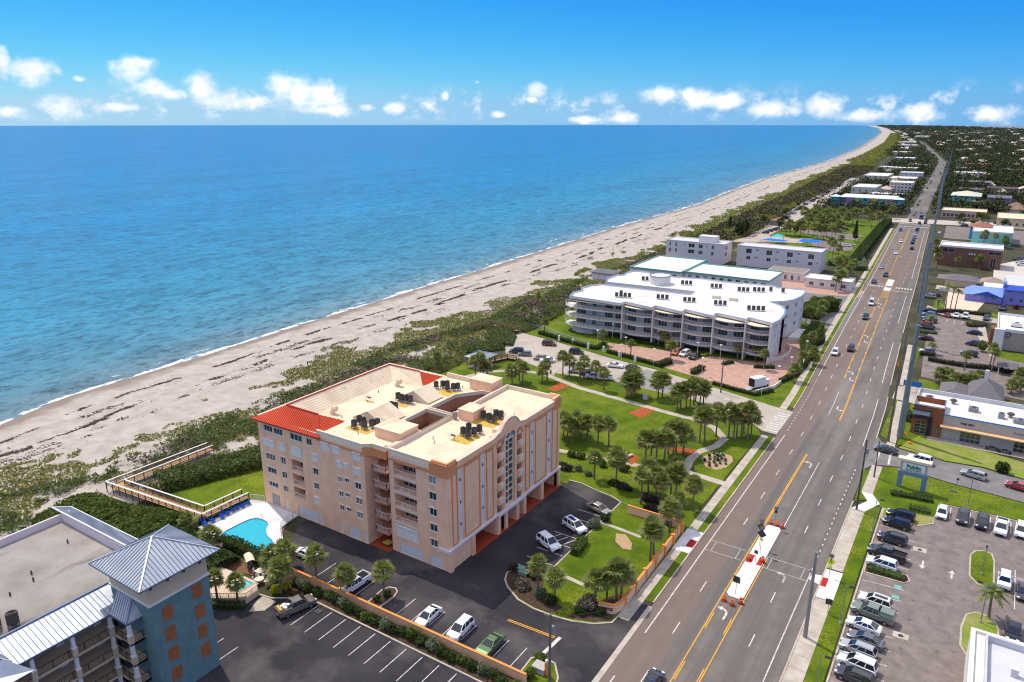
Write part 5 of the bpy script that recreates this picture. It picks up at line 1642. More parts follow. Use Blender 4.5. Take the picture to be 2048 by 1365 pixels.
def rooftop_unit(x, y, z, sx, sy, h, label, m=None):
 t = thing('rooftop_unit', label, 'air handler', (x, y, z), 'units on the shop row roof', True)
 q = MB(); q.box(-sx, sx, -sy, sy, .25, h); o = q.build('casing', m or M_steel); o.parent = t
 q = MB(); q.tube((0,0, h),(0,0, h + .12), min(sx, sy) * .7, None, 12); o = q.build('fan_cowl', M_ac); o.parent = t
 q = MB(); q.box(-sx - .2, sx + .2,-sy - .1,-sy + .1,0,.25); q.box(-sx - .2, sx + .2, sy - .1, sy + .1,0,.25); o = q.build('skid', M_ac); o.parent = t
for (x, y, sx, sy, h, lb) in ((-5.2,192.6,.8,.8,1.4, 'grey rooftop unit on the shop row, behind the rust tower'),(4.0,190.3,1.0,.8,1.3, 'large grey rooftop unit on the shop row, above the spa sign'),(9.4,189.0,.6,.7,1.5, 'tall narrow rooftop unit in the middle of the shop row'),
        (13.0,187.6,1.3,.7,1.3, 'long rooftop unit on the shop row above the script sign')):
 rooftop_unit(x, y, 5.3, sx, sy, h, lb)
for (x, y, lb) in ((-.2,193.3, 'round vent hood left on the shop row roof'),(11.2,190.6, 'round vent hood right on the shop row roof')):
 t = thing('vent_hood', lb, 'vent', (x, y, 5.6), None, True)
 q = MB(); q.tube((0,0,0),(0,0,.7),.4,.4,12); o = q.build('stack', M_steel); o.parent = t
 q = MB(); q.tube((0,0,.7),(0,0,.95),.75,.75,14); q.tube((0,0,.95),(0,0,1.2),.75,.3,14); o = q.build('cowl', M_ac); o.parent = t
for (x, y, lb) in ((8.6,182.2, 'left patio table set under the shop awning'),(11.0,181.8, 'right patio table set under the shop awning')):
 t = thing('patio_table', lb, 'table', (x, y, .16), None, True)
 q = MB(); q.obox((0,0),.6,.45,.7,.75); o = q.build('table_top', M_black); o.parent = t
 for a in (-.4,.4):
  q = MB(); q.box(a - .05, a + .05,-.05,.05,0,.7); o = q.build('leg', M_black); o.parent = t
 for a in (-.95,.95):
  q = MB(); q.obox((a, 0),.22,.45,.42,.46); q.box(a - .2, a - .15,-.4,.4,0,.42); q.box(a + .15, a + .2,-.4,.4,0,.42); o = q.build('bench_seat', M_black); o.parent = t
b = block('coffee_shop', 'tan coffee shop with white stepped roof and round dark emblem', 'building', 8.0,32,272.5,296,6.2, mat('taupe_render', lin((176,162,148)),.9, var=.06), M_whiteroof, (),[(285,288,.5,3),(290,294,.5,3)],.7, '-X', trim=M_frame)
MB().box(6.3,7.997,276,281,0,5.6).build('timber_bay', mat('slat_timber', lin((136,92,70)),.8, var=.2, scale=3), b)
MB().box(7.2,9.9,270.8,272.497,0,6.9).build('corner_pier', M_frame, b)
disc = [(10.8 + .95 * math.cos(t),5.1 + .95 * math.sin(t)) for t in np.linspace(0,2 * math.pi, 24, endpoint=False)]
q = MB(); q.add([(x, y, z) for y in (272.3,272.45) for x, z in disc],[list(range(24))] + [[i, (i + 1) % 24,24 + (i + 1) % 24,24 + i] for i in range(24)]); e = q.build('round_emblem', M_black, b)
q = MB()
for r0, r1 in ((.62,.70),(.28,.40)):
 for k in range(24):
  a, c_ = 2 * math.pi * k / 24,2 * math.pi * (k + 1) / 24
  q.poly([(10.8 + r * math.cos(t),272.29,5.1 + r * math.sin(t)) for r, t in ((r0, a),(r1, a),(r1, c_),(r0, c_))])
q.build('emblem_rings', M_frame, e)
for (x, y) in ((13,280),(17,281.5),(21,280.5)):
 rooftop_unit(x, y, 6.2,1.3,.9,1.4, {13: 'leftmost', 17: 'middle', 21: 'rightmost'}[x] + ' white unit on the coffee shop roof', M_frame)
b = thing('order_canopy', 'low grey shingled canopy beside the coffee shop drive', 'canopy', (11,246,0))
hip(b, 8.6,14,243,248.5,2.4,3.6,0, mat('grey_shingle', lin((120,116,118)),.9, var=.2, scale=2), None)
for x, y in ((9.2,243.6),(13.4,243.6),(13.4,248),(9.2,248)):
 MB().box(x - .1, x + .1, y - .1, y + .1,0,2.4).build('post', M_frame, b)
b = thing('shop_corner', 'white-edged flat roof of the shop at the lower right corner', 'building', (18,95,0))
MB().box(6.7,30,78,103.0,0,4.6).build('wall', M_whitewall, b)
q = MB(); q.strip([(6.9,78),(6.9,102.8),(30,102.8)],.7,4.0,5.0); q.build('cornice', M_frame, b)
MB().box(8.6,30,78,101.6,4.6,4.7).build('roof', mat('grey_membrane', lin((206,206,208)),.85, var=.08, scale=.4), b)
q = MB(); q.strip([(8.4,78),(8.4,101.4),(30,101.4)],.3,4.6,5.6); q.build('inner_parapet', M_greyroof, b)
t = thing('vent_hood', 'small louvred vent on the corner shop roof', 'vent', (11.4,95.8,4.7), None, True)
q = MB()
for k in range(4):
 q.box(-.35 - .03 * k, .35 + .03 * k, -.35,.35,.15 + k * .25,.32 + k * .25)
o = q.build('louvres', M_frame); o.parent = t
o = MB().box(-.4,.4,-.4,.4,0,.15).build('curb', M_greyroof); o.parent = t
M_shingle = MATS['grey_shingle']
b = thing('shingled_house', 'grey shingled hip-roofed house behind the shop row', 'house', (3,214,0))
MB().box(-3.2,9.4,207.5,217.5,0,3.0).build('wall', M_whitewall, b)
hip(b, -3.9,3.2,206.6,217.8,2.9,4.6,0, M_shingle, None, rdg=2.5)
hip(b, 2.2,10.4,208,222,2.95,6.6,0, M_shingle, None, 'main_roof', rdg=1.0)
MB().box(5.6,6.4,219.0,219.8,2.9,7.6).build('chimney', M_frame, b)
b = thing('parked_boat', 'white boat under cover beside the grey house', 'boat', (13.5,211,0), None, True)
q = MB(); hull = [(-3.0,-.9),(2.0,-1.0),(3.4,0),(2.0,1.0),(-3.0,.9)]
q.prism([(x * .9, y * .8) for x, y in hull],.5,1.0); q.prism(hull, 1.0,1.5); o = q.build('hull', M_frame); o.parent = b
o = MB().prism([(-2.2,-.7),(.6,-.7),(1.2,0),(.6,.7),(-2.2,.7)],1.5,2.1).build('cabin', M_shut); o.parent = b
o = MB().box(-1.5,1.5,-.7,.7,.1,.5).build('trailer', M_ac); o.parent = b
M_peri = mat('periwinkle_wall', lin((142,140,214)),.85, var=.06, scale=.6)
M_blueroof = mat('blue_metal', lin((128,160,226)),.45, var=.06, scale=.8)
M_cobalt = mat('cobalt_metal', lin((58,94,196)),.45, var=.06, scale=.8)
b = thing('periwinkle_house', 'periwinkle blue cottage with blue metal roof and tall rear block', 'building', (8,352,0))
ops = grid(-1.8,7.2,4,1.0,(1.3,),.9)
w = MB(); facade(w, (0,344.2,0), X, nY, (-3.2,9.5),(0,3.1), ops); w.quad((-3.2,344.2,0),(-3.2,356,0),(-3.2,356,3.1),(-3.2,344.2,3.1)); w.build('wall', M_peri, b)
for o in ops:
 window(b, (0,344.2,0), X, nY, o, M_frame, M_glass, 2)
q = MB(); q.poly([(-3.9,343.4,2.9),(9.6,343.4,2.9),(9.6,350.2,5.4),(-1.2,350.2,5.4)]); q.poly([(-3.9,343.4,2.9),(-1.2,350.2,5.4),(-3.9,357,2.9)]); q.poly([(-1.2,350.2,5.4),(9.6,350.2,5.4),(9.6,357,2.9),(-3.9,357,2.9)])
q.build('cottage_roof', M_blueroof, b)
q = MB(); q.poly([(-.6,343.3,3.0),(4.0,343.3,4.5),(8.4,343.3,3.0)]); q.build('gable', M_cobalt, b)
q = MB(); q.poly([(-.9,343.1,2.98),(4.0,343.1,4.7),(4.0,348,4.7)]); q.poly([(8.7,343.1,2.98),(4.0,348,4.7),(4.0,343.1,4.7)]); q.build('gable_roof', M_blueroof, b)
ops = grid(11,23,5,1.3,(5.0,),.7) + grid(12,23,4,1.1,(1.2,),1.4)
w = MB(); facade(w, (0,345,0), X, nY, (9.7,26),(0,6.3), ops); w.quad((9.7,345,0),(9.7,372,0),(9.7,372,6.3),(9.7,345,6.3)); w.build('rear_wall', M_peri, b)
for o in ops:
 window(b, (0,345,0), X, nY, o, M_frame, M_glass, 2)
q = MB(); q.poly([(9.4,344.3,6.0),(26,344.3,6.0),(26,347,7.6),(9.4,347,7.6)]); q.build('mansard', M_cobalt, b)
MB().box(9.7,26,347,372,6.2,7.4).build('rear_roof', M_greyroof, b)
q = MB(); q.box(9.2,9.697,345.5,356,6.3,8.6); q.build('roof_screen', M_blueroof, b)
MB().box(2.6,9.4,356.5,368,0,3.9).build('rear_annex', M_whiteroof, b)
b = block('brick_office', 'brown brick office block with white roof edge', 'building', -18.5,8.4,427,443,9.6, mat('brown_brick', lin((132,98,80)),.9, col2=lin((116,84,68)), scale=3, bump=.3, bscale=10), M_whiteroof,
   [(-17.2,-12,6.6,8.6),(2.6,8.0,6.8,8.5),(4.0,6.2,.2,5.4),(-1.6,1.0,4.4,5.6)],(),.6, '-X', mat('bronze_glass', (.05,.04,.035),.15), M_frame)
q = MB()
for k in range(3):
 q.box(-5.6 + k * 1.1,-4.9 + k * 1.1,426.8,426.99,6.2,7.0)
q.build('sign_letters', M_frame, b)
b2 = thing('gabled_store', 'dark gabled roof behind the brown brick office', 'building', (-16,458,0))
MB().box(-21,-9,446,458,0,4).build('wall', M_whitewall, b2)
q = MB(); q.poly([(-22,445,4),(-15,445,7),(-15,459,7),(-22,459,4)]); q.poly([(-8,445,4),(-15,445,7),(-15,459,7),(-8,459,4)]); q.poly([(-22,445,4),(-8,445,4),(-15,445,7)]); q.build('roof', mat('plum_shingle', lin((98,82,84)),.9, var=.2), b2)
M_teal2 = mat('turquoise_render', lin((128,196,186)),.85, var=.05, scale=.3)
b = block('turquoise_office', 'turquoise office with white roof and red hipped entrance roof', 'building', -6.8,13.3,514,548,7.4, M_teal2, M_whiteroof, [(-3,1.5,3.2,5.6)],(),.5, '-X', None, M_frame)
hip(b, -9.4,3,534,551,7.6,9.8,0, mat('terracotta_tile', lin((164,104,84)),.8, var=.15, scale=2), None, 'hip_roof', rdg=2)
MB().box(-8.6,-6.797,535,550,0,7.6).build('entrance_bay', mat('azure_render', lin((66,150,200)),.8), b)
for i, (x0, x1, y0, y1, h, rz, m, lb) in enumerate(((-12.5,0.5,372,384,2.8,4.6, M_shingle, 'low grey hip-roofed house beside the highway poles'),(1.2,9.5,374,384,2.7,4.4, mat('tan_shingle', lin((168,150,134)),.9, var=.15), 'low tan hip-roofed house left of the periwinkle block'))):
 b = thing('bungalow', lb, 'house', ((x0 + x1) / 2,(y0 + y1) / 2,0))
 MB().box(x0 + .5, x1 - .5, y0 + .5, y1 - .5,0, h).build('wall', M_tan, b)
 hip(b, x0, x1, y0, y1, h, rz, 0, m, None, rdg=(x1 - x0) * .2)
struct(MB().sheet([(-14.8,362),(20,358),(20,366),(-14.8,371)],.055), 'alley', M_lotpale)
MB_ = MB(); MB_.strip([(-13,358.5),(20,352)],.3,0,1.6)
tag(MB_.build('yard_wall', M_block), 'long pale yard wall in front of the low grey houses', 'wall')
b = thing('painted_store', 'long surf store with rainbow of coloured panels and turquoise end towers', 'building', (-88,692,0))
M_aqua = mat('aqua_render', lin((52,156,176)),.8)
bays = [(-108.4,-103.6,(92,100,112)),(-103.2,-97.2,(146,112,178)),(-96.8,-90.8,(120,190,124)),(-90.4,-85.6,(40,150,160)),(-85.2,-79.3,(212,178,88)),(-78.9,-73.7,(56,166,156)),(-73.3,-67.2,(190,146,128))]
MB().box(-109,-67,676,708,0,8.6).build('wall', mat('pink_render', lin((214,176,160)),.85), b)
for i, (x0, x1, c) in enumerate(bays):
 q = MB(); q.box(x0, x1,675.6,675.997,4.2,8.5); q.build('colour_panel', mat('store_panel_%s' % 'abcdefg'[i], lin(c),.8), b)
 window(b, (0,676,0), X, nY, (x0 + .4, x1 - .4,.4,3.6), M_frame, M_glassb, 3,-.12)
MB().box(-109.2,-66.8,675.4,708.2,8.6,9.1).build('roof', M_whiteroof, b)
for x0, x1 in ((-115,-109.003),(-66.997,-60.5)):
 MB().box(x0, x1,673,682,0,9.2).build('end_tower', M_aqua, b)
 hip(b, x0 - .8, x1 + .8,672,683,9.2,10.8,0, mat('pale_aqua_metal', lin((200,222,228)),.5), None)
 window(b, (0,673,0), X, nY, (x0 + .8, x1 - .8,.4,3.8), M_frame, M_glassb, 3,-.12)
text('SALE', 2.6, M_frame, b, (-70.2,675.5,4.9), FACE_S, bold=.05)
q = MB(); q.bar((-66,672.9,6.2),(-63.6,672.9,7.4),.1,.5); q.bar((-63.6,672.9,7.4),(-61.6,672.9,6.3),.1,.4); q.bar((-66,672.9,5.6),(-61.8,672.9,5.6),.1,.25); q.build('swoosh_sign', M_frame, b)
b = block('verandah_house', 'turquoise two-storey house with pale green hip roof', 'building', -30.3,-9.2,758,790,7.6, M_teal2, M_greyroof, grid(-23,-11,4,2.0,(5.2,),1.2),(),0, '-X')
hip(b, -31.5,-8.2,756,792,7.7,10.8,0, mat('pale_green_metal', lin((206,208,186)),.6, var=.08), None, rdg=2)
block('long_store', 'long low shop building with cream roof facing the far junction', 'building', -31.2,-2,652,674,4.8, MATS['pink_render'], MATS['cream_membrane'], grid(-30,-4,10,1.9,(.5,),2.4),(),.4, '-X')
block('tan_store', 'tan shop with parapet front at the right edge beyond the junction', 'building', 5,30,612,650,5.4, MATS['tan_stucco'], MATS['cream_membrane'], grid(8,26,5,1.8,(.8,),2),(),.5, '-X')
b = thing('restroom_hut', 'small blue-grey hut with red roof by the beach car park', 'building', (-124.5,536,0))
MB().box(-128,-121,531,541,0,3.4).build('wall', mat('slate_render', lin((128,150,164)),.9), b)
hip(b, -128.8,-120.2,530.2,541.8,3.4,5.2,0, MATS['terracotta_tile'], None, rdg=1.5)
# ---------------------------------------------------------------- far apartment blocks and houses
def far_block(label, x0, x1, y0, y1, h, c, rows=2, n=5, roof=None, kind='apartment_block', cat='building'):
 wm = mat('far_wall_%d_%d_%d' % c, lin(c),.9)
 rows_ = [1.0 + 3 * k for k in range(rows)]
 return block(kind, label, cat, x0, x1, y0, y1, h, wm, roof or M_whiteroof, grid(x0 + 1.5, x1 - 1.5, n, 1.7, rows_, 1.4),(),.4, mull=1)
far_block('cream three-storey block behind the surf store, towards the beach', -119,-97,800,845,7.8,(206,196,178),2,4)
far_block('pale pink three-storey block with six small top windows behind the surf store', -92,-71,862,890,9.2,(216,202,196),3,6)
far_block('low white-roofed motel right behind the surf store', -98,-70,770,790,4.5,(200,196,200),1,6)
far_block('yellow-walled two-storey block beyond the pink one', -104,-77,960,1000,7.0,(214,196,150),2,5)
far_block('white-roofed long block beside the beach road', -137,-110,1000,1060,6.5,(200,192,178),2,5)
far_block('white two-storey block in the second far row by the highway', -106,-80,1085,1110,6.5,(216,212,206),2,5)
far_block('low tan block in the third far row', -130,-96,1200,1230,6,(196,176,156),1,6)
far_block('low white block in the third far row near the beach', -147,-126,1215,1240,6,(210,206,200),1,5)
far_block('bright white house by the highway bend', -104,-89,1300,1325,6,(236,236,236),2,3)
far_block('long white-roofed block in the fourth far row', -160,-128,1500,1545,7,(204,206,208),2,6)
far_block('low tan-roofed block in the fifth far row', -200,-166,1830,1870,6,(220,206,180),1,6)
far_block('white-roofed block at the foot of the far beach', -238,-196,2330,2400,7,(226,216,200),2,6)
far_block('pale block just above the dunes far up the coast', -270,-232,2660,2740,7,(220,214,206),2,6)
far_block('sunlit cream building far up the coast', -320,-270,3620,3760,9,(236,222,190),2,6)
far_block('white two-storey apartment block right of the highway, green edged', -48,-15,1125,1150,6.5,(212,206,198),2,7)
far_block('grey-roofed apartment row right of the highway', -52,-32,1255,1280,5.5,(196,188,178),1,5, M_greyroof)
far_block('pale bungalow right of the white apartment block', 0,18,1258,1280,5,(204,206,196),1,4, M_greyroof)
far_block('long bright low building deep in the right-hand wood', -112,-66,2960,3040,7,(244,238,228),1,8)
far_block('brown gabled townhouse row right of the highway, first', -30,-8,850,880,6,(110,100,96),2,5, MATS['plum_shingle'])
far_block('brown townhouse row right of the highway, second', -6,20,880,910,6,(120,106,100),2,5, MATS['plum_shingle'])
far_block('grey townhouse row right of the highway, third', -34,-4,960,990,6,(128,116,110),2,6, M_shingle)
far_block('blue-grey store right of the turquoise house', -4,14,770,800,6,(120,136,160),2,4, M_shingle)
far_block('red-roofed row of houses right of the far highway', -46,-8,1400,1430,5,(150,110,96),1,6, MATS['terracotta_tile'])
HOUSE_M = [mat('house_roof_%s' % k, lin(c),.85, var=.15, scale=.5) for k, c in zip('abcdef', ((222,214,200),(200,176,150),(176,168,160),(236,228,214),(150,120,104),(210,196,170)))]
M_hw = mat('house_wall', lin((206,196,180)),.9)
def house_meshes():
 out = []
 for k in range(3):
  hx, hy = ((7,5),(9,5.5),(6,6))[k]
  a = MB().box(-hx, hx, -hy, hy, 0,3).mesh('wall', M_hw)
  q = MB()
  C = [(-hx - .6,-hy - .6,2.9),(hx + .6,-hy - .6,2.9),(hx + .6, hy + .6,2.9),(-hx - .6, hy + .6,2.9)]
  r = hx * .5
  q.poly([C[0], C[1],(r, 0,5.4),(-r, 0,5.4)]); q.poly([C[2], C[3],(-r, 0,5.4),(r, 0,5.4)]); q.poly([C[1], C[2],(r, 0,5.4)]); q.poly([C[3], C[0],(-r, 0,5.4)])
  out.append((a, q.mesh('roof', HOUSE_M[0])))
 return out
HM = house_meshes()
placed = []
def free(x, y, r):
 return all((x - a) ** 2 + (y - b) ** 2 > (r + c) ** 2 for a, b, c in placed)
hr = random.Random(3)
nh = 0
hpos = []
for _ in range(4000):
 y = 700 * (9000 / 700) ** (hr.random() ** 1.25)
 side = hr.random()
 xc = rx_(-23.5, min(y, 6000))
 if side < .3:
  dl = float(interp(DUNE, y)) + 45
  if dl > xc - 40:
   continue
  x = hr.uniform(dl, xc - 26)
  if y < 1900 and side < .24:
   continue
 else:
  x = xc + 34 + hr.random() * (70 + y * .09)
 if y > 6500 and x > 100:
  continue
 if not free(x, y, 9):
  continue
 placed.append((x, y, 9))
 hpos.append((x, y))
 nh += 1
 if nh >= 150:
  break
for i, (x, y) in enumerate(hpos):
 big = 1 + .55 * (y > 2000) + .8 * (y > 4000)
 me = HM[i % 3]
 t = thing('far_house', 'pale-roofed house showing through the distant wood', 'house', (x, y, 0), 'houses in the distant wood', True)
 t.rotation_euler = (0,0, hr.choice([0, math.pi / 2]) + hr.uniform(-.1,.1))
 t.scale = (big, big, 1.15 + .3 * (y > 3000))
 inst('wall', me[0], t)
 r = inst('roof', me[1], t)
 r.material_slots[0].link = 'OBJECT'
 r.material_slots[0].material = HOUSE_M[hr.randrange(6)]
# ================================================================ VEHICLES
PAINT = {}
def paint(c):
 if c not in PAINT:
  cols = dict(white=(236,238,240), silver=(176,178,180), grey=(104,108,112), black=(24,25,28), charcoal=(52,55,60), navy=(30,40,66), red=(158,18,28), darkred=(96,20,26), green=(74,110,56), darkgreen=(44,60,56),
     sage=(120,132,122), bronze=(120,110,98), tan=(168,156,138), blue=(40,66,110), teal=(40,96,96), orange=(200,110,50), pale_blue=(150,170,200), gold=(160,146,120))
  PAINT[c] = mat('car_paint_' + c, lin(cols[c]),.35, metal=.0 if c in ('white', 'red') else .25, coat=1.0, spec=.5)
 return PAINT[c]
M_cglass = mat('car_glass', (.02,.025,.03),.04, spec=.9)
M_tyre = mat('tyre', (.018,.018,.018),.85)
M_rim = mat('alloy', (.35,.36,.37),.35, metal=.8)
M_lamp = mat('headlamp', (.75,.77,.8),.1, spec=.8)
M_tail = mat('tail_lamp', (.35,.01,.012),.25)
def car_def(kind):
 """side profile of the body (x front +, z), cabin base / top x-range, widths, wheel base"""
 D = dict(
  sedan=dict(P=[(-2.25,.3),(-2.38,.55),(-2.34,.82),(-2.15,.98),(-1.45,1.0),(.95,.97),(1.75,.86),(2.2,.72),(2.36,.52),(2.28,.28)], cab=(-1.85,1.25,.98), top=(-.95,.35,1.44), W=1.82, wb=(-1.4,1.42)),
  coupe=dict(P=[(-2.3,.32),(-2.42,.6),(-2.38,.9),(-2.0,1.02),(-1.3,1.02),(.7,.98),(1.8,.9),(2.35,.78),(2.45,.5),(2.35,.28)], cab=(-1.75,.95,1.0), top=(-.95,.1,1.42), W=1.9, wb=(-1.45,1.5)),
  hatch=dict(P=[(-2.0,.3),(-2.1,.6),(-2.05,.95),(-1.9,1.02),(.85,1.0),(1.55,.9),(1.98,.74),(2.1,.5),(2.02,.28)], cab=(-1.98,1.15,1.0), top=(-1.55,.3,1.5), W=1.78, wb=(-1.25,1.3)),
  suv=dict(P=[(-2.25,.38),(-2.36,.6),(-2.34,1.0),(-2.2,1.1),(.9,1.08),(1.75,1.02),(2.2,.88),(2.36,.62),(2.26,.34)], cab=(-2.26,1.25,1.08), top=(-1.95,.4,1.72), W=1.92, wb=(-1.4,1.42)),
  wagon=dict(P=[(-2.3,.32),(-2.4,.6),(-2.36,.92),(-2.2,1.0),(.9,.98),(1.7,.88),(2.2,.74),(2.36,.52),(2.28,.28)], cab=(-2.3,1.2,.99), top=(-1.9,.35,1.5), W=1.84, wb=(-1.4,1.42)),
  van=dict(P=[(-2.7,.35),(-2.8,.6),(-2.8,1.2),(-2.7,1.3),(1.7,1.28),(2.35,1.1),(2.7,.8),(2.76,.5),(2.66,.32)], cab=(-2.76,2.0,1.28), top=(-2.6,1.2,2.3), W=2.0, wb=(-1.7,1.75)),
  pickup=dict(P=[(-2.75,.45),(-2.82,.7),(-2.82,1.12),(-2.78,1.18),(1.25,1.16),(2.15,1.1),(2.65,.95),(2.78,.65),(2.7,.4)], cab=(-.95,1.55,1.16), top=(-.7,.75,1.82), W=1.98, wb=(-1.75,1.75)),
  jeep=dict(P=[(-1.95,.45),(-2.02,.7),(-2.0,1.15),(.75,1.15),(1.75,1.12),(1.95,1.05),(1.98,.6),(1.9,.42)], cab=(-1.95,.85,1.15), top=(-1.88,.55,1.82), W=1.85, wb=(-1.2,1.25)))
 return D[kind]
def car_meshes(kind, far=False):
 d = car_def(kind)
 P, W = d['P'], d['W']
 n = len(P)
 P = [(x, z) for x, z in P]
 secs = [(-W / 2,.10,.93),(-W / 2 + .1,0,.99),(-W / 2 + .24,0,1.0),(W / 2 - .24,0,1.0),(W / 2 - .1,0,.99),(W / 2,.10,.93)]
 def body(mb):
  V = []
  for (y, ins, hs) in secs:
   for (x, z) in P:
    V.append((x - math.copysign(ins, x) if abs(x) > 1.6 else x, y, z if z < .5 else .5 + (z - .5) * (hs if hs < 1 else 1)))
  F = []
  for s in range(len(secs) - 1):
   for i in range(n):
    j = (i + 1) % n
    F.append([s * n + i, s * n + j, (s + 1) * n + j, (s + 1) * n + i])
  F.append(list(range(n))); F.append(list(range((len(secs) - 1) * n, len(secs) * n))[::-1])
  mb.add(V, F)
  if kind == 'pickup':
   z0, z1 = 1.16,1.36
   for (a, b, c_, e) in ((-2.78,-1.0,-W / 2 + .03,-W / 2 + .16),(-2.78,-1.0, W / 2 - .16, W / 2 - .03),(-2.8,-2.68,-W / 2 + .16, W / 2 - .16)):
    mb.box(a, b, c_, e, z0 - .05, z1)
 (xr, xw, zb),(tr, tw, zt) = d['cab'], d['top']
 hb, ht = W / 2 - .1, W / 2 - .3
 b0 = [(xr, -hb, zb),(xw, -hb, zb),(xw, hb, zb),(xr, hb, zb)]
 t0 = [(tr, -ht, zt),(tw, -ht, zt),(tw, ht, zt),(tr, ht, zt)]
 b0, t0 = [Vector(p) for p in b0],[Vector(p) for p in t0]
 def roof(mb):
  m = .12
  top = [Vector((tr + .05,-ht + m, zt + .06)), Vector((tw - .1,-ht + m, zt + .05)), Vector((tw - .1, ht - m, zt + .05)), Vector((tr + .05, ht - m, zt + .06))]
  mb.add(t0 + top, [[4,5,6,7],[0,1,5,4],[1,2,6,5],[2,3,7,6],[3,0,4,7]])
  for i in range(4):
   mb.bar(b0[i], t0[i],.09,.09)
  for s in (-1,1):
   for fr in ((.5,) if kind in ('coupe', 'jeep') else (.36,.68)):
    xb, xt = xr + (xw - xr) * fr, tr + (tw - tr) * fr
    mb.bar((xb, s * hb, zb),(xt, s * ht, zt),.08,.07)
   mb.bar(t0[0 if s < 0 else 3], t0[1 if s < 0 else 2],.07,.07)
  if kind in ('suv', 'wagon'):
   for s in (-1,1):
    mb.bar((tr + .2, s * (ht - .06), zt + .11),(tw - .25, s * (ht - .06), zt + .11),.04,.05)
  for s in (-1,1):                                            # door mirrors
   mb.box(xw - .35, xw - .2, s * (hb + .06) - .1, s * (hb + .06) + .1, zb + .02, zb + .16)
 def wheels():
  return [(x, s * (W / 2 - .1)) for x in d['wb'] for s in (-1,1)]
 r = .36 if kind in ('suv', 'pickup', 'van', 'jeep') else .32
 if far:
  q = MB(); body(q); roof(q)
  q.m = 1
  for i, j in ((0,1),(1,2),(2,3),(3,0)):
   q.quad(b0[i], b0[j], t0[j], t0[i])
  q.m = 2
  for (x, y) in wheels():
   q.tube((x, y - .11, r),(x, y + .11, r), r, r, 8)
  return q.mesh('car_far_' + kind, [paint('white'), M_cglass, M_tyre])
 out = {}
 q = MB(); body(q); out['body'] = [(q.mesh('body', paint('white')), None)]
 q = MB(); roof(q); out['roof'] = [(q.mesh('roof', paint('white')), None)]
 for nm, (i, j) in (('side_window', (0,1)),('windshield', (1,2)),('side_window', (2,3)),('rear_window', (3,0))):
  c = (b0[i] + b0[j] + t0[i] + t0[j]) / 4
  q = MB(); q.quad(b0[i], b0[j], t0[j], t0[i])
  out.setdefault(nm, []).append((q.mesh(nm, M_cglass), None))
 q = MB(); q.tube((0,-.11,0),(0,.11,0), r, r, 14); tyre = q.mesh('tyre', M_tyre)
 q = MB(); q.tube((0,-.125,0),(0,.125,0), r * .62, r * .62,10); rim = q.mesh('rim', M_rim)
 out['wheel'] = [((tyre, rim),(x, y, r)) for (x, y) in wheels()]
 xf, xb = max(p[0] for p in P), min(p[0] for p in P)
 zf = .62 if kind not in ('suv', 'pickup', 'van', 'jeep') else .82
 for s in (-1,1):
  q = MB(); q.box(xf - .32, xf - .02, s * (W / 2 - .3) - .2, s * (W / 2 - .3) + .2, zf, zf + .14); out.setdefault('headlight', []).append((q.mesh('headlight', M_lamp), None))
  q = MB(); q.box(xb + .0, xb + .12, s * (W / 2 - .26) - .17, s * (W / 2 - .26) + .17, zf + .05, zf + .22); out.setdefault('taillight', []).append((q.mesh('taillight', M_tail), None))
 q = MB(); q.box(xf - .06, xf + .012,-W / 2 + .45, W / 2 - .45,.36,.58); q.box(xb - .012, xb + .06,-W / 2 + .4, W / 2 - .4,.34,.46)
 for s in (-1,1):
  q.box(d['wb'][0] + .45, d['wb'][1] - .45, s * (W / 2 + .004) - .012, s * (W / 2 + .004) + .012,.24,.36)
 out['black_trim'] = [(q.mesh('black_trim', M_tyre), None)]
 q = MB(); q.box(xb - .02, xb + .02,-.26,.26,.55,.68); out['number_plate'] = [(q.mesh('number_plate', M_frame), None)]
 if kind == 'pickup':
  q = MB(); q.sheet([(-2.66,-W / 2 + .17),(-1.02,-W / 2 + .17),(-1.02, W / 2 - .17),(-2.66, W / 2 - .17)],1.19); out['bed'] = [(q.mesh('bed', M_tyre), None)]
 if kind in ('sedan', 'coupe', 'suv', 'wagon'):
  q = MB(); q.box(tr + .35, tw - .2,-ht + .3, ht - .3, zt + .05, zt + .075); out['sunroof'] = [(q.mesh('sunroof', M_cglass), None)]
 return out
CARM, CARF = {}, {}
def set_mat(o, m):
 o.material_slots[0].link = 'OBJECT'
 o.material_slots[0].material = m
def car(kind, colour, x, y, heading, label, group=None, far=False, sunroof=False, z=.05, s=1.0):
 """heading: degrees, direction the bonnet points, 0 = +X, 90 = +Y"""
 nm = {'pickup': 'pickup_truck', 'van': 'delivery_van', 'jeep': 'off_roader', 'suv': 'sport_utility_car', 'hatch': 'hatchback', 'wagon': 'estate_car', 'coupe': 'coupe', 'sedan': 'saloon_car'}[kind]
 cat = {'pickup': 'truck', 'van': 'van'}.get(kind, 'car')
 if far:
  if kind not in CARF:
   CARF[kind] = car_meshes(kind, True)
  o = inst(nm, CARF[kind], None, (x, y, z), rad(heading), s)
  set_mat(o, paint(colour))
  return tag(o, label, cat, group)
 if kind not in CARM:
  CARM[kind] = car_meshes(kind)
 t = thing(nm, label, cat, (x, y, z), group, True)
 t.rotation_euler = (0,0, rad(heading))
 t.scale = (s, s, s)
 for part, lst in CARM[kind].items():
  if part == 'sunroof' and not sunroof:
   continue
  for me, loc in lst:
   if part == 'wheel':
    w = inst('wheel', me[0], t, loc)
    inst('rim', me[1], w)
   else:
    o = inst(part, me, t, (0,0,0))
    if part in ('body', 'roof'):
     set_mat(o, paint(colour))
 return t
car('suv', 'white', *(-54.7,95.8),-23, 'white sport utility with roof rails beside the disabled bay, nearer the camera', s=1.05)
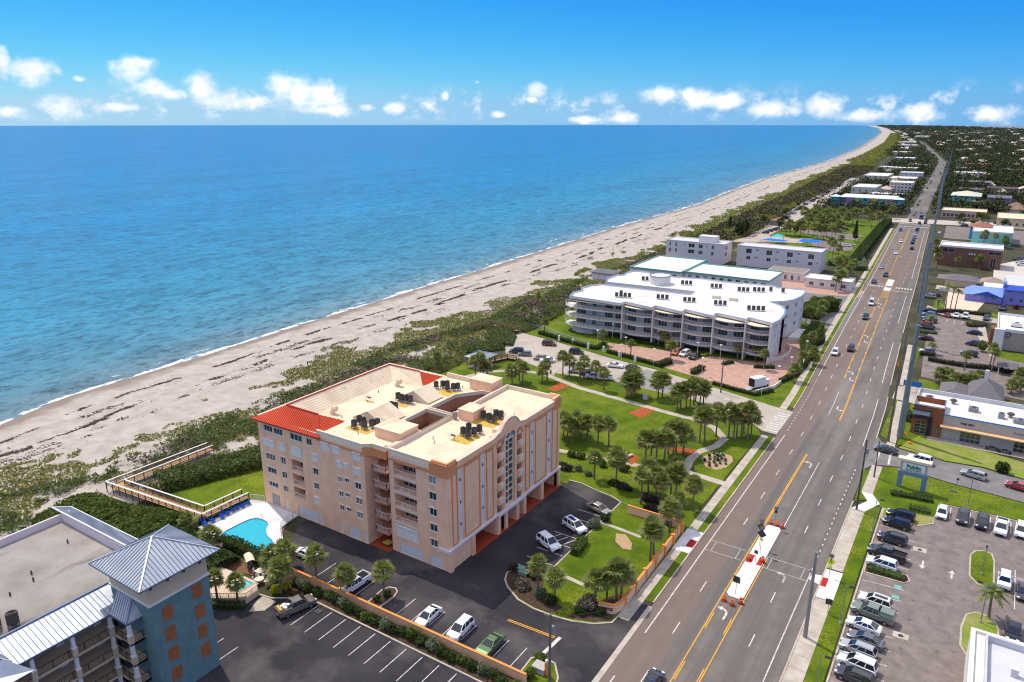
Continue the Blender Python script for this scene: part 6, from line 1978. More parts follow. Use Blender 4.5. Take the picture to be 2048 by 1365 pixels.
car('suv', 'white', *(-53.5,103.0),-20, 'white crossover with dark roof glass in the shade of the peach block', sunroof=True, s=1.02)
car('sedan', 'tan', *(-52.7,111.0),-14, 'tan sedan at the far end of the garden stalls')
car('sedan', 'white', *(-59.7,69.5),-88, 'white sedan parked head-in at the middle of the garden wall', None)
car('suv', 'white', *(-54.0,69.7),-88, 'white sport utility with ribbed silver roof along the wall')
car('coupe', 'green', *(-48.6,69.4),-90, 'olive green muscle coupe by the wall', None)
car('pickup', 'white', *(-74.3,69.1),-93, 'white vehicle half hidden behind the second lot palm')
car('sedan', 'white', *(-87.1,70.8),180, 'white sports car peeping out behind the spa palms', None)
car('pickup', 'bronze', -77.6,60.4,74, 'dusty bronze pickup with tools and yellow boxes in its bed', s=1.05)
q = MB()
for k in range(8):
 q.obox((-78.2 + random.uniform(-.5,.5),58.9 + random.uniform(-.4,.5)),.25,.2,1.25,1.45 + random.random() * .2, random.random())
tag(q.build('tool_load', M_shut), 'white buckets and tools piled in the bronze pickup bed', 'tools')['kind'] = 'stuff'
tag(MB().obox((-78.55,58.1),.75,.22,1.25,1.5, rad(-16)).build('yellow_crate', M_pad), 'yellow crate lying across the tailgate end of the pickup bed', 'crate')
car('sedan', 'navy', -27.1,75.0,90, 'dark blue car entering at the bottom edge of the highway')
for (k, c, p, h, lb) in (('suv', 'black', (-118.3,184.7),205, 'black car leftmost in the beach lot row'),('hatch', 'grey', (-114.6,183.8),205, 'grey car second in the beach lot row'),('hatch', 'gold', (-108.6,183.0),208, 'gold hatchback third in the beach lot row'),
       ('sedan', 'white', (-105.7,182.4),210, 'white and mint car behind a park palm in the beach lot'),('suv', 'darkred', (-113.7,197.3),20, 'maroon car at the sea end of the beach lot by the hedge'),('suv', 'black', (-102.0,194.2),18, 'black crossover alone at the hedge side of the beach lot'),
       ('coupe', 'white', (-86.2,189.0),15, 'white coupe parked at the road end of the beach lot'),('suv', 'silver', (-93.7,178.4),205, 'silver car under the park palms, left of the blue one'),('hatch', 'navy', (-90.4,178.3),210, 'dark blue car between the two park palms'),
       ('suv', 'white', (-87.2,176.7),205, 'white car behind the tall park palm, left one'),('pickup', 'white', (-84.4,177.2),200, 'white pickup behind the last park palm'),('sedan', 'darkgreen', (-80.7,189.7),12, 'dark green car behind the big palm clump')):
 car(k, c, *p, h, lb, 'cars in the beach lot')
for (k, c, p, h, lb) in (('suv', 'orange', (-75.5,211.0),265, 'burnt orange car under the white condominium'),('suv', 'white', (-72.9,211.1),262, 'white crossover under the white condominium'),('suv', 'black', (-69.4,210.0),262, 'black crossover under the white condominium')):
 car(k, c, *p, h, lb, 'cars in the brick court')
t = thing('box_truck', 'white box truck with open back and lowered ramp on the brick court', 'truck', (*(-46.0,194.1),.06), None, True)
t.rotation_euler = (0,0, rad(62))
for nm, mb, m in (('cargo_box', MB().box(-2.2,2.0,-1.1,1.1,.7,3.2), M_shut),('cab', MB().prism([(2.05,-1.0),(3.6,-1.0),(3.9,-.8),(3.9,.8),(3.6,1.0),(2.05,1.0)],.5,2.2), M_frame),('chassis', MB().box(-2.2,3.6,-.9,.9,.4,.69), M_black),
     ('shade_panel', MB().box(-2.25,-2.205,-1.0,1.0,.8,3.0), M_dark),('windshield', MB().box(3.905,3.93,-.75,.75,1.3,2.0), M_cglass)):  # dark slab on the closed box paints the shade inside its open back
 o = mb.build(nm, m); o.parent = t
q = MB(); q.poly([(-2.25,-.9,.75),(-2.25,.9,.75),(-4.1,.9,.06),(-4.1,-.9,.06)]); o = q.build('ramp', M_steel); o.parent = t
for x in (-1.4,2.9):
 for s_ in (-1,1):
  o = MB().tube((x, s_ * .95 - .15,.4),(x, s_ * .95 + .15,.4),.4,.4,12).build('wheel', M_tyre); o.parent = t
for (k, c, p, h, lb) in (('suv', 'white', (-33.8,238.1),272, 'white car in the sea-side kerb lane, nearest of the moving cars'),('jeep', 'charcoal', (-30.3,244.7),272, 'dark boxy off-roader in the inner lane beside the white car'),('suv', 'black', (-32.5,290.1),273, 'black sport utility in the inner lane behind the off-roader'),
       ('van', 'white', (-33.9,315.2),273, 'tall white van in the inner lane of the highway')):
 car(k, c, *p, h, lb, 'cars on the highway')
for (k, c, p, h, lb) in (('sedan', 'navy', (-39.1,360.9),273, 'dark blue car in the kerb lane after the van'),('suv', 'charcoal', (-36.6,379.7),273, 'dark car beside the hatched median'),('sedan', 'silver', (-41.0,400.4),273, 'silver car passing the far zebra crossing'),
       ('sedan', 'white', (-39.9,449.4),273, 'white car just beyond the far zebra crossing'),('sedan', 'white', (-42.3,496.8),273, 'white car alone in the inner lane past the crossing'),('suv', 'navy', (-34.1,471.2),93, 'dark blue car last in the far queue'),
       ('suv', 'blue', (-48.1,549.3),273, 'blue car in the kerb lane before the junction'),('suv', 'black', (-47.8,606.6),273, 'black car leaving the junction'),('sedan', 'blue', (-48.7,645.0),273, 'blue car crossing the far stop line')):
 car(k, c, *p, h, lb, 'cars on the highway', True)
cq = ['navy', 'charcoal', 'silver', 'white', 'grey', 'black', 'white', 'silver', 'charcoal', 'navy', 'black', 'white']
for i in range(9):
 y = 494 + i * 12.5
 car(['suv', 'sedan', 'pickup'][i % 3], cq[i], rx_(-20.4, y), y, 92.8, cq[i] + ' vehicle, ' + NTH[i] + ' from the near end of the long queue at the far lights', 'cars queued at the far lights', True)
for i in range(3):
 y = 600 + i * 11
 car('suv', cq[i + 8], rx_(-16.9, y), y, 92.8, NTH[i] + ' car queued in the outer lane at the far lights', 'cars queued in the outer lane', True)
car('van', 'darkgreen', rx_(-20.4,627),627,92.8, 'tall dark green truck at the head of the far queue', None, True, s=1.3)
hq = random.Random(5)
for i in range(22):
 y = 650 + i * 38 + hq.uniform(-10,10)
 x = hq.choice([-29.8,-27,-20.4,-17])
 car(hq.choice(['suv', 'sedan', 'pickup']), hq.choice(cq), rx_(x, y), y, 93 if x > -23 else 273, NTH[i] + ' car up the far highway beyond the lights', 'cars on the far stretch', True, s=1.0)
car('sedan', 'charcoal', *(-11.0,168.5),172, 'dark grey sedan waiting at the side street mouth', None)
car('suv', 'white', *(-4.3,166.9),168, 'white sport utility on the side street behind the store sign', None, s=1.05)
car('wagon', 'silver', *(5.6,165.2),166, 'silver estate car on the side street')
car('sedan', 'red', *(13.4,164.0),166, 'dark red car on the side street at the picture edge')
row = [('suv', 'black', (-5.0,138.9), 'black car at the far end of the kerb row, beside the planted corner'),('suv', 'black', (-5.2,135.5), 'black sport utility, second of the kerb row'),('suv', 'charcoal', (-5.3,129.4), 'charcoal sport utility alone between two empty stalls'),
  ('pickup', 'charcoal', (-5.5,123.8), 'dark pickup just beyond the white crossover'),('suv', 'white', (-5.8,120.2), 'white crossover beside the long planted island'),('suv', 'white', (-5.3,108.8), 'white sport utility with black roof glass beside the sage truck'),
  ('pickup', 'sage', (-5.2,105.6), 'sage green pickup with a matching bed cap'),('sedan', 'white', (-5.9,102.0), 'white hatchback sedan next to the sage pickup'),('sedan', 'grey', (-5.2,98.9), 'grey sedan, third from the sage pickup'),
  ('wagon', 'silver', (-5.8,96.3), 'silver estate car between the grey sedan and a white off-roader'),('suv', 'white', (-5.4,93.0), 'large white sport utility near the bottom of the kerb row'),('suv', 'charcoal', (-5.3,90.2), 'dark grey crossover with roof bars at the bottom of the kerb row')]
for (k, c, p, lb) in row:
 t = car(k, c, p[0], p[1] - .1,174, lb, 'cars in the grocery lot kerb row', sunroof=('roof glass' in lb), s=1.06 if 'large' in lb or k == 'pickup' else 1.0)
 if c == 'sage':
  o = MB().add([(-2.7,-.9,1.2),(-.9,-.9,1.2),(-.9,.9,1.2),(-2.7,.9,1.2),(-2.6,-.75,1.85),(-.95,-.75,1.85),(-.95,.75,1.85),(-2.6,.75,1.85)],[[4,5,6,7],[0,1,5,4],[1,2,6,5],[2,3,7,6],[3,0,4,7]]).build('bed_cap', paint('sage')); o.parent = t
for (k, c, p, h, lb) in (('hatch', 'white', (1.3,144.2),268, 'white hatchback leftmost in the back row of the grocery lot'),('suv', 'charcoal', (4.6,144.2),267, 'dark grey sport utility, second in the back row'),('suv', 'black', (7.6,144.1),266, 'black car, third in the back row'),
       ('pickup', 'white', (10.5,144.0),266, 'white pickup with black bed cover in the back row'),('suv', 'white', (13.5,144.6),266, 'white car at the right end of the back row'),('jeep', 'white', (11.0,125.2),267, 'white soft-top off-roader beside the oval island'),
       ('sedan', 'charcoal', (13.5,123.8),267, 'grey car cut by the right edge near the oval island'),('sedan', 'black', (12.1,112.1),267, 'black car behind the corner shop roof')):
 car(k, c, *p, h, lb, 'cars in the grocery lot')
for (k, c, p, h, lb) in (('pickup', 'darkgreen', (-13.4,313.0),175, 'dark pickup topmost of the coffee lot kerb row'),('suv', 'pale_blue', (-13.2,307.3),175, 'silver-blue car second in the coffee lot kerb row'),('sedan', 'silver', (-12.7,302.0),175, 'silver car third in the coffee lot kerb row'),('suv', 'navy', (-12.0,297.0),175, 'dark blue sport utility in the coffee lot kerb row'),
       ('suv', 'orange', (-13.0,291.2),175, 'orange car behind a small palm in the coffee lot'),('suv', 'charcoal', (-12.1,285.5),175, 'dark car just above the small hedge in the coffee lot'),('sedan', 'darkred', (-11.2,271.2),175, 'dark red sedan alone in the coffee lot'),('suv', 'white', (-9.6,254.8),175, 'white sport utility behind the palm in the coffee lot'),
       ('coupe', 'red', (-7.3,310.4),100, 'bright red car by the hedge of the coffee lot'),('sedan', 'white', (-4.5,311.5),268, 'white car left of the pair at the coffee lot hedge'),('suv', 'white', (-1.6,312.0),268, 'white car with yellow plate, right of the pair at the hedge'),
       ('pickup', 'darkgreen', (5.1,312.9),265, 'dark green pickup by the coffee shop corner'),('sedan', 'navy', (2.0,287.9),175, 'dark blue sedan beside the coffee shop hedge'),('suv', 'charcoal', (2.3,272.3),170, 'dark car behind the palms at the drive-through'),('suv', 'black', (1.5,259.0),168, 'black car in the drive-through lane'),
       ('suv', 'navy', (9.9,334.1),262, 'dark blue car before the periwinkle house'),('suv', 'silver', (-15.5,341.1),178, 'silver estate on the sandy forecourt'),('sedan', 'darkred', (-13.8,346.6),170, 'maroon car behind the silver estate on the forecourt')):
 car(k, c, *p, h, lb, 'cars round the coffee shop')
hq = random.Random(9)
for i in range(6):
 p = [(16.3,461.5),(17.1,453.6),(17.8,445.9),(-15.1,607.7),(-13.4,596.6),(-25.4,549.3)][i]
 car(['suv', 'sedan'][i % 2],['blue', 'white', 'white', 'silver', 'charcoal', 'white'][i], *p, [170,170,170,160,160,90][i],['blue car in the pale lot beside the brick office', 'white car second in the pale lot beside the brick office', 'white car third in the pale lot beside the brick office', 'silver car in the lot behind the turquoise office', 'dark car in the lot behind the turquoise office', 'white car left of the turquoise office by the poles'][i], None, True)
for i in range(10):
 car(hq.choice(['suv', 'sedan']), hq.choice(cq),-22 + i * 4.4,632 - i * .9 - (i % 2) * 9, hq.choice([85,265]), NTH[i] + ' parked car from the highway before the long cream-roofed shop', 'cars before the long shop', True)
for i in range(26):
 y = 560 + i * 15
 car(hq.choice(['suv', 'sedan', 'hatch']), hq.choice(cq), float(interp([(560,-128),(690,-137),(820,-142),(1000,-152)], y)), y, 150, NTH[i] + ' parked car of the row along the beach road', 'cars parked along the beach road', True)
for i in range(5):
 p = [(-120.5,488.4),(-120.2,497.6),(-119.4,505.0),(-118.8,510.1),(-129.3,605.3)][i]
 car('suv', ['black', 'charcoal', 'navy', 'silver', 'white'][i], *p, 200,['leftmost dark car by the red-roofed hut', 'second dark car by the red-roofed hut', 'third dark car by the red-roofed hut', 'silver car by the red-roofed hut', 'white car entering the beach road lot'][i], None, True)
for i in range(6):
 p = [(-67.1,461.8),(-65.5,466.3),(-76.1,470.5),(-79.9,526.0),(-79.9,535.3),(-84.2,542.2)][i]
 car('sedan', ['white', 'white', 'charcoal', 'silver', 'black', 'black'][i], *p, 10,['left white car in the playground turning circle', 'right white car in the playground turning circle', 'dark car beside the blue playground sail', 'silver car in the shady playground lot', 'black car in the shady playground lot', 'second black car in the shady playground lot'][i], None, True)
# ================================================================ VEGETATION
M_frond = mat('palm_frond', lin((152,158,82)),.6, col2=lin((108,120,54)), scale=.35, island=.4, spec=.4)
M_dead = mat('dry_frond', lin((140,118,74)),.8, island=.3)
M_trunk = mat('palm_trunk', lin((140,124,108)),.9, col2=lin((104,90,78)), scale=3, bump=.5, bscale=9)
M_leaf = mat('leaf_green', lin((96,112,44)),.65, island=.45, spec=.3)
M_leafd = mat('leaf_dark', lin((70,86,36)),.65, island=.45, spec=.3)
M_leafy = mat('leaf_yellow', lin((186,186,40)),.6, island=.3)
M_leafs = mat('leaf_silver', lin((128,140,104)),.7, island=.35)
M_dune = mat('dune_leaf', lin((128,130,58)),.75, island=.4, spec=.2)
M_dunegrape = mat('seagrape_leaf', lin((96,110,52)),.6, island=.45, spec=.4)
M_twig = mat('grey_twigs', lin((116,104,88)),.9, island=.4)
M_canopy_far = mat('far_canopy', lin((70,76,42)),.9, island=.6, spec=.1)
M_bark = mat('bark', lin((96,82,68)),.9, var=.3, scale=3)
def translucent(m, f=.38):
 """leaves let some light through"""
 nt = m.node_tree
 b = nt.nodes['Principled BSDF']
 out = nt.nodes['Material Output']
 tb = nt.nodes.new('ShaderNodeBsdfTranslucent')
 mx = nt.nodes.new('ShaderNodeMixShader')
 mx.inputs[0].default_value = f
 if b.inputs['Base Color'].is_linked:
  nt.links.new(b.inputs['Base Color'].links[0].from_socket, tb.inputs[0])
 nt.links.new(b.outputs[0], mx.inputs[1])
 nt.links.new(tb.outputs[0], mx.inputs[2])
 nt.links.new(mx.outputs[0], out.inputs[0])
for m in (M_frond, M_leaf, M_leafd, M_leafy, M_leafs, M_dune, M_dunegrape):
 translucent(m)
def fan_crown(seed, n=38, R=1.0, feather=False):
 """sabal crown: petioles carrying folded fan blades that droop at the tips"""
 r = random.Random(seed)
 mb = MB()
 for i in range(n):
  az = i * 2.39996 + r.uniform(-.25,.25)
  t = (i + .5) / n
  el = rad(82 - 118 * t + r.uniform(-9,9))
  d = Vector((math.cos(az) * math.cos(el), math.sin(az) * math.cos(el), math.sin(el)))
  side = Vector((-math.sin(az), math.cos(az),0))
  up = side.cross(d) * -1
  if up.z < 0:
   up = -up
  pl = R * r.uniform(.75,1.1)
  mb.m = 1 if (t > .86 or (t > .7 and r.random() < .3)) else 0
  base = d * .08
  tip = d * pl - Vector((0,0,.10 * pl * (1 - abs(d.z))))
  w = .022
  mb.quad(base - side * w, base + side * w, tip + side * w, tip - side * w)
  br = R * r.uniform(.95,1.3)
  K = 8
  ring = []
  for k in range(K + 1):
   a = rad(-105 + 210 * k / K)
   ln = br * (.72 + .28 * math.cos(a * .8)) * r.uniform(.88,1.1)
   q = tip + (d * math.cos(a) + side * math.sin(a)) * ln
   q += up * ((.10 if k % 2 else -.05) * br) - Vector((0,0,1)) * (.34 * br * (ln / br) ** 2)
   ring.append(q)
  for k in range(K):
   a, b = ring[k], ring[k + 1]
   m_ = tip.lerp((a + b) / 2,.55)
   mb.add([tip, tip.lerp(a, .6), a, m_],[[0,1,2,3]])
   mb.add([tip, m_, b.lerp(a, .25), tip.lerp(b, .6)],[[0,1,2,3]])
 return mb.mesh('crown', [M_frond, M_dead])
def feather_crown(seed, n=18, R=2.6):
 r = random.Random(seed)
 mb = MB()
 for i in range(n):
  az = i * 2.39996 + r.uniform(-.2,.2)
  el = rad(70 - 80 * (i + .5) / n)
  d = Vector((math.cos(az) * math.cos(el), math.sin(az) * math.cos(el), math.sin(el)))
  side = Vector((-math.sin(az), math.cos(az),0))
  K = 8
  p = Vector((0,0,0))
  L_ = R * r.uniform(.85,1.1)
  for k in range(K):
   t = k / K
   q = d * (L_ * (t + 1 / K)) - Vector((0,0,1)) * (L_ * .55 * (t + 1 / K) ** 2.2)
   w = .55 * math.sin(math.pi * min(1,.15 + t * .85)) * (R / 2.6)
   for s in (-1,1):
    drop = Vector((0,0,-.32 * w))
    mb.quad(p, q, q + side * s * w * .9 + drop + (q - p) * .3, p + side * s * w + drop + (q - p) * .55)
   p = q
 return mb.mesh('crown', [M_frond])
CROWNS = [fan_crown(s) for s in range(6)]
FEATHERS = [feather_crown(s + 20) for s in range(3)]
def trunk_mesh(seed, bend=.04):
 r = random.Random(seed)
 mb = MB()
 n, k = 9,8
 bx, by = r.uniform(-bend, bend), r.uniform(-bend, bend)
 rings = []
 for j in range(k + 1):
  t = j / k
  rr = (.19 - .05 * t + (.08 if j == 0 else 0)) * (1.12 if j == k - 1 else 1)
  rings.append([(bx * math.sin(t * 2.4) + rr * math.cos(2 * math.pi * i / n), by * math.sin(t * 2.1) + rr * math.sin(2 * math.pi * i / n), t) for i in range(n)])
 mb.v = [p for rg in rings for p in rg]
 mb.f = [[j * n + i, j * n + (i + 1) % n, (j + 1) * n + (i + 1) % n, (j + 1) * n + i] for j in range(k) for i in range(n)]
 mb.mi = [0] * len(mb.f)
 return mb.mesh('trunk', M_trunk)
TRUNKS = [trunk_mesh(s) for s in range(4)]
pr = random.Random(21)
def palm(x, y, h, R, label, group=None, feather=False, z=.03):
 t = thing('palm_tree', label, 'palm tree', (x, y, z), group, True)
 t.rotation_euler = (pr.gauss(0,.035), pr.gauss(0,.035), pr.uniform(0,6.28))
 inst('trunk', TRUNKS[pr.randrange(4)], t, (0,0,0),0,(1.0,1.0, h))
 me = FEATHERS[pr.randrange(3)] if feather else CROWNS[pr.randrange(6)]
 s = R / 2.0 if not feather else R / 2.6
 c = inst('crown', me, t, (0,0, h - .1), pr.uniform(0,6.28),(s, s, s * pr.uniform(.95,1.1)))
 c.rotation_euler = (pr.uniform(-.1,.1), pr.uniform(-.1,.1), pr.uniform(0,6.28))
 return t
def palm_group(pts, h, R, where, group, feather=False, jit=.2):
 for p, w in ordered(pts):
  k = 1 + pr.uniform(-jit, jit)
  palm(p[0], p[1], h * k, R * (1 + pr.uniform(-.18,.18)), 'cabbage palm, ' + w + ' ' + where if not feather else 'tall feather palm, ' + w + ' ' + where, group, feather)
GP = 'palms around the condominium and park'
palm_group([(-103.8,160.0),(-103.8,163.5),(-101.0,161.0)],4.9,2.35, 'of the trio by the curved park path', GP)
palm_group([(-97.9,166.4),(-97.5,168.4)],4.3,2.2, 'of the pair where the park paths meet', GP)
palm_group([(-95.8,174.4),(-93.5,174.1),(-89.2,172.5),(-89.7,175.7),(-85.6,174.8),(-80.5,169.8)],4.9,2.35, 'in the row between park path and beach lot', GP)
palm_group([(-73.1,168.7),(-72.0,168.5),(-71.6,170.1),(-72.4,170.5)],4.9,3.0, 'in the dense shaggy clump above the long path', GP)
palm_group([(-65.8,172.2),(-65.3,173.7)],5.0,2.8, 'of the shaggy pair left of the long clump', GP)
palm_group([(-58.8,167.5),(-58.3,168.5),(-57.1,169.6),(-56.2,169.5),(-56.2,172.4),(-54.9,173.2),(-54.3,174.3),(-56.6,174.9)],5.3,2.6, 'in the long clump by the park drive', GP)
palm_group([(-47.2,150.9),(-46.6,152.8),(-45.1,156.2),(-42.3,156.6),(-41.2,156.5),(-41.0,158.5),(-40.3,160.1),(-38.5,158.4),(-38.2,160.2),(-40.2,161.5)],6.3,2.6, 'in the big clump at the park entrance', GP)
palm_group([(-53.5,135.2),(-53.1,136.9),(-51.6,136.1),(-50.4,137.6),(-51.0,141.4),(-49.8,143.0),(-48.2,143.3),(-49.7,141.1)],5.8,2.6, 'in the clump in the middle of the lawn', GP)
palm_group([(-72.5,134.6),(-71.6,135.7),(-70.6,137.8),(-66.2,137.7),(-63.6,137.9),(-74.9,137.2),(-73.0,140.3),(-69.2,138.3)],4.9,2.6, 'in the clump just behind the peach block', GP)
palm_group([(-59.3,122.1),(-54.4,121.9)],6.0,2.3, 'of the two slim palms on the strip by the shell path', GP)
palm_group([(-47.2,117.8),(-45.7,121.8),(-43.6,118.9),(-43.2,123.1),(-42.5,123.9),(-38.0,120.8),(-47.7,122.7)],5.2,2.5, 'in the group before the walled garden', GP)
palm(*(-46.6,135.0),1.6,2.3, 'short stout cabbage palm where the park paths fork', GP)
palm_group([(-38.3,101.1),(-38.1,102.2),(-38.9,111.3),(-38.8,114.0)],5.0,2.3, 'in the far corner of the walled garden', GP)
palm_group([(-49.7,83.9),(-46.3,83.1)],5.0,2.2, 'of the pair at the round garden corner', GP)
palm_group([(-40.9,86.2),(-39.5,87.3),(-38.4,88.3),(-38.0,89.0)],5.0,2.2, 'in the group by the garden wall at the drive', GP)
palm_group([(-80.3,66.9),(-73.9,67.2),(-68.8,69.9)],4.3,2.1, 'of the three along the wall in the lot', GP)
palm_group([(-88.7,54.9),(-86.2,56.6)],4.4,1.6, 'of the two beside the small spa pool', GP)
palm(*(-82.9,61.9),4.4,2.6, 'tall grey-green palm over the yellow bushes', GP)
palm(*(-87.0,66.7),3.6,2.4, 'grey-green palm at the end of the garden wall', GP)
palm(*(-89.4,66.0),2.4,2.5, 'bushy grey palm beside the big pool hedge', GP)
palm(*(-93.6,67.2),2.0,.7, 'tiny slim palm at the edge of the blue pool', GP, True)
palm(*(-111.3,65.1),1.8,2.2, 'low tawny palm behind the ribbed tower roof', GP)
palm(*(-103.4,64.3),2.4,2.2, 'low grey palm left of the blue pool', GP)
palm_group([(-99.2,207.1),(-86.6,201.0),(-80.9,214.9),(-75.0,204.6),(-57.4,214.4),(-52.7,216.6),(-48.7,210.9)],4.8,1.9, 'along the front of the white condominium', GP)
palm_group([(-38.8,204.7),(-39.7,219.3),(-37.3,223.2),(-41.2,238.5)],4.6,1.9, 'on the highway verge of the white condominium', GP)
palm_group([(-47.5,269.4),(-45.8,274.9),(-47.2,288.0),(-51.1,293.0),(-49.4,270.4)],4.6,2.4, 'in the thicket beside the white condominium entrance', GP)
palm_group([(-122.4,208.8),(-130.6,213.9),(-135.8,230.1),(-135.4,217.0),(-141.4,237.2)],5.2,1.6, 'on the dune path left of the white condominium', GP)
palm_group([(-114.7,161.2),(-112.8,160.7)],3.4,2.2, 'of the two beside the blue-roofed pavilion', GP)
palm_group([(-115.6,159.1),(-114.1,159.2),(-129.1,159.1)],5.0,2.2, 'just beyond the far corner of the peach roof', GP)
palm_group([(-8.6,323.0),(-7.1,322.5),(-5.5,323.5)],8.5,1.9, 'of the three tall ones by the sandy forecourt', 'palms on the shop side', True)
palm_group([(-11.0,317.0),(-8.6,254.6),(-11.5,289.4)],3.8,2.0, 'along the kerb row of the coffee lot', 'palms on the shop side', True)
palm_group([(0.9,242.2),(7.1,249.3),(7.6,244.9)],6.0,2.0, 'on the hedge strip before the coffee shop', 'palms on the shop side')
palm(*(9.2,114.8),4.4,2.3, 'stout feather palm beside the corner shop roof', None, True)
palm_group([(-4.5,225.7),(-2.7,227.6),(4.7,230.1),(1.2,221.8),(3.1,223.0),(-0.5,221.4)],2.8,2.5, 'in the thicket round the grey house', 'palms on the shop side')
palm_group([(12.4,226.8),(14.4,229.6),(14.3,237.0)],3.0,2.4, 'beside the covered boat', 'palms on the shop side')
palm_group([(-9.8,419.8),(0.0,424.7),(-17.7,411.7)],5.5,2.3, 'before the brown brick office', 'palms on the shop side')
palm_group([(4.8,508.2),(10.2,507.5),(-0.3,513.5)],6.0,2.6, 'before the turquoise office', 'palms on the shop side')
palm_group([(-20.4,442.2),(-22.6,470.2),(-17.1,458.6)],4.6,2.6, 'beside the highway poles by the brick office', 'palms on the shop side')
palm_group([(-50.3,331.8),(-48.8,335.5),(-48.6,346.8),(-51.6,347.7),(-49.4,361.1)],6.5,2.6, 'before the low office at the highway', 'palms on the shop side')
palm_group([(-99.0,488.6),(-96.7,486.0),(-89.8,482.4),(-87.1,480.2),(-83.9,482.3),(-107.4,487.4),(-103.5,481.6),(-101.7,486.9),(-79.6,485.1),(-84.2,494.2),(-80.9,517.6),(-96.2,499.0)],7.0,3.3, 'in the playground park', 'palms in the playground park')
palm_group([(-67.5,420.7),(-62.8,409.2),(-67.7,442.5),(-71.2,433.8),(-56.3,379.4),(-53.2,371.9),(-49.9,367.2),(-56.1,367.7)],6.5,2.7, 'between playground and low office', 'palms in the playground park')
palm_group([(-66.0,550.3),(-63.7,556.6),(-63.5,566.6),(-69.3,562.8),(-62.4,587.9),(-61.4,616.4),(-77.3,600.3),(-79.9,587.4)],8.0,3.2, 'in front of the surf store', 'palms in the playground park')
palm_group([(-111.0,556.4),(-106.5,554.0),(-106.4,570.2),(-100.5,563.2),(-95.2,556.2),(-93.5,567.8),(-87.8,560.9),(-82.4,554.3),(-80.4,565.7),(-102.5,526.6),(-95.5,526.4),(-90.9,524.7),(-87.4,522.4),(-86.1,532.5),(-101.8,541.7),(-96.0,545.5)],8.0,4.2, 'in the thick grove before the surf store', 'palms in the playground park')
# ---- leafy things
def leafy(name, label, cat, V, m, loc, group=None, stem=None, part='foliage'):
 t = thing(name, label, cat, loc, group, True)
 o = bpy.data.objects.new(part, card_mesh(part, V, m)); COL.objects.link(o); o.parent = t
 if stem:
  s = stem.build('stem' if stem is not None else 'trunk', M_bark); s.parent = t
 return t
def bush(x, y, rx, ry, rz, m, label, n=None, size=.26, z=.1, group=None):
 n = n or int(min(1500,240 * (rx * ry + rx * rz)))
 P, d = blob_points(n, rx, ry, rz, 8)
 P[:, 2] += rz * .75
 P = P[P[:, 2] > .02]
 d = d[:len(P)]
 st = MB()
 for k in range(4):
  a = k * 1.6
  st.tube((0,0,0),(rx * .35 * math.cos(a), ry * .35 * math.sin(a), rz * .9),.05,.02,5, False)
 return leafy('shrub', label, 'shrub', cards(P, size, .4), m, (x, y, z), group, st)
def hedge(P, w, h, m, label, size=.24, dens=46, z=.05, name='hedge'):
 """clipped or loose hedge along a polyline"""
 pts = []
 for a, b in zip(P[:-1], P[1:]):
  a, b = np.array(a[:2]), np.array(b[:2])
  Ln = np.linalg.norm(b - a)
  n = int(Ln * w * h * dens) + 8
  t = RNG.uniform(0,1, n)[:, None]
  d = (b - a) / Ln
  q = np.array([-d[1], d[0]])
  face = RNG.random(n)
  u = RNG.uniform(-.5,.5, n)
  v = RNG.uniform(0,1, n)
  u = np.where(face < .3,-.5 + RNG.uniform(0,.12, n), np.where(face < .6,.5 - RNG.uniform(0,.12, n), u))
  v = np.where(face >= .6,1 - RNG.uniform(0,.15, n), v)
  c = a + (b - a) * t + q * (u * w)[:, None]
  hh = h * (.86 + .28 * fbm(c[:, 0] / 1.3, c[:, 1] / 1.3,3,3))
  pts.append(np.column_stack([c, v * hh]))
 V = np.concatenate(pts)
 o0 = np.array([P[0][0], P[0][1],0.])
 core = MB().strip([(p[0] - P[0][0], p[1] - P[0][1]) for p in P], w * .6,0, h * .75)
 t = thing(name, label, 'hedge', (P[0][0], P[0][1], z), None, True)
 o = bpy.data.objects.new('foliage', card_mesh('foliage', cards(V - o0, size, .35), m)); COL.objects.link(o); o.parent = t
 o = core.build('branches', M_leafd); o.parent = t
 return t
def tree(x, y, h, r, m, label, group=None, n=900, size=.5, lobes=7):
 t = thing('broadleaf_tree', label, 'tree', (x, y, 0), group, True)
 st = MB()
 st.tube((0,0,0),(.1,.05, h * .45),.28 * h / 8,.18 * h / 8,8, False)
 V = []
 rr = random.Random(int(x * 7 + y))
 for k in range(lobes):
  a = k * 2.4 + rr.random()
  q = r * (.15 + .5 * rr.random())
  c = np.array([q * math.cos(a), q * math.sin(a), h * (.5 + .38 * rr.random())])
  st.tube((.1,.05, h * .42), tuple(c),.12 * h / 8,.04,5, False)
  P, d = blob_points(n // lobes, r * .55, r * .55, h * .24,5)
  V.append(cards(P + c, size, .45))
 o = st.build('trunk', M_bark); o.parent = t
 o = bpy.data.objects.new('crown', card_mesh('crown', np.concatenate(V), m)); COL.objects.link(o); o.parent = t
 return t
br = random.Random(4)
row = [(-86.2 + k * 1.72,64.7 + br.uniform(-.35,.35)) for k in range(27)]
for i, (p, w) in enumerate([(p, w) for p, w in zip(sorted(row), range(27))]):
 m = [M_leafd, M_leaf, M_leafd, M_leafs, M_leafd][i % 5]
 nm = NTH[i] if i < 20 else NTH[26 - i]
 bush(p[0], p[1], br.uniform(.95,1.35), br.uniform(.75,1.0), br.uniform(.7,1.1), m, '%s shrub %s along the wall between the lots' % (['dark green', 'green', 'glossy dark', 'silvery', 'dense dark'][i % 5], nm + (' from the spa end' if i < 20 else ' from the highway end')), None, .27,.09, 'shrubs along the lot wall')
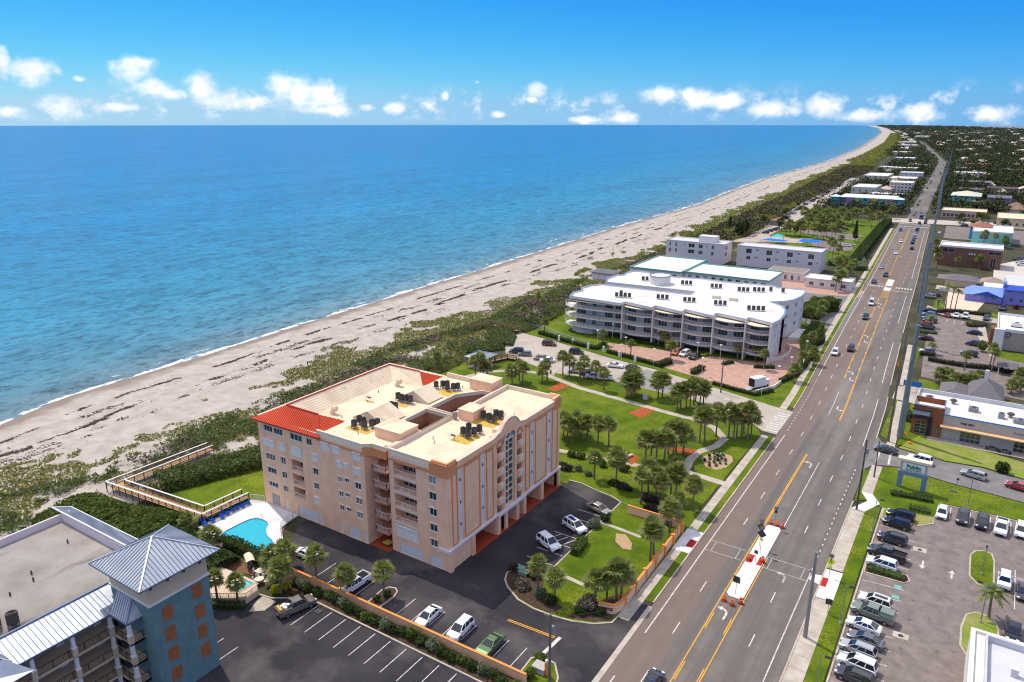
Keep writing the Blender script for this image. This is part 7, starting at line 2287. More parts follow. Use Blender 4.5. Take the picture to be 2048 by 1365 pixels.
for (x, y, rx, ry, rz, m, lb) in ((*(-83.5,61.5),.95,.9,.8, M_leafy, 'bright yellow-green shrub left of the grey palm trunk'),(*(-83.0,63.2),.85,.8,.7, M_leafy, 'bright yellow-green shrub right of the grey palm trunk'),
         (*(-55.9,86.4),.9,.9,.9, mat('purple_leaf', lin((70,60,58)),.7, island=.4), 'purple-brown shrub at the tip of the garden island'),(*(-52.0,83.3),1.6,1.3,.9, M_twig, 'twiggy brown shrub below the green utility boxes'),(*(-52.1,86.8),1.3,1.1,.8, M_leaf, 'leafy shrub beside the green utility boxes'),
         (*(-48.7,83.0),1.1,1.0,1.1, M_leafs, 'grey-green shrub under the corner palms'),(*(-46.5,82.4),1.2,1.1,1.0, M_leafd, 'dark shrub under the second corner palm'),(*(-41.5,84.4),2.0,1.6,1.3, M_twig, 'big twiggy grey shrub in front of the garden wall'),(*(-41.5,82.8),1.3,1.0,.7, M_leafd, 'dark low shrub at the foot of the twiggy one'),
         (*(-39.3,84.3),1.2,1.0,.7, M_leafd, 'dark shrub below the wall lettering'),(*(-50.7,105.4),1.6,1.3,.9, M_leafs, 'grey-green shrub row end by the white crossover'),(*(-50.1,108.4),1.2,1.0,.9, M_leafd, 'dark shrub by the tan sedan'),
         (*(-43.9,116.0),2.2,1.4,.8, MATS['purple_leaf'], 'wide dark purple shrub beneath the group of palms'),(*(-39.9,113.5),1.1,1.0,.8, M_leafd, 'dark shrub in the far wall corner'),(*(-41.5,71.1),1.0,.9,.6, M_leaf, 'round green shrub at the exit drive'),(*(-41.2,67.6),1.0,1.0,.8, M_leaf, 'green shrub behind the grey cabinet at the exit'),
         (*(-66.4,122.7),2.2,1.3,.8, MATS['purple_leaf'], 'dark purple shrub mass by the far end of the peach block'),(*(-54.8,122.0),1.8,1.0,.7, M_leafd, 'dark shrub on the strip by the slim palms'),(*(-52.2,121.4),2.2,1.0,.8, MATS['purple_leaf'], 'purple shrub on the strip before the garden'),(*(-46.1,119.4),2.6,1.2,1.1, MATS['purple_leaf'], 'large purple shrub before the walled garden'),
         (*(-63.8,123.7),.9,.9,.8, M_leafs, 'silvery shrub on the shell path strip'),(*(-60.9,122.8),1.0,.9,.6, M_leafs, 'second silvery shrub on the shell path strip'),(*(-68.1,128.8),1.3,1.0,.9, M_leaf, 'green shrub left in the shell path row'),(*(-66.0,129.0),1.3,1.0,.9, M_leaf, 'green shrub second in the shell path row'),(*(-60.4,128.1),1.2,1.0,.9, M_leaf, 'green shrub third in the shell path row'),(*(-55.6,128.7),1.5,1.2,.9, M_leaf, 'green shrub last in the shell path row'),(*(-58.6,130.0),1.2,1.0,.8, M_leaf, 'green shrub fourth in the shell path row'),
         (*(-68.9,68.5),.75,.7,.6, M_leafd, 'round shrub left under the island palm'),(*(-68.4,70.2),.7,.7,.6, M_leafd, 'round shrub right under the island palm'),(*(10.6,170.8),1.5,1.4,1.5, M_leafd, 'lone dark conical shrub on the shop verge'),(*(5.0,266.4),1.9,1.7,2.2, M_leaf, 'rounded tree-like shrub by the coffee shop walkway'),
         (*(14.4,338.0),1.4,1.3,1.0, mat('maroon_leaf', lin((110,44,46)),.7, island=.4), 'maroon shrub on the lawn of the periwinkle house'),(*(-8.8,190.7),1.2,1.2,1.8, M_leafs, 'pale tree shrub at the rust tower corner')):
 bush(x, y, rx, ry, rz, m, lb)
hedge([(-49.6,95.5),(-49.8,98.4),(-50.3,100.2)],1.7,1.5, M_leaf, 'clipped box hedge beside the disabled bay', .22,70)
hedge([(-102.2,65.4),(-97.5,66.0),(-92.8,65.8),(-90.4,65.4)],2.2,1.7, M_leafd, 'loose dark hedge between the blue pool and the spa', .28,34)
hedge([(-102.7,65.2),(-98.2,65.8),(-94.0,65.6)],1.6,1.6, M_leaf, 'loose green hedge below the blue pool', .28,36)
hedge([(-89.1,53.9),(-86.7,55.1),(-84.5,56.5)],1.2,.9, M_leafd, 'low hedge below the spa terrace wall', .24,50)
hedge([(-123.5,207.3),(-115.8,205.3),(-106.3,202.5),(-98.9,201.6),(-98.6,207.5)],1.4,1.2, M_leafd, 'clipped hedge along the top of the beach lot', .24,46)
hedge([(-94.4,200.7),(-86.1,199.1),(-76.5,196.8)],1.3,1.2, M_leafd, 'clipped hedge between beach lot and brick court', .24,46)
hedge([(-75.5,196.0),(-73.9,201.7)],2.4,1.5, M_leafd, 'square clipped hedge block at the court entrance', .24,46)
hedge([(-64.7,195.1),(-63.8,201.4)],2.0,1.4, M_leafd, 'clipped hedge island in the brick court', .24,46)
hedge([(-57.1,190.4),(-50.1,188.6),(-44.8,187.8),(-41.6,193.5)],1.1,1.0, M_leafd, 'hedge along the road corner of the brick court', .24,50)
hedge([(-41.8,201.7),(-39.3,210.2),(-38.9,219.1),(-39.8,231.0)],1.3,1.2, M_leafd, 'hedge between brick court wall and highway', .24,46)
hedge([(-60.1,208.3),(-58.0,212.1)],1.2,.9, M_leafd, 'small hedge by the condominium drive, left', .24,46); hedge([(-51.5,210.9),(-46.2,213.6)],1.4,.9, M_leafd, 'small hedge by the condominium drive, right', .24,46)
hedge([(-90.6,215.4),(-85.2,216.2),(-78.0,214.6)],1.2,.8, M_leafd, 'planting below the condominium balconies, left', .24,40); hedge([(-68.1,211.8),(-66.6,215.2)],1.4,.8, M_leafy, 'yellow-green planting below the condominium balconies', .24,40)
hedge([(-7.7,148.1),(-4.8,148.7),(-2.4,148.9),(-0.5,149.2)],2.0,.7, M_leafd, 'low planting at the foot of the store sign', .22,50)
hedge([(-7.6,118.4),(-5.1,118.4),(-2.2,118.3)],1.9,.7, M_leaf, 'planting filling the long island of the grocery lot', .22,46)
hedge([(-4.1,144.0),(-2.0,144.1),(-0.6,144.1)],2.4,.6, M_leaf, 'planting on the corner island of the grocery lot', .22,40)
hedge([(-8.7,246.8),(-4.4,245.9),(0.6,245.6),(5.9,246.8),(10.9,246.2),(15.5,245.9)],1.6,1.3, MATS['purple_leaf'], 'purple-brown hedge along the coffee shop street', .25,40)
hedge([(-11.4,252.2),(-9.4,252.5),(-7.4,252.4)],1.8,1.2, MATS['purple_leaf'], 'short purple hedge below the white car in the coffee lot', .25,40)
hedge([(-10.7,315.0),(-5.6,319.0),(-0.8,319.2),(6.4,319.7)],1.8,1.3, MATS['purple_leaf'], 'purple-brown hedge along the top of the coffee lot', .25,34)
hedge([(-0.6,299.0),(2.1,300.1),(4.7,303.1)],3.2,1.0, MATS['purple_leaf'], 'brown planting island in the coffee lot', .25,30)
hedge([(-13.8,281.1),(-11.4,280.9),(-8.7,281.5)],2.0,.9, M_leafs, 'pale planting island in the coffee lot kerb row', .25,34)
hedge([(-53.6,400.7),(-55.8,444.7),(-57.4,489.8),(-59.2,538.5),(-59.9,584.8)],5.0,3.6, M_leafd, 'tall dark hedge along the sea side of the highway', .5,9)
hedge([(-39.0,226.7),(-43.8,244.0),(-44.5,267.1)],4.0,2.6, M_leaf, 'tall hedge on the highway verge beside the white condominium', .4,14)
hedge([(-50.2,278.7),(-48.7,294.2),(-44.9,298.9)],7.0,4.6, M_leaf, 'dense green trees by the condominium entrance drive', .5,9)
hedge([(-45.1,257.9),(-40.8,249.1),(-42.3,240.4)],4.0,2.4, M_leafd, 'dark shrubbery on the verge before the white condominium', .4,14)
hedge([(-62.3,393.4),(-59.0,407.0),(-54.5,413.9),(-48.9,387.7)],7,2.6, M_leafs, 'scrubby thicket beside the white apartment block', .45,8)
hedge([(-2.3,220.2),(0.3,225.7),(3.4,225.4),(6.4,222.2)],5,2.0, M_leaf, 'palmetto thicket between shop row and grey house', .5,12)
bp = random.Random(8)
for i in range(16):
 a = i * 2.4
 r = 3.2 * math.sqrt((i + .5) / 16)
 x, y = -41.1 + r * math.cos(a) * .8,144 + r * math.sin(a) * 1.15
 bush(x, y, .38,.38,.38, M_leafs if i % 3 else M_leafd, 'small clump plant on the round sandy bed', 60,.25,.08, 'clump plants on the sandy bed')
# ---- dune scrub: nobody could count it
def scrub(name, label, m, size, n, sel, hfun, part_kind='stuff'):
 """scatter n cards; sel(x,y)->mask, hfun(x,y)->height"""
 P = []
 tot = 0
 while tot < n:
  y = RNG.uniform(*sel.yr, size=60000)
  x = RNG.uniform(*sel.xr, size=60000)
  k = sel(x, y)
  x, y = x[k], y[k]
  P.append(np.column_stack([x, y]))
  tot += len(x)
 P = np.concatenate(P)[:n]
 h = hfun(P[:, 0], P[:, 1])
 z = h * RNG.uniform(.25,1, len(P)) ** .5
 V = cards(np.column_stack([P, z]), size, .55)
 o = bpy.data.objects.new(name, card_mesh(name, V, m))
 COL.objects.link(o)
 return tag(o, label, 'plants', None, 'stuff')
class Sel:
 def __init__(s, xr, yr, f):
  s.xr, s.yr, s.f = xr, yr, f
 def __call__(s, x, y):
  return s.f(x, y)
def inside(x, y, b):
 return (x > b[0]) & (x < b[1]) & (y > b[2]) & (y < b[3])
def clear(x, y):
 """true where the scrub may not grow"""
 c = inside(x, y, (-118,-60,66,118)) | inside(x, y, (-122,-40,212,275)) | inside(x, y, (-136,-60,300,342)) | inside(x, y, (-131,-60,174,206)) | inside(x, y, (-126,-60,150,176)) | inside(x, y, (-115,-76,0,49)) | inside(x, y, (-152,-60,296,310))
 c |= inside(x, y, (-143,-60,364,384))
 c |= inside(x, y, (-139,-133.6,63.5,88)) | inside(x, y, (-138,-108,63.8,69.5))
 c |= (y > 71) & (y < 118) & (x > -112 - (118 - y) * .30) & (x < -107)
 c |= (y > 70) & (y < 82) & (x > -128) & (x < -107)
 return c
def dens(x, y):
 e = interp(DUNE, y)
 d = x - e
 n = fbm(x / 9, y / 14,2)
 return d, n
def lim(y):
 return np.interp(y, [0,60,120,150,175,210,300,340,420,470,613,700,840,1000,1190,1320,1766],[-112,-112,-107,-118,-131,-128,-133,-136,-132,-127,-137,-143,-147,-157,-160,-167,-196])
H1 = lambda x, y: .15 + .8 * fbm(x / 5, y / 6,7) ** 1.5 + .2 * np.clip((x - interp(DUNE, y)) / 20,0,1.5)
scrub('dune_grass', 'patchy yellow-green scrub creeping over the dune edge', M_dune, .38,150000, Sel((-176,-108),(20,480), lambda x, y: (lambda dn: (dn[0] > -9) & (x < lim(y)) & (dn[1] + .35 * (fbm(x / 2.6, y / 3.2,8) - .5) > np.clip(.59 - dn[0] / 40,.37,.8)) & ~clear(x, y))(dens(x, y))), H1)
scrub('dune_shrubs', 'dense green sea grape scrub behind the beach', M_dunegrape, .42,74000, Sel((-160,-108),(20,470), lambda x, y: (lambda dn: (dn[0] > 11) & (x < lim(y)) & (fbm(x / 7, y / 9,12) + .3 * (fbm(x / 2.2, y / 2.2,6) - .5) > .48) & ~clear(x, y))(dens(x, y))), lambda x, y: .4 + 1.7 * fbm(x / 4, y / 4,17) ** 1.3)
scrub('dry_scrub', 'grey leafless thicket among the dune shrubs', M_twig, .45,20000, Sel((-165,-108),(60,470), lambda x, y: (lambda dn: (dn[0] > 12) & (x < lim(y)) & (fbm(x / 12, y / 14,31) > .56) & ~clear(x, y))(dens(x, y))), lambda x, y: .4 + 1.6 * fbm(x / 5, y / 5,23))
scrub('dune_scrub_far', 'far dune scrub along the beach', M_dune, 1.1,40000, Sel((-240,-125),(440,1500), lambda x, y: (lambda dn: (dn[0] > -6) & (x < lim(y)) & (dn[1] > np.clip(.58 - dn[0] / 30,.3,.8)))(dens(x, y))), lambda x, y: .6 + 1.6 * fbm(x / 6, y / 8,7))
scrub('dune_thicket_far', 'far dark thicket behind the dune scrub', mat('dark_thicket', lin((92,86,58)),.9, island=.5),1.1,34000, Sel((-230,-122),(400,1300), lambda x, y: (lambda dn: (dn[0] > 16) & (x < lim(y) + 4) & (fbm(x / 14, y / 24,31) > .40))(dens(x, y))), lambda x, y: 1.5 + 2.6 * fbm(x / 7, y / 9,23))
scrub('dune_scrub_distant', 'thin green dune line far up the coast', M_dune, 3.2,16000, Sel((-620,-190),(1450,5000), lambda x, y: (lambda d: (d > -8) & (d < 42))(x - interp(DUNE, y))), lambda x, y: 1.5 + 2.5 * fbm(x / 9, y / 16,7))
def bank(label, P, w, h, m, n, size=.42):
 pts = []
 for a, b in zip(P[:-1], P[1:]):
  a, b = np.array(a), np.array(b)
  t = RNG.uniform(0,1,(n, 1))
  d = (b - a) / np.linalg.norm(b - a)
  q = np.array([-d[1], d[0]])
  u = RNG.uniform(-.5,.5, n)
  c = a + (b - a) * t + q * (u * w)[:, None]
  hh = h * (.6 + .6 * fbm(c[:, 0] / 2.5, c[:, 1] / 2.5,41)) * np.sqrt(np.clip(1 - (2 * u) ** 4,.05,1))
  pts.append(np.column_stack([c, hh * RNG.uniform(.3,1, n) ** .5]))
 o = bpy.data.objects.new('seagrape_bank', card_mesh('seagrape_bank', cards(np.concatenate(pts), size, .5), m))
 COL.objects.link(o)
 return tag(o, label, 'plants', None, 'stuff')
bank('dense sea grape bank between boardwalk and lawn', [(-131,72),(-127,82),(-121,96),(-114,108),(-110,118)],9,2.6, M_dunegrape, 5000)
bank('thick green growth between boardwalk and ribbed roofs', [(-137,56),(-122,59),(-113,62)],12,2.6, M_leaf, 9000)
bank('low green scrub between pavilion and beach lot', [(-133,178),(-127,188),(-132,198)],9,1.5, M_dunegrape, 3500)
bank('dry tangled growth below the boardwalk corner', [(-118,56),(-108,58),(-99,62)],9,2.0, M_twig, 5000)
bank('leafy bank behind the ribbed tower roof', [(-112,62),(-104,60),(-95,60)],8,2.2, M_leafd, 5000)
def wrack():
 P = []
 for (f, a, th, n) in ((.34,3.0,.54,14000),(.60,5.0,.51,22000),(.47,9.0,.60,8000),(.74,12.0,.59,12000)):
  y = np.concatenate([RNG.uniform(20,480, n), RNG.uniform(480,1600, n // 2)])
  s, d = interp(SHORE, y), interp(DUNE, y)
  x = s + (d - s) * (f + .10 * (fbm(y / 22, y * 0 + f * 50,3) - .5)) + RNG.normal(0,.35 * a / 3, len(y)) + 1.5 * (fbm(y / 5, y * 0 + 2,9) - .5)
  k = fbm(y / 7, x / 3 + f * 31,51) > th
  x, y = x[k], y[k]
  t = (x - interp(SHORE, y)) / (interp(DUNE, y) - interp(SHORE, y))
  z = np.interp(t, [0,.16,.32,.5,.7,.86,1],[-1.6,-1.02,-.72,-.45,-.2,.05,.18]) + .06
  P.append(np.column_stack([x, y, z]))
 P = np.concatenate(P)
 V = cards(P, .34,2.0,.6,2.4)
 o = bpy.data.objects.new('seaweed', card_mesh('seaweed', V, mat('seaweed', lin((78,58,50)),.9, island=.3)))
 COL.objects.link(o)
 tag(o, 'dark seaweed lines washed up along the sand', 'seaweed', None, 'stuff')
wrack()
# ---- individual trees of the middle distance
tr = random.Random(14)
def place_trees(n, xr, yr, where, hr_, avoid, m=None):
 done = 0
 pts = []
 for _ in range(n * 40):
  if done >= n:
   break
  x, y = tr.uniform(*xr), tr.uniform(*yr)
  if avoid(x, y) or any((x - a) ** 2 + (y - b) ** 2 < 20 for a, b in pts):
   continue
  pts.append((x, y))
  done += 1
 return pts
HALF = []
def half_tree_meshes():
 for k in range(4):
  V = []
  rr = random.Random(70 + k)
  st = MB()
  st.tube((0,0,0),(0,0,.5),.035,.02,6, False)
  for j in range(6):
   a = j * 2.4 + rr.random()
   q = .22 * rr.random() + .05
   c = np.array([q * math.cos(a), q * math.sin(a),.5 + .33 * rr.random()])
   st.tube((0,0,.42), tuple(c),.014,.005,4, False)
   P, d = blob_points(62,.27,.27,.2,4)
   V.append(cards(P + c, .10,.45))
  HALF.append((st.mesh('trunk', M_bark), card_mesh('crown', np.concatenate(V), M_leafd), card_mesh('crown', np.concatenate(V), M_leaf)))
half_tree_meshes()
def small_tree(x, y, h, label, group, light=False):
 t = thing('broadleaf_tree', label, 'tree', (x, y, 0), group, True)
 a, b, c = HALF[tr.randrange(4)]
 t.scale = (h * 1.1, h * 1.1, h)
 t.rotation_euler = (0,0, tr.uniform(0,6.28))
 inst('trunk', a, t); inst('crown', c if light else b, t)
def bld(x, y):
 X0 = rx_(-23.5, y)
 if abs(x - X0) < 15:
  return True
 for (a, b, c, d) in ((-119,-60,668,712),(-34,0,648,678),(3,32,608,652),(-12,15,508,552),(-20,10,422,462),(-33,22,752,800),(-120,-68,765,895),(-140,-75,955,1112),(-24,62,528,594),(6,62,384,470),(-22,10,448,520)):
  if a < x < b and c < y < d:
   return True
 return any(abs(x - a) < 10 and abs(y - b) < 9 for a, b in hpos)
for (x, y) in place_trees(70,(-60,140),(600,1150), '', None, lambda x, y: bld(x, y) or x < rx_(-23.5, y)):
 small_tree(x, y, tr.uniform(6,10), 'dark leafy tree in the wood right of the far highway', 'trees right of the far highway', tr.random() < .3)
for (x, y) in place_trees(45,(-150,-60),(690,1500), '', None, lambda x, y: bld(x, y) or x > rx_(-23.5, y) - 16 or x < float(lim(y)) + 20):
 small_tree(x, y, tr.uniform(5,9), 'dark tree between the far blocks and the highway', 'trees left of the far highway')
for (x, y) in place_trees(22,(-22,60),(470,640), '', None, bld):
 small_tree(x, y, tr.uniform(4.5,8), 'leafy tree around the lots before the far junction', 'trees before the far junction', tr.random() < .4)
for (x, y) in place_trees(16,(14,60),(330,470), '', None, bld):
 small_tree(x, y, tr.uniform(4,7), 'green tree behind the periwinkle house', 'trees behind the periwinkle house', True)
for (x, y) in place_trees(26,(-138,-60),(480,660), '', None, lambda x, y: bld(x, y) or x > rx_(-23.5, y) - 16):
 small_tree(x, y, tr.uniform(5,8), 'dark tree among the palms of the playground park', 'trees in the playground park')
for (x, y, h, lb) in ((*(-146.6,497.5),9, 'tall dark cedar by the beach thicket'),(*(-69.0,504.0),11, 'dark pine standing alone in the playground lot')):
 t = thing('conifer_tree', lb, 'tree', (x, y, 0), None, True)
 o = MB().tube((0,0,0),(0,0, h * .95),.22,.05,7).build('trunk', M_bark); o.parent = t
 V = []
 for k in range(9):
  zz = h * (.15 + .85 * k / 9)
  P, d = blob_points(130, h * .24 * (1 - k / 10), h * .24 * (1 - k / 10), h * .08,4,.2)
  V.append(cards(P + np.array([0,0, zz]),.6,.2))
 o = bpy.data.objects.new('crown', card_mesh('crown', np.concatenate(V), M_leafd)); COL.objects.link(o); o.parent = t
for (x, y, lb) in ((*(-132.0,465.4), 'left of the three dark cedars by the beach thicket'),(*(-128.8,463.6), 'middle of the three dark cedars by the beach thicket'),(*(-128.5,471.7), 'right of the three dark cedars by the beach thicket')):
 t = thing('conifer_tree', lb, 'tree', (x, y, 0), 'cedars by the beach', True)
 o = MB().tube((0,0,0),(0,0,8.6),.25,.05,7).build('trunk', M_bark); o.parent = t
 P, d = blob_points(700,2.1,2.1,5.4,6)
 o = bpy.data.objects.new('crown', card_mesh('crown', cards(P + np.array([0,0,5.6]),.7,.2), M_leafd)); COL.objects.link(o); o.parent = t
# ---- the far wood, one mass
def far_wood():
 xs, ys_, zs, sz = [],[],[],[]
 out = []
 for (y0, y1, n, size, hh) in ((640,1300,90000,2.5,8),(1300,2600,60000,3.4,9),(2600,5200,26000,6.0,10),(5200,9500,10000,12,11),(9500,13400,5000,20,12)):
  y = RNG.uniform(y0, y1, n * 6)
  xc = interp(SHIFT, np.minimum(y, 6000)) - 23.5
  dl = interp(DUNE, y)
  right = np.interp(y, [0,5200,7000,9000,11600,13900],[900,2600,240,80,-660,-1470])
  lo = np.where(y < 1700, lim(y) + 18, dl + 34)
  x = lo + (np.minimum(right, 70 + y * .10) - lo) * RNG.random(len(y))
  k = (np.abs(x - xc) > np.where(y < 1700,9.5, np.where(y < 3000,8,-1))) & (fbm(x / 26, y / 34,77) > np.where(x < xc, .42,.34))
  for (a, b) in hpos:
   k &= ~((np.abs(x - a) < 9) & (y > b - 10) & (y < b + 8))
  for (a, b, c, d) in ((-122,-60,664,715),(-36,22,640,690),(-34,22,745,805),(-122,-68,760,900),(-142,-75,950,1115),(-150,-94,1190,1245),(-50,22,1110,1155),(-56,22,1245,1285),(-106,-86,1290,1330),(-165,-125,1490,1550),(-34,24,845,912),(-36,0,950,995),(-205,-160,1815,1875),(-242,-190,2310,2405),(-116,-60,2940,3045),(-275,-228,2640,2745),(-325,-265,3580,3765)):
   k &= ~((x > a) & (x < b) & (y > c) & (y < d))
  x, y = x[k][:n], y[k][:n]
  k = max(1, len(x) // 16)
  c = RNG.integers(0, k, len(x))
  R_ = size * RNG.uniform(.9,1.7, k)
  H_ = hh * (.4 + .9 * RNG.random(k))
  d = RNG.normal(size=(len(x),3))
  d /= np.linalg.norm(d, axis=1, keepdims=True)
  P = np.column_stack([x[c] + d[:, 0] * R_[c], y[c] + d[:, 1] * R_[c], H_[c] * (.62 + .38 * d[:, 2])])
  out.append(cards(P, size * .62,.5))
 o = bpy.data.objects.new('distant_wood', card_mesh('distant_wood', np.concatenate(out), M_canopy_far))
 COL.objects.link(o)
 tag(o, 'dark distant wood covering the barrier island', 'wood', None, 'stuff')
far_wood()
# ================================================================ STREET FURNITURE AND SMALL THINGS
M_pole = mat('weathered_pole', lin((128,118,108)),.9, col2=lin((100,92,84)), scale=1.5)
M_steelpole = mat('steel_pole', lin((140,148,150)),.5, col2=lin((118,126,130)), scale=.6, metal=.4)
M_concpole = mat('concrete_pole', lin((150,146,140)),.85, var=.12, scale=.8)
M_insul = mat('insulator', lin((90,88,90)),.4)
M_wire = mat('wire', (.09,.09,.09),.6)
def pole(x, y, h, r, label, m=None, arms=(), name='utility_pole', flange=None, can=False):
 t = thing(name, label, 'pole', (x, y, 0), None, True)
 n = 12
 o = MB().tube((0,0,0),(0,0, h), r, r * .62, n).build('shaft', m or M_pole); o.parent = t
 for (z, ln, ax) in arms:
  q = MB()
  d = Vector((1,0,0)) if ax == 'x' else Vector((0,1,0))
  q.bar(Vector((0,0, z)) - d * ln, Vector((0,0, z)) + d * ln, .12,.12)
  o = q.build('crossarm', M_pole if m is None else M_steel); o.parent = t
  for s in (-1,-.5,.5,1):
   p = Vector((0,0, z)) + d * (ln * s * .95)
   i = MB().tube(p, p + Vector((0,0,.28)),.05,.05,6).build('insulator', M_insul); i.parent = t
 if flange:
  for z in flange:
   rr = r * (1 - .38 * z / h)
   o = MB().tube((0,0, z - .12),(0,0, z + .12), rr * 1.18, rr * 1.18, n).build('flange', m or M_steelpole); o.parent = t
 if can:
  o = MB().tube((.3,0, h - 2.6),(.3,0, h - 1.7),.26,.26,10).build('transformer', M_steel); o.parent = t
 return t
pole(-9.33,178.8,27,.72, 'huge grey steel transmission pole with flange joint beside the shops', M_steelpole, (), 'transmission_pole', (13.4,))
pole(-11.3,174.9,19.4,.30, 'tall wooden pole left of the huge steel pole', None, ((17.2,.5, 'x'),(14.6,.4, 'x')))
pole(-11.44,154,8.2,.17, 'short wooden pole on the strip by the store sign', None)
pole(-12.3,137.9,14.3,.2, 'tall dark pole with bracket insulators left of the store sign', mat('dark_pole', lin((84,80,80)),.7),((12.2,.9, 'y'),(10.6,.9, 'y'),(9.2,.7, 'y')), can=True)
pole(-12.54,95.5,13.8,.30, 'stout grey pole on the grocery side sidewalk', M_concpole, ((12.6,.7, 'y'),(11.4,.6, 'y')))
pole(-38.6,68.4,10.4,.22, 'wooden pole with twin arms at the exit drive', None, ((9.9,1.1, 'x'),(8.6,.5, 'y')), can=True)
pole(-53.2,185.1,9.4,.2, 'plain wooden pole beside the park drive zebra', None)
pole(-37.6,113.4,5.0,.09, 'slim pole with solar box at the far wall corner', M_steel, ((4.8,.5, 'x'),))
pole(-15.4,243.7,12,.24, 'wooden pole where the second street joins', None, ((11,.8, 'y'),))
far_poles = []
for (x, y, h, r, lb) in ((-13.6,262,26,.6, 'steel transmission pole behind the coffee shop row'),(-17.2,312,27,.62, 'second steel transmission pole up the highway'),(-19.8,374,27,.6, 'third steel transmission pole up the highway'),(-21.6,412,27,.6, 'fourth steel transmission pole up the highway'),(-24.6,470,28,.6, 'fifth steel transmission pole up the highway'),
       (-29.2,560,30,.65, 'tall steel pole before the far junction'),(-32.6,640,30,.65, 'tall steel pole past the far junction')):
 pole(x, y, h, r, lb, M_steelpole, (), 'transmission_pole', (h * .5,))
for i in range(14):
 y = 720 + i * 75
 x = rx_(-12.0, y)
 t = pole(x, y, 24,.6, NTH[i] + ' steel pole of the receding line beside the far highway', M_steelpole, (), 'transmission_pole')
 t['group'] = 'poles along the far highway'
def wire(pts, label, group, r=.016, sag=.8):
 q = MB()
 for a, b in zip(pts[:-1], pts[1:]):
  a, b = Vector(a), Vector(b)
  p = a
  for k in range(1,9):
   t = k / 8
   c = a.lerp(b, t) - Vector((0,0, sag * 4 * t * (1 - t)))
   q.tube(p, c, r, r, 3, False)
   p = c
 tag(q.build('power_line', M_wire), label, 'wire', group)
wire([(-38.6,67.3,10.2),(-12.5,94.8,12.9)], 'upper wire crossing the highway at the exit drive', 'wires', .012)
wire([(-38.6,69.5,10.2),(-12.5,96.2,12.9)], 'second wire crossing the highway at the exit drive', 'wires', .012)
wire([(-38.6,68.4,8.6),(-12.5,95.5,11.6)], 'lower wire crossing the highway at the exit drive', 'wires', .012)
wire([(-12.5,40,12.9),(-12.5,95.5,12.9),(-12.3,137.9,12.4),(-11.3,174.9,17.4),(-15.4,243.7,11.3),(-17.2,312,14)], 'wire running along the pole line on the shop side', 'wires', .014)
wire([(-9.3,178.8,24),(-13.6,262,24),(-17.2,312,25),(-19.8,374,25),(-24.6,470,26),(-32.6,640,28)], 'high wire between the steel transmission poles', 'wires', .02,1.5)
wire([(-11.3,174.9,14.5),(6,219.4,6.5),(30,212,8)], 'service wire over the shop roofs', 'wires', .012)
def lamp(x, y, h, label, arm=1.0, ang=0, m=None, group='lamp posts'):
 t = thing('lamp_post', label, 'lamp post', (x, y, 0), group, True)
 t.rotation_euler = (0,0, rad(ang))
 o = MB().tube((0,0,0),(0,0, h),.08,.05,8).build('post', m or M_steel); o.parent = t
 o = MB().tube((0,0,0),(0,0,.5),.16,.16,10).build('base', M_conc); o.parent = t
 o = MB().bar((0,0, h - .06),(arm, 0, h - .02),.06,.06).build('arm', m or M_steel); o.parent = t
 o = MB().box(arm - .35, arm + .35,-.17,.17, h - .08, h + .06).build('lamp_head', M_black); o.parent = t
 return t
lamp(-8.7,131,6.6, 'grocery lot lamp beside the far verge', .8,0); lamp(-8.85,101.2,6.6, 'grocery lot lamp beside the crossing landing', .8,0); lamp(-9.0,84.5,6.4, 'grocery lot lamp at the bottom edge', .8,0)
lamp(8.2,112.6,6.6, 'grocery lot lamp rising from the palm island', 1.0,180); lamp(5.2,151,7.0, 'slim lamp on the lawn by the side street', .3,0); lamp(8.0,126.5,5.0, 'thin lamp on the oval island', .4,90)
def ball_lamp(x, y, h, label):
 t = thing('lamp_post', label, 'lamp post', (x, y, .05), 'white court lamps', True)
 o = MB().tube((0,0,0),(0,0, h),.07,.05,8).build('post', M_frame); o.parent = t
 o = MB().tube((0,0, h),(0,0, h + .14),.45,.38,12).build('lamp_head', M_frame); o.parent = t
pts = [(-100.3,205.4),(-99.6,215.2),(-89.3,203.0),(-87.2,195.4),(-77.2,196.5),(-83.5,215.5),(-68.5,209.9),(-61.8,211.1),(-62.2,196.0),(-43.4,188.7),(-41.0,210.4),(-42.0,200.3),(-40.8,229.6)]
for p, w in ordered(pts):
 ball_lamp(p[0], p[1],5.2, 'white disc lamp, ' + w + ' around the brick court')
for (x, y, lb) in ((-53.4,424, 'highway lamp arching over the far verge'),(-41.5,350, 'highway lamp by the far zebra')):
 lamp(x, y, 9, lb, 2.4,0)
M_signback = mat('sign_back', (.06,.06,.065),.6)
M_lime = mat('lime_sign', lin((212,232,40)),.5)
M_sorange = mat('orange_sign', lin((240,140,30)),.6)
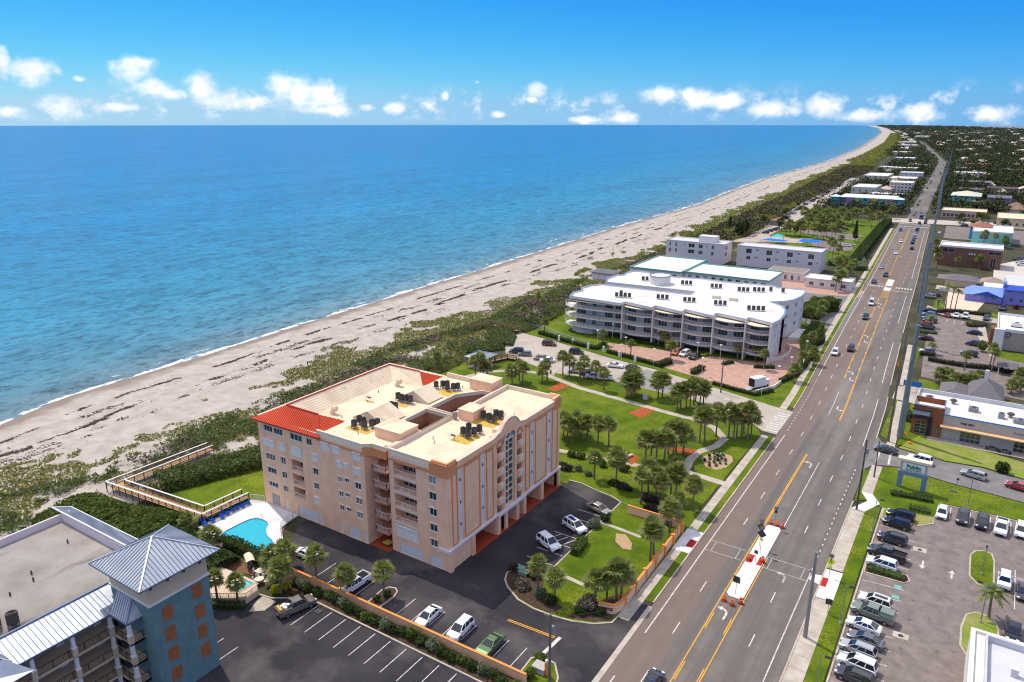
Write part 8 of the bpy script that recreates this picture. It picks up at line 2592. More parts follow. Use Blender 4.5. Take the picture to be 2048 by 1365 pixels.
def sign(x, y, h, label, shape, m, w=.75, ang=0, extra=(), solar=False, base=None, z=0):
 t = thing('road_sign', label, 'sign', (x, y, z), None, True)
 t.rotation_euler = (0,0, rad(ang))
 o = MB().tube((0,0,0),(0,0, h),.045,.045,6).build('post', M_steel); o.parent = t
 q = MB()
 if shape == 'diamond':
  pts = [(0,-w * .7),(w * .7,0),(0, w * .7),(-w * .7,0)]
 else:
  pts = [(-w / 2,-w / 2),(w / 2,-w / 2),(w / 2, w / 2),(-w / 2, w / 2)]
 zc = h - w * .55
 q.add([(u, yy, zc + v) for yy in (-.08,-.05) for u, v in pts],[[0,1,2,3],[7,6,5,4],[0,4,5,1],[1,5,6,2],[2,6,7,3],[3,7,4,0]])
 o = q.build('sign_plate', m); o.parent = t
 for (dz, ww, hh, mm) in extra:
  o = MB().box(-ww / 2, ww / 2,-.08,-.05, zc + dz - hh / 2, zc + dz + hh / 2).build('lower_plate', mm); o.parent = t
 if solar:
  q = MB(); q.poly([(-.35,-.3, h + .25),(.35,-.3, h + .25),(.35,.3, h + .6),(-.35,.3, h + .6)]); q.tube((0,0, h),(0,0, h + .42),.04,.04,6); o = q.build('solar_panel', M_signback); o.parent = t
  o = MB().box(-.12,.12,.0,.2, h - .1, h + .2).build('battery_box', M_steel); o.parent = t
 return t
p = sign(-12.5,112.6,3.4, 'lime yellow pedestrian diamond with solar beacon at the new crossing', 'diamond', M_lime, 1.0,0,((-1.0,.7,.4, M_lime),), True)
q = MB()                                                           # walking figure
for a, b, r in (((.0,-.1,.32),(.02,-.1,.08),.07),((.02,-.1,.1),(.16,-.1,-.22),.05),((.02,-.1,.1),(-.14,-.1,-.2),.05),((.0,-.1,.28),(.18,-.1,.1),.035),((.0,-.1,.28),(-.16,-.1,.12),.035)):
 q.bar((a[0], a[1], a[2] + 2.85),(b[0], b[1], b[2] + 2.85), r * 1.6,.02)
q.tube((0,-.11,3.28),(0,-.09,3.28),.09,.09,8)
o = q.build('walking_figure', M_black); o.parent = p
sign(-36.9,109.8,3.2, 'small lime sign post beside the red tactile pad by the garden wall', 'diamond', M_lime, .6,180,(), True)
sign(-10.9,102.8,2.6, 'dark-backed square sign on the grocery verge', 'square', M_signback, .95,8)
sign(-23.7,99.8,3.2, 'dark-backed square sign at the near end of the traffic island', 'square', M_signback, 1.1,-6, z=.17)
sign(-23.6,113.4,4.2, 'diamond sign with solar beacon at the middle of the traffic island', 'diamond', M_signback, 1.15,-8,((-1.1,.6,.35, M_lime),), True, z=.17)
sign(-24.2,115.2,4.4, 'second diamond sign with beacon on the traffic island', 'diamond', mat('brown_back', lin((110,100,88)),.6),1.1,-2,(), True, z=.17)
sign(-23.3,109.2,2.8, 'short dark sign beside the red pads on the traffic island', 'square', M_signback, .6,-10,(), False, z=.17)
sign(-23.6,122.9,3.4, 'beacon post at the far end of the traffic island', 'square', M_signback, .5,0,(), True, z=.17)
sign(-15.2,231,2.8, 'orange road works diamond on the kerb', 'diamond', M_sorange, 1.3,0)
sign(-43.0,372,2.8, 'yellow crossing diamond by the far zebra', 'diamond', M_lime, 1.1,0)
sign(-24.0,355,2.6, 'yellow sign on the far island', 'diamond', M_lime, .9,0)
sign(3.0,158.0,2.2, 'small dark sign on the side street lawn', 'square', M_signback, .45,0)
t = thing('bus_stop_sign', 'wide blue street sign beyond the steel pole', 'sign', (-10.2,214.0,0), None, True)
for u in (-1.2,1.2):
 o = MB().tube((u, 0,0),(u, 0,2.6),.06,.06,6).build('post', M_steel); o.parent = t
o = MB().box(-2.2,2.2,-.08,.08,1.5,3.0).build('sign_board', mat('blue_sign', lin((44,110,176)),.6)); o.parent = t
q = MB(); q.tube((0,0,.08),(0,0,.95),.30,.23,14); q.tube((0,0,.95),(0,0,1.02),.16,.12,10); BA = q.mesh('drum', mat('barrel_orange', lin((232,92,28)),.55))
q = MB(); q.tube((0,0,0),(0,0,.1),.42,.40,14); BB_ = q.mesh('rubber_base', mat('red_rubber', lin((120,44,40)),.8))
q = MB(); q.tube((0,0,.34),(0,0,.46),.279,.268,14, False); q.tube((0,0,.62),(0,0,.74),.259,.248,14, False); BC = q.mesh('reflective_bands', M_frame)
for (x, y, z, lb) in ((-24.5,123.9,.03, 'left barrel at the far end of the traffic island'),(-23.4,123.9,.03, 'middle barrel at the far end of the traffic island'),(-22.4,123.7,.03, 'right barrel at the far end of the traffic island'),(-24.6,110.3,.19, 'barrel on the left red pad of the traffic island'),(-22.5,110.8,.19, 'barrel on the right red pad of the traffic island'),
      (-24.7,97.4,.03, 'left barrel at the near end of the traffic island'),(-23.4,97.0,.03, 'middle barrel at the near end of the traffic island'),(-22.4,98.1,.03, 'right barrel at the near end of the traffic island')):
 t = thing('traffic_barrel', 'orange and white ' + lb, 'traffic barrel', (x, y, z), 'traffic barrels', True)
 for nm, me in (('drum', BA),('rubber_base', BB_),('reflective_bands', BC)):
  inst(nm, me, t)
b = thing('store_sign', 'tall stone-coloured store sign on blue-grey legs with green lettering', 'sign', (-4.6,152.6,0))
for x in (-7.2,-3.0):
 MB().box(x, x + .9,152.2,153.0,0,3.4).build('leg', mat('slate_blue', lin((110,140,160)),.8), b)
MB().box(-7.3,-2.0,152.1,153.1,2.9,3.6).build('beam', MATS['slate_blue'], b)
MB().box(-7.0,-2.3,152.2,153.0,3.6,5.9).build('cabinet', M_stone, b)
MB().box(-6.6,-2.7,152.08,152.197,4.0,5.6).build('sign_face', mat('pale_sign', lin((224,236,230)),.6), b)
MB().box(-7.6,-1.7,151.8,153.4,5.9,6.4).build('cap', M_canopy, b)
M_pgreen = mat('store_green', lin((30,120,70)),.6)
text('Publix', 1.05, M_pgreen, b, (-4.65,152.05,4.55), FACE_S, bold=.03)
text('FOOD & PHARMACY', .30, M_pgreen, b, (-4.65,152.05,4.15), FACE_S)
b = thing('garden_wall', 'peach boundary wall with terracotta coping around the front garden', 'wall', (-37,100,0))
WALL = [(-39.6,84.6),(-37.4,85.3),(-36.95,86.6),(-37.0,98),(-37.2,113.3),(-47.9,113.4)]
MB().strip(WALL, .3,0,1.55).build('wall', M_peach, b)
MB().strip(WALL, .42,1.55,1.72).build('coping', mat('bright_terracotta', lin((232,150,80)),.8), b)
for y in (88,92,96,100,104,108,112):
 MB().box(-37.4,-36.7, y - .25, y + .25,0,1.95).build('pier', MATS['bright_terracotta'], b)
d = Vector((2.2,.7,0)).normalized()
RT = Matrix(((d.x, 0, d.y),(d.y, 0,-d.x),(0,1,0)))
text('TOPAZ', .62, M_letter, b, (-38.5 + .07,84.95 - .22,.75), RT, bold=.012)
b = thing('lot_wall', 'long peach wall with terracotta coping between the two car parks', 'wall', (-64,66.2,0))
MB().strip([(-87,65.9),(-76,66.1),(-41,66.5)],.25,0,1.3).build('wall', M_peach, b)
MB().strip([(-87,65.9),(-76,66.1),(-41,66.5)],.36,1.3,1.44).build('coping', MATS['bright_terracotta'], b)
b = thing('court_wall', 'low white wall curving along the brick court and highway', 'wall', (-43,215,0))
MB().strip([(-45.3,189.8),(-42.0,196.4),(-41.4,203.3),(-39.3,210.2),(-39.5,220.2),(-42.5,237.7)],.3,0,.9).build('wall', M_whitewall, b)
b = thing('white_fence', 'white picket fence beside the condominium lawn', 'fence', (*(-125.6,212.5),0))
q = MB(); rail_line(q, [(-132.5,212.8),(-123.2,212.1),(-117.2,208.8),(-102.7,204.8)],0,1.2,2.0,.35,.07); q.build('rails', M_frame, b)
for p in ((-113.6,203.7),(-107.8,202.7),(-101.4,201.1),(-95.8,200.8),(-89.3,198.6),(-83.3,196.9)):
 t = MB().obox(p, .35,.2,0,1.9).build('white_pillar', M_frame)
 tag(t, 'white pillar standing in the hedge between beach lot and condominium', 'pillar', 'white hedge pillars')
M_deck = mat('deck_timber', lin((196,160,112)),.85, var=.25, scale=2)
M_rail = mat('grey_timber', lin((120,98,80)),.85, var=.2, scale=2)
def boardwalk(label, P, w, z, cap=None, step=.34, name='boardwalk'):
 b = thing(name, label, 'boardwalk', (*P[0],0))
 base = None
 nb = 0
 for a, c in zip(P[:-1], P[1:]):
  a, c = Vector(a), Vector(c)
  Ln = (c - a).length
  d = (c - a) / Ln
  ang = math.atan2(d.y, d.x)
  k = int(Ln / step)
  for i in range(k):
   p = a + d * ((i + .5) * Ln / k)
   if nb == 0:
    me = MB().obox((0,0), step * .46, w / 2,0,.06).mesh('plank', M_deck)
   nb += 1
   o = inst('plank', me, None, (p.x, p.y, z + random.uniform(0,.012)), ang); adopt(o, b)
 q = MB(); q.strip(P, w * .8, z - .3, z - .02); q.build('joists', M_rail, b)
 Ls, Rs = [],[]
 n = len(P)
 for i in range(n):
  a, c = Vector(P[max(0, i - 1)]), Vector(P[min(n - 1, i + 1)])
  dd = (c - a).normalized()
  if 0 < i < n - 1:
   d1, d2 = (Vector(P[i]) - a).normalized(),(c - Vector(P[i])).normalized()
   m_ = (Vector((-d1.y, d1.x)) + Vector((-d2.y, d2.x))).normalized()
   m_ /= max(.4, m_.dot(Vector((-d1.y, d1.x))))
  else:
   m_ = Vector((-dd.y, dd.x))
  Ls.append(Vector(P[i]) + m_ * w / 2); Rs.append(Vector(P[i]) - m_ * w / 2)
 for S_ in (Ls, Rs):
  pq = MB(); cq_ = MB(); mq = MB()
  for a, c in zip(S_[:-1], S_[1:]):
   Ln = (c - a).length
   k = max(1, int(Ln / 1.9))
   for i in range(k + 1):
    p = a.lerp(c, i / k)
    pq.box(p.x - .07, p.x + .07, p.y - .07, p.y + .07,-.1, z + 1.05)
   for zz in (.35,.68):
    mq.bar((a.x, a.y, z + zz),(c.x, c.y, z + zz),.06,.1)
   cq_.bar((a.x, a.y, z + 1.1),(c.x, c.y, z + 1.1),.3,.08)
  pq.build('posts', M_rail, b)['kind'] = 'stuff'
  mq.build('midrails', M_rail, b)
  cq_.build('rail_cap', cap or M_frame, b)
 return b
boardwalk('zigzag timber boardwalk with white rail caps leading to the beach', [(-111.2,77.4),(-111.6,68.6),(-136.2,66.2),(-135.4,87.0)],2.2,1.2)
boardwalk('grey timber beach walkover beyond the small car park', [(-130.5,204.1),(-136.5,205.5),(-142.9,206.1),(-144.9,196.0)],1.8,.8, M_rail, .5)
boardwalk('grey timber ramp beside the blue-roofed pavilion', [(-119.8,171.2),(-117.2,177.9),(-113.6,178.2)],1.6,.7, M_rail, .5)
boardwalk('far timber walkover below the white condominium', [(-149.5,233.8),(-145.9,238.0),(-147.3,248.7)],1.6,.9, M_rail, .6)
b = thing('picnic_pavilion', 'open pavilion with pale blue hip roof at the park edge', 'pavilion', (-120,168.5,0))
hip(b, -123.9,-116.7,164.6,172.0,3.4,4.6,16, M_metal, M_seam)
for x in (-123.2,-120.3,-117.4):
 for y in (165.3,171.3):
  MB().box(x - .12, x + .12, y - .12, y + .12,0,3.4).build('post', M_rail, b)
MB().box(-123.4,-117.2,165,171.6,.02,.2).build('floor', M_conc, b)
q = MB(); rail_line(q, [(-123.3,165.2),(-117.3,165.2),(-117.3,171.4)],.2,1.0,1.5,0,.07); q.build('rails', M_rail, b)
DECK = [(-110.4,66.4),(-110.6,78.2),(-107.6,79.2),(-98.6,79.2),(-98.3,76.6),(-97.6,74.2),(-95.4,72.6),(-92.6,71.6),(-91.4,69.6),(-92.4,66.4),(-101,65.6)]
POOL = [(-104.6,66.6),(-105.2,68.6),(-105.2,70.6),(-105.1,72.4),(-104.9,73.5),(-104.2,74.3),(-103.0,74.6),(-101.6,74.5),(-100.5,74.0),(-99.8,73.0),(-98.9,72.1),(-97.4,71.3),(-95.8,70.9),(-94.4,70.2),(-93.6,69.0),(-93.4,67.6),(-94.4,66.8),(-97,66.7),(-101,66.5)]
M_terr = mat('pool_terrace', lin((226,226,226)),.8, col2=lin((212,210,206)), scale=.4)
cPx, cPy = -99.8,70.2
def grow(P, k):
 return [(x + (x - cPx) * k / max(1e-6, math.hypot(x - cPx, y - cPy)), y + (y - cPy) * k / max(1e-6, math.hypot(x - cPx, y - cPy))) for x, y in P]
def ray_hit(a, OUT):
 """intersection of a ray from the pool centre with an outline"""
 d = (math.cos(a), math.sin(a)); best = None
 for (p, q_) in zip(OUT, OUT[1:] + OUT[:1]):
  ex, ey = q_[0] - p[0], q_[1] - p[1]
  den = d[0] * ey - d[1] * ex
  if abs(den) < 1e-9:
   continue
  t = ((p[0] - cPx) * ey - (p[1] - cPy) * ex) / den
  u = ((p[0] - cPx) * d[1] - (p[1] - cPy) * d[0]) / den
  if t > 0 and -1e-6 <= u <= 1 + 1e-6 and (best is None or t < best):
   best = t
 return (cPx + d[0] * best, cPy + d[1] * best)
angs = sorted({math.atan2(y - cPy, x - cPx) for x, y in DECK + POOL} | set(np.linspace(-math.pi, math.pi, 48, endpoint=False)))
T = MB()
ri, ro = [ray_hit(a, POOL) for a in angs],[ray_hit(a, DECK) for a in angs]
for i in range(len(angs)):
 j = (i + 1) % len(angs)
 T.quad((*ri[i],.22),(*ro[i],.22),(*ro[j],.22),(*ri[j],.22))
 T.quad((*ro[i],-.2),(*ro[j],-.2),(*ro[j],.22),(*ro[i],.22))
struct(T, 'pool_terrace', M_terr)
b = thing('swimming_pool', 'bright blue free-form swimming pool with curved steps', 'pool', (cPx, cPy, 0))
q = MB(); q.prism(POOL, -1.3,.2, top=False); q.build('pool_wall', mat('pool_tile', lin((50,130,190)),.4), b)
q = MB(); q.strip(POOL + [POOL[0]],.12,.02,.17); q.build('tile_band', MATS['pool_tile'], b)
MB().sheet(grow(POOL, -.02),-1.3).build('pool_floor', mat('pool_plaster', lin((200,244,250)),.6, col2=lin((170,236,246)), scale=.5), b)
m = bpy.data.materials.new('pool_water'); m.use_nodes = True
bs = m.node_tree.nodes['Principled BSDF']; bs.inputs['Base Color'].default_value = lin((70,226,252)); bs.inputs['Roughness'].default_value = .05; bs.inputs['IOR'].default_value = 1.33; bs.inputs['Alpha'].default_value = .62
g_ = m.node_tree.nodes.new('ShaderNodeNewGeometry'); bpn = m.node_tree.nodes.new('ShaderNodeBump'); bpn.inputs['Distance'].default_value = .06
m.node_tree.links.new(tex(m.node_tree, g_, 1.8,4, lo=.2, hi=.8), bpn.inputs['Height']); m.node_tree.links.new(bpn.outputs[0], bs.inputs['Normal'])
MB().sheet(POOL, .08).build('water', m, b)
for k in range(3):
 MB().strip([(-104.4 + .3 * k, 73.1 - .45 * k),(-103.3,73.75 - .5 * k),(-102.0,73.75 - .5 * k),(-100.8,73.2 - .45 * k)],.4,-1.2,-.15 - .28 * k).build('step', MATS['pool_plaster'], b)
q = MB(); q.tube((-103.4,74.9,.2),(-103.4,74.9,1.1),.03,.03,6); q.tube((-103.4,74.9,1.1),(-103.2,74.0,.6),.03,.03,6); q.build('handrail', M_steel, b)
LM = {}
q = MB(); q.box(-.32,.32,-.55,.75,.30,.36)
LM['seat'] = q.mesh('seat', mat('royal_blue_fabric', lin((28,88,190)),.8))
q = MB(); q.poly([(-.32,.75,.36),(.32,.75,.36),(.32,1.25,.95),(-.32,1.25,.95)]); q.poly([(-.32,.78,.33),(-.32,1.28,.92),(.32,1.28,.92),(.32,.78,.33)])
LM['backrest'] = q.mesh('backrest', MATS['royal_blue_fabric'])
q = MB(); q.box(-.03,.03,-.03,.03,0,.3)
LM['leg'] = q.mesh('leg', M_frame)
lp = [(-109.5,67.5),(-109.9,69.1),(-109.5,70.9),(-109.8,72.2),(-110.0,73.6),(-110.1,74.6),(-109.8,75.5),(-109.8,76.7)]
for p, w in ordered(lp):
 t = thing('sun_lounger', 'blue sun lounger, ' + w + ' in the row on the pool terrace', 'sun lounger', (p[0], p[1],.22), 'blue loungers by the pool', True)
 t.rotation_euler = (0,0, rad(70 + pr.uniform(-8,8)))
 t.scale = (1.25,1.25,1.25)
 inst('seat', LM['seat'], t); inst('backrest', LM['backrest'], t)
 for x in (-.27,.27):
  for y in (-.5,.7):
   inst('leg', LM['leg'], t, (x, y, 0))
def fence(label, P, z, h, m):
 b = thing('railing_fence', label, 'fence', (*P[0],0))
 q = MB(); rail_line(q, P, z, h, 1.5,.16,.05); q.build('rails', m, b)
fence('white railing from the boardwalk to the peach block', [(-110.5,78.0),(-107.8,79.1)],.22,1.3, M_frame)
fence('white railing curving down beside the lot below the pool', [(-98.4,76.4),(-97.6,74.3),(-95.3,72.7),(-91.6,70.0)],.1,1.25, M_frame)
fence('white railing by the pool gate at the peach block', [(-98.5,79.0),(-98.4,76.6)],.22,1.25, M_frame)
struct(MB().sheet([(-98.6,79.2),(-98.2,76.2),(-96.2,73.4),(-92,71.0),(-88.6,68.6),(-87.0,66.4),(-91,66.2),(-91.2,69.4),(-92.4,71.4),(-95.3,72.4),(-97.4,74),(-98.2,76.4)],.035), 'gravel_strip', mat('gravel', lin((150,132,112)),.95, var=.4, scale=5))
SPT = [(-97.0,58.4),(-90.8,54.1),(-87.9,55.9),(-85.4,57.4),(-85.6,59.8),(-87.2,60.8),(-90.4,60.8),(-93.8,60.5),(-96.3,60.2)]
struct(MB().prism(SPT, -.02,1.0), 'spa_terrace', mat('beige_terrace', lin((220,196,170)),.85, var=.1, scale=1))
struct(MB().sheet([(-101.3,62.4),(-95.5,65.2),(-89.3,64.3),(-89.1,62.8),(-93.3,61.7),(-97.3,60.9)],.06), 'planting_bed', mat('pine_straw', lin((136,100,72)),.95, var=.3, scale=3))
SQ = [(-89.7,60.2),(-87.2,60.3),(-87.3,57.9),(-89.4,57.8)]
cS = (sum(p[0] for p in SQ) / 4, sum(p[1] for p in SQ) / 4)
b = thing('spa_pool', 'small square turquoise spa pool with stepped bench', 'pool', (*cS, 0))
MB().sheet(SQ, 1.01).build('water', mat('spa_water', lin((60,180,190)),.08, spec=.6), b)
q = MB(); q.strip([(cS[0] + (p[0] - cS[0]) * .62, cS[1] + (p[1] - cS[1]) * .62) for p in SQ + SQ[:1]],.3,1.012,1.018); q.build('bench', mat('spa_step', lin((140,220,214)),.3), b)
q = MB(); q.strip([(cS[0] + (p[0] - cS[0]) * 1.1, cS[1] + (p[1] - cS[1]) * 1.1) for p in SQ + SQ[:1]],.22,1.0,1.08); q.build('coping', MATS['beige_terrace'], b)
b = thing('spa_wall', 'low tan retaining wall with rail around the spa terrace', 'wall', (-88,60,0))
SW = [(-90.6,53.9),(-85.2,57.3),(-85.4,59.7)]
MB().strip(SW, .3,0,1.05).build('wall', M_tan, b)
q = MB(); rail_line(q, SW, 1.05,.7,1.2,.2,.05); q.build('rail', MATS['dark_bronze'], b)
b = thing('spa_wall', 'tan wall with terracotta edge behind the yellow bushes', 'wall', (-85,63,0))
MB().strip([(-85.9,61.5),(-85.8,63.9),(-85.9,64.9)],.25,0,1.1).build('wall', M_tan, b)
struct(MB().sheet([(-84.4,58.6),(-84.6,60.0),(-81.7,60.0),(-81.5,57.7),(-83.2,56.2)],.07), 'footpath', M_conc)
for (x, y, lb) in ((*(-92.7,63.9), 'white ribbed canopy swing beside the spa'),):
 t = thing('canopy_swing', lb, 'swing', (x, y, .1), None, True); t.rotation_euler = (0,0, rad(-28))
 q = MB()
 for k in range(6):
  a, c_ = rad(20 + 140 * k / 6), rad(20 + 140 * (k + 1) / 6)
  q.quad(*[(x_, .75 * math.cos(s_),1.35 + .5 * math.sin(s_)) for x_, s_ in ((-1.3, a),(1.3, a),(1.3, c_),(-1.3, c_))])
 o = q.build('canopy', M_canopy); o.parent = t
 o = MB().box(-1.2,1.2,-.4,.4,.45,.55).build('seat', M_ac); o.parent = t
 q = MB()
 for u in (-1.25,1.25):
  q.bar((u, -.6,0),(u, 0,1.5),.06,.06); q.bar((u, .6,0),(u, 0,1.5),.06,.06)
 o = q.build('frame', M_steel); o.parent = t
for (x, y, w, lb) in ((*(-89.4,63.4),.75, 'white stacked chairs beside the spa swing'),(*(-87.7,61.8),.7, 'round white table by the spa steps')):
 t = thing('patio_set', lb, 'table', (x, y, .1), None, True)
 o = MB().tube((0,0,.68),(0,0,.74), w, w, 16).build('table_top', M_canopy); o.parent = t
 o = MB().tube((0,0,0),(0,0,.68),.06,.06,8).build('pedestal', M_steel); o.parent = t
 for k in range(4):
  a = k * 1.57 + .4
  q = MB(); q.obox((1.1 * w * 1.25 * math.cos(a),1.1 * w * 1.25 * math.sin(a)),.24,.24,.4,.46, a); q.obox((1.35 * w * 1.25 * math.cos(a),1.35 * w * 1.25 * math.sin(a)),.04,.24,.0,.9, a); o = q.build('chair', M_frame); o.parent = t
t = thing('patio_set', 'round stone table with grey chairs under the ribbed eave', 'table', (*(-96.7,62.2),.1), None, True)
o = MB().tube((0,0,.68),(0,0,.76),.8,.8,16).build('table_top', MATS['beige_terrace']); o.parent = t
o = MB().tube((0,0,0),(0,0,.68),.1,.1,8).build('pedestal', M_steel); o.parent = t
for k in range(4):
 a = k * 1.57 + .8
 q = MB(); q.obox((1.2 * math.cos(a),1.2 * math.sin(a)),.25,.25,.4,.46, a); q.obox((1.45 * math.cos(a),1.45 * math.sin(a)),.04,.25,0,.95, a); o = q.build('chair', M_ac); o.parent = t
for (x, y, sx, sy, h, m, lb, nm) in ((*(-54.8,86.9),.75,.5,.8, mat('utility_green', lin((120,150,128)),.6), 'left pale green utility box on the garden tip', 'utility_box'),(*(-53.8,86.4),.75,.5,.7, MATS['utility_green'], 'right pale green utility box on the garden tip', 'utility_box'),
          (*(-40.6,69.4),.9,.7,.9, M_stone, 'grey cabinet beside the globe lamp at the exit', 'utility_box'),(*(-68.2,169.5),.6,.5,1.4, M_greyroof, 'pale stone block on the lawn by the long path', 'stone_marker'),(*(-14.4,110.4),.01,.01,.01, M_conc, '', '')):
 if not lb:
  continue
 b = thing(nm, lb, 'box' if nm == 'utility_box' else 'stone', (x, y, .1))
 MB().box(x - sx, x + sx, y - sy, y + sy, .1, h).build('case', m, b)
 MB().box(x - sx - .04, x + sx + .04, y - sy - .04, y + sy + .04, h, h + .07).build('lid', m, b)
t = thing('globe_lamp', 'short orange post with white globe at the exit drive', 'lamp', (*(-39.5,69.2),.1), None, True)
o = MB().box(-.2,.2,-.2,.2,0,1.9).build('post', MATS['bright_terracotta']); o.parent = t
q = MB()
for j in range(5):
 a0, a1 = -math.pi / 2 + math.pi * j / 5,-math.pi / 2 + math.pi * (j + 1) / 5
 q.tube((0,0,2.15 + .25 * math.sin(a0)),(0,0,2.15 + .25 * math.sin(a1)), max(.01,.25 * math.cos(a0)), max(.01,.25 * math.cos(a1)),10, False)
o = q.build('globe', M_frame); o.parent = t
t = thing('yellow_carts', 'stack of yellow carts in the red-floored entry of the peach block', 'cart', (-78.0,80.6,.1), None, True)
for k in range(2):
 o = MB().box(-.7 + .1 * k, .7 + .1 * k, -.35 + .7 * k, .25 + .7 * k, .5,.62).build('tray', M_pad); o.parent = t
 q = MB()
 for u in (-.5,.5):
  q.tube((u, -.2 + .7 * k, .0),(u, -.2 + .7 * k, .5),.05,.05,6)
 o = q.build('legs', M_black); o.parent = t
for (x, y, lb) in ((*(-57.4,135.4), 'grey slab bench on the near mulch patch'),(*(-60.1,135.9), 'second grey slab bench by the shell path')):
 t = thing('park_bench', lb, 'bench', (x, y, .07), None, True); t.rotation_euler = (0,0, rad(70))
 o = MB().box(-.9,.9,-.25,.25,.4,.48).build('seat', M_greyroof); o.parent = t
 for u in (-.6,.6):
  o = MB().box(u - .08, u + .08,-.2,.2,0,.4).build('leg', M_greyroof); o.parent = t
for (x, y, lb) in ((*(-43.6,136.5), 'small grey bin where the park path meets the sidewalk'),(*(-99.4,173.6), 'dark bin at the top of the long path')):
 t = thing('litter_bin', lb, 'bin', (x, y, .05), None, True)
 o = MB().tube((0,0,0),(0,0,.85),.28,.32,10).build('drum', M_ac); o.parent = t
 o = MB().tube((0,0,.85),(0,0,.98),.34,.2,10).build('lid', M_black); o.parent = t
t = thing('park_sculpture', 'dark green angular sculpture on the round sandy bed', 'sculpture', (-41.0,144.6,.07), None, True)
q = MB(); q.bar((0,0,0),(.3,.4,2.2),.5,.16); q.bar((-.4,-1.6,.3),(.6,1.8,.9),.3,.3); o = q.build('blades', mat('verdigris', lin((60,92,76)),.6)); o.parent = t
for (x, y, lb) in ((-7.0,176.4, 'bright orange bag on the verge beside the steel pole'),(-8.9,181.4, 'orange netting heap behind the steel pole')):
 V = blob_points(90,.9,.6,.3,4)[0]; V[:, 2] = np.abs(V[:, 2])
 o = bpy.data.objects.new('orange_netting', card_mesh('orange_netting', cards(V, .4,.8), mat('netting_orange', lin((246,160,40)),.7))); COL.objects.link(o); o.location = (x, y, .1)
 tag(o, lb, 'netting')
def sail(label, P, m):
 b = thing('shade_sail', label, 'shade sail', (*P[0][:2],0))
 q = MB()
 A, B_, C_, D_ = [Vector(p) for p in P]
 n = 6
 for i in range(n):
  for j in range(n):
   def pt(u, v):
    p = A.lerp(B_, u).lerp(D_.lerp(C_, u), v)
    return p - Vector((0,0,1.1 * 16 * u * (1 - u) * v * (1 - v) * .35))
   q.quad(pt(i / n, j / n), pt((i + 1) / n, j / n), pt((i + 1) / n, (j + 1) / n), pt(i / n, (j + 1) / n))
 q.build('fabric', m, b)
 for p in P:
  MB().tube((p[0], p[1],0),(p[0], p[1], p[2] + .2),.09,.07,7).build('post', M_steel, b)
M_sail = mat('azure_fabric', lin((20,110,220)),.8)
sail('wide blue shade sail left over the playground', [(-109,432,4.2),(-96,434,4.0),(-97,446,3.2),(-108,446,3.4)], M_sail)
sail('long blue shade sail right over the playground', [(-90,440,3.8),(-79,442,3.8),(-79,453,3.8),(-90,453,3.8)], M_sail)
b = thing('play_canopy', 'turquoise peaked canopy over the playground', 'canopy', (-104,452,0)); hip(b, -107.5,-101,449,456,4.0,5.6,0, mat('turquoise_fabric', lin((60,190,210)),.7), None)
for x in (-107,-101.5):
 for y in (449.5,455.5):
  MB().box(x - .1, x + .1, y - .1, y + .1,0,4).build('post', M_steel, b)
b = thing('signal_gantry', 'traffic light span across the far junction', 'traffic light', (rx_(-23.5,604),604,0))
for x in (-36,-11):
 MB().tube((rx_(x, 604),604,0),(rx_(x, 604),604,7.6),.2,.14,8).build('mast', M_concpole, b)
MB().tube((rx_(-36,604),604,7.2),(rx_(-11,604),604,7.2),.08,.08,6).build('span', M_ac, b)
for x in (-30,-27.4,-23.6,-20.4,-17.4):
 MB().box(rx_(x, 604) - .3, rx_(x, 604) + .3,603.8,604.2,6.0,7.1).build('signal_head', M_black, b)
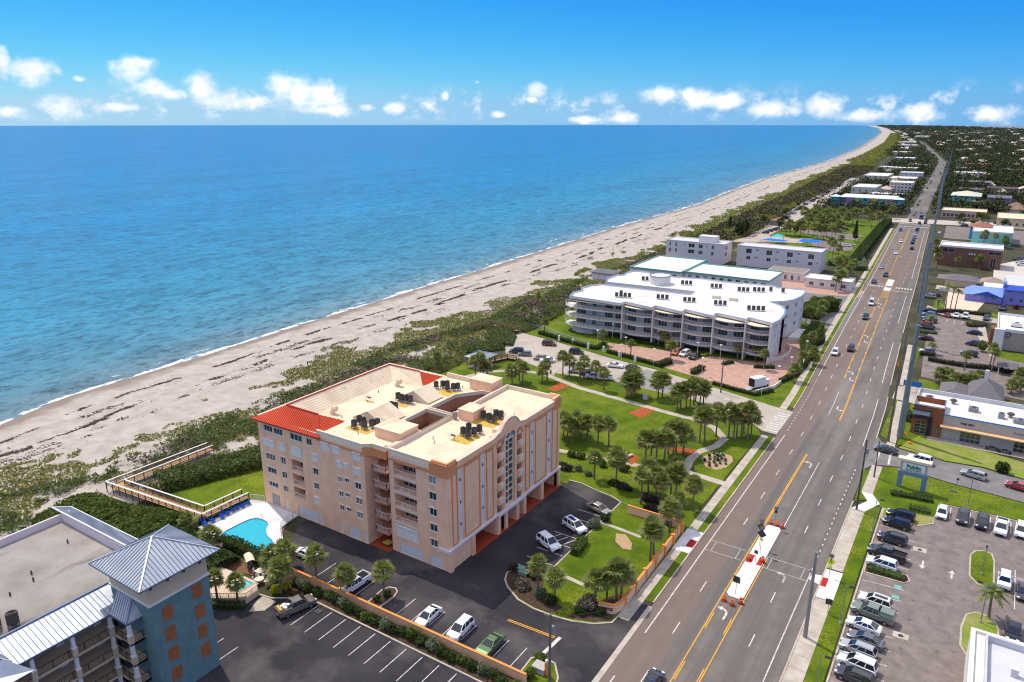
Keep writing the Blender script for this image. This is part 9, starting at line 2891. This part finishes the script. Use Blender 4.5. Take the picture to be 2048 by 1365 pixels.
for (x, y, lb) in ((2.6,155.8, 'square drain grate on the lawn by the store sign'),(-74.6,61.9, 'square drain grate in the lower car park')):
 o = MB().obox((x, y),.55,.45,.02,.12).build('drain_grate', MATS['iron']); tag(o, lb, 'drain')
for (x, y, lb) in ((*(-163.3,139.8), 'dark upright figure walking the beach left of the red roof'),):
 me = bpy.data.meshes.new('person')
 J = [(0,0,.95),(0,0,1.2),(0,0,1.45),(0,0,1.55),(0,0,1.72),(.1,0,.9),(.12,.05,.5),(.12,-.02,.06),(-.1,0,.9),(-.12,-.08,.5),(-.12,-.16,.06),(.2,0,1.42),(.25,.03,1.15),(.24,.1,.92),(-.2,0,1.42),(-.25,-.03,1.15),(-.24,.02,.92)]
 E_ = [(0,1),(1,2),(2,3),(3,4),(0,5),(5,6),(6,7),(0,8),(8,9),(9,10),(2,11),(11,12),(12,13),(2,14),(14,15),(15,16)]
 R_ = [.15,.15,.16,.06,.11,.1,.07,.05,.1,.07,.05,.07,.05,.035,.07,.05,.035]
 me.from_pydata(J, E_, [])
 o = bpy.data.objects.new('person', me); COL.objects.link(o)
 md = o.modifiers.new('skin', 'SKIN')
 for i, v in enumerate(me.skin_vertices[0].data):
  v.radius = (R_[i], R_[i])
  v.use_root = (i == 0)
 o.modifiers.new('sub', 'SUBSURF').levels = 1
 me.materials.append(mat('dark_clothes', (.03,.03,.035),.8))
 o.location = (x, y, 0); tag(o, lb, 'person')
# ---------------------------------------------------------------- thin sea haze: a closed box of air round everything
hz = MB().box(-15400,15400,-15400,15400,-6,74)
ho = hz.build('haze', [])
hm = bpy.data.materials.new('haze')
hm.use_nodes = True
hn = hm.node_tree
hn.nodes.clear()
pv = hn.nodes.new('ShaderNodeVolumePrincipled')
pv.inputs['Color'].default_value = (.62,.80,1.0,1)
pv.inputs['Density'].default_value = 4e-6
om = hn.nodes.new('ShaderNodeOutputMaterial')
hn.links.new(pv.outputs[0], om.inputs['Volume'])
ho.data.materials.append(hm)
ho['kind'] = 'stuff'
S.cycles.volume_bounces = 0
for o in COL.objects:
 if o.name.startswith(('roof_seams', 'vent_pipes')):
  o['kind'] = 'stuff'
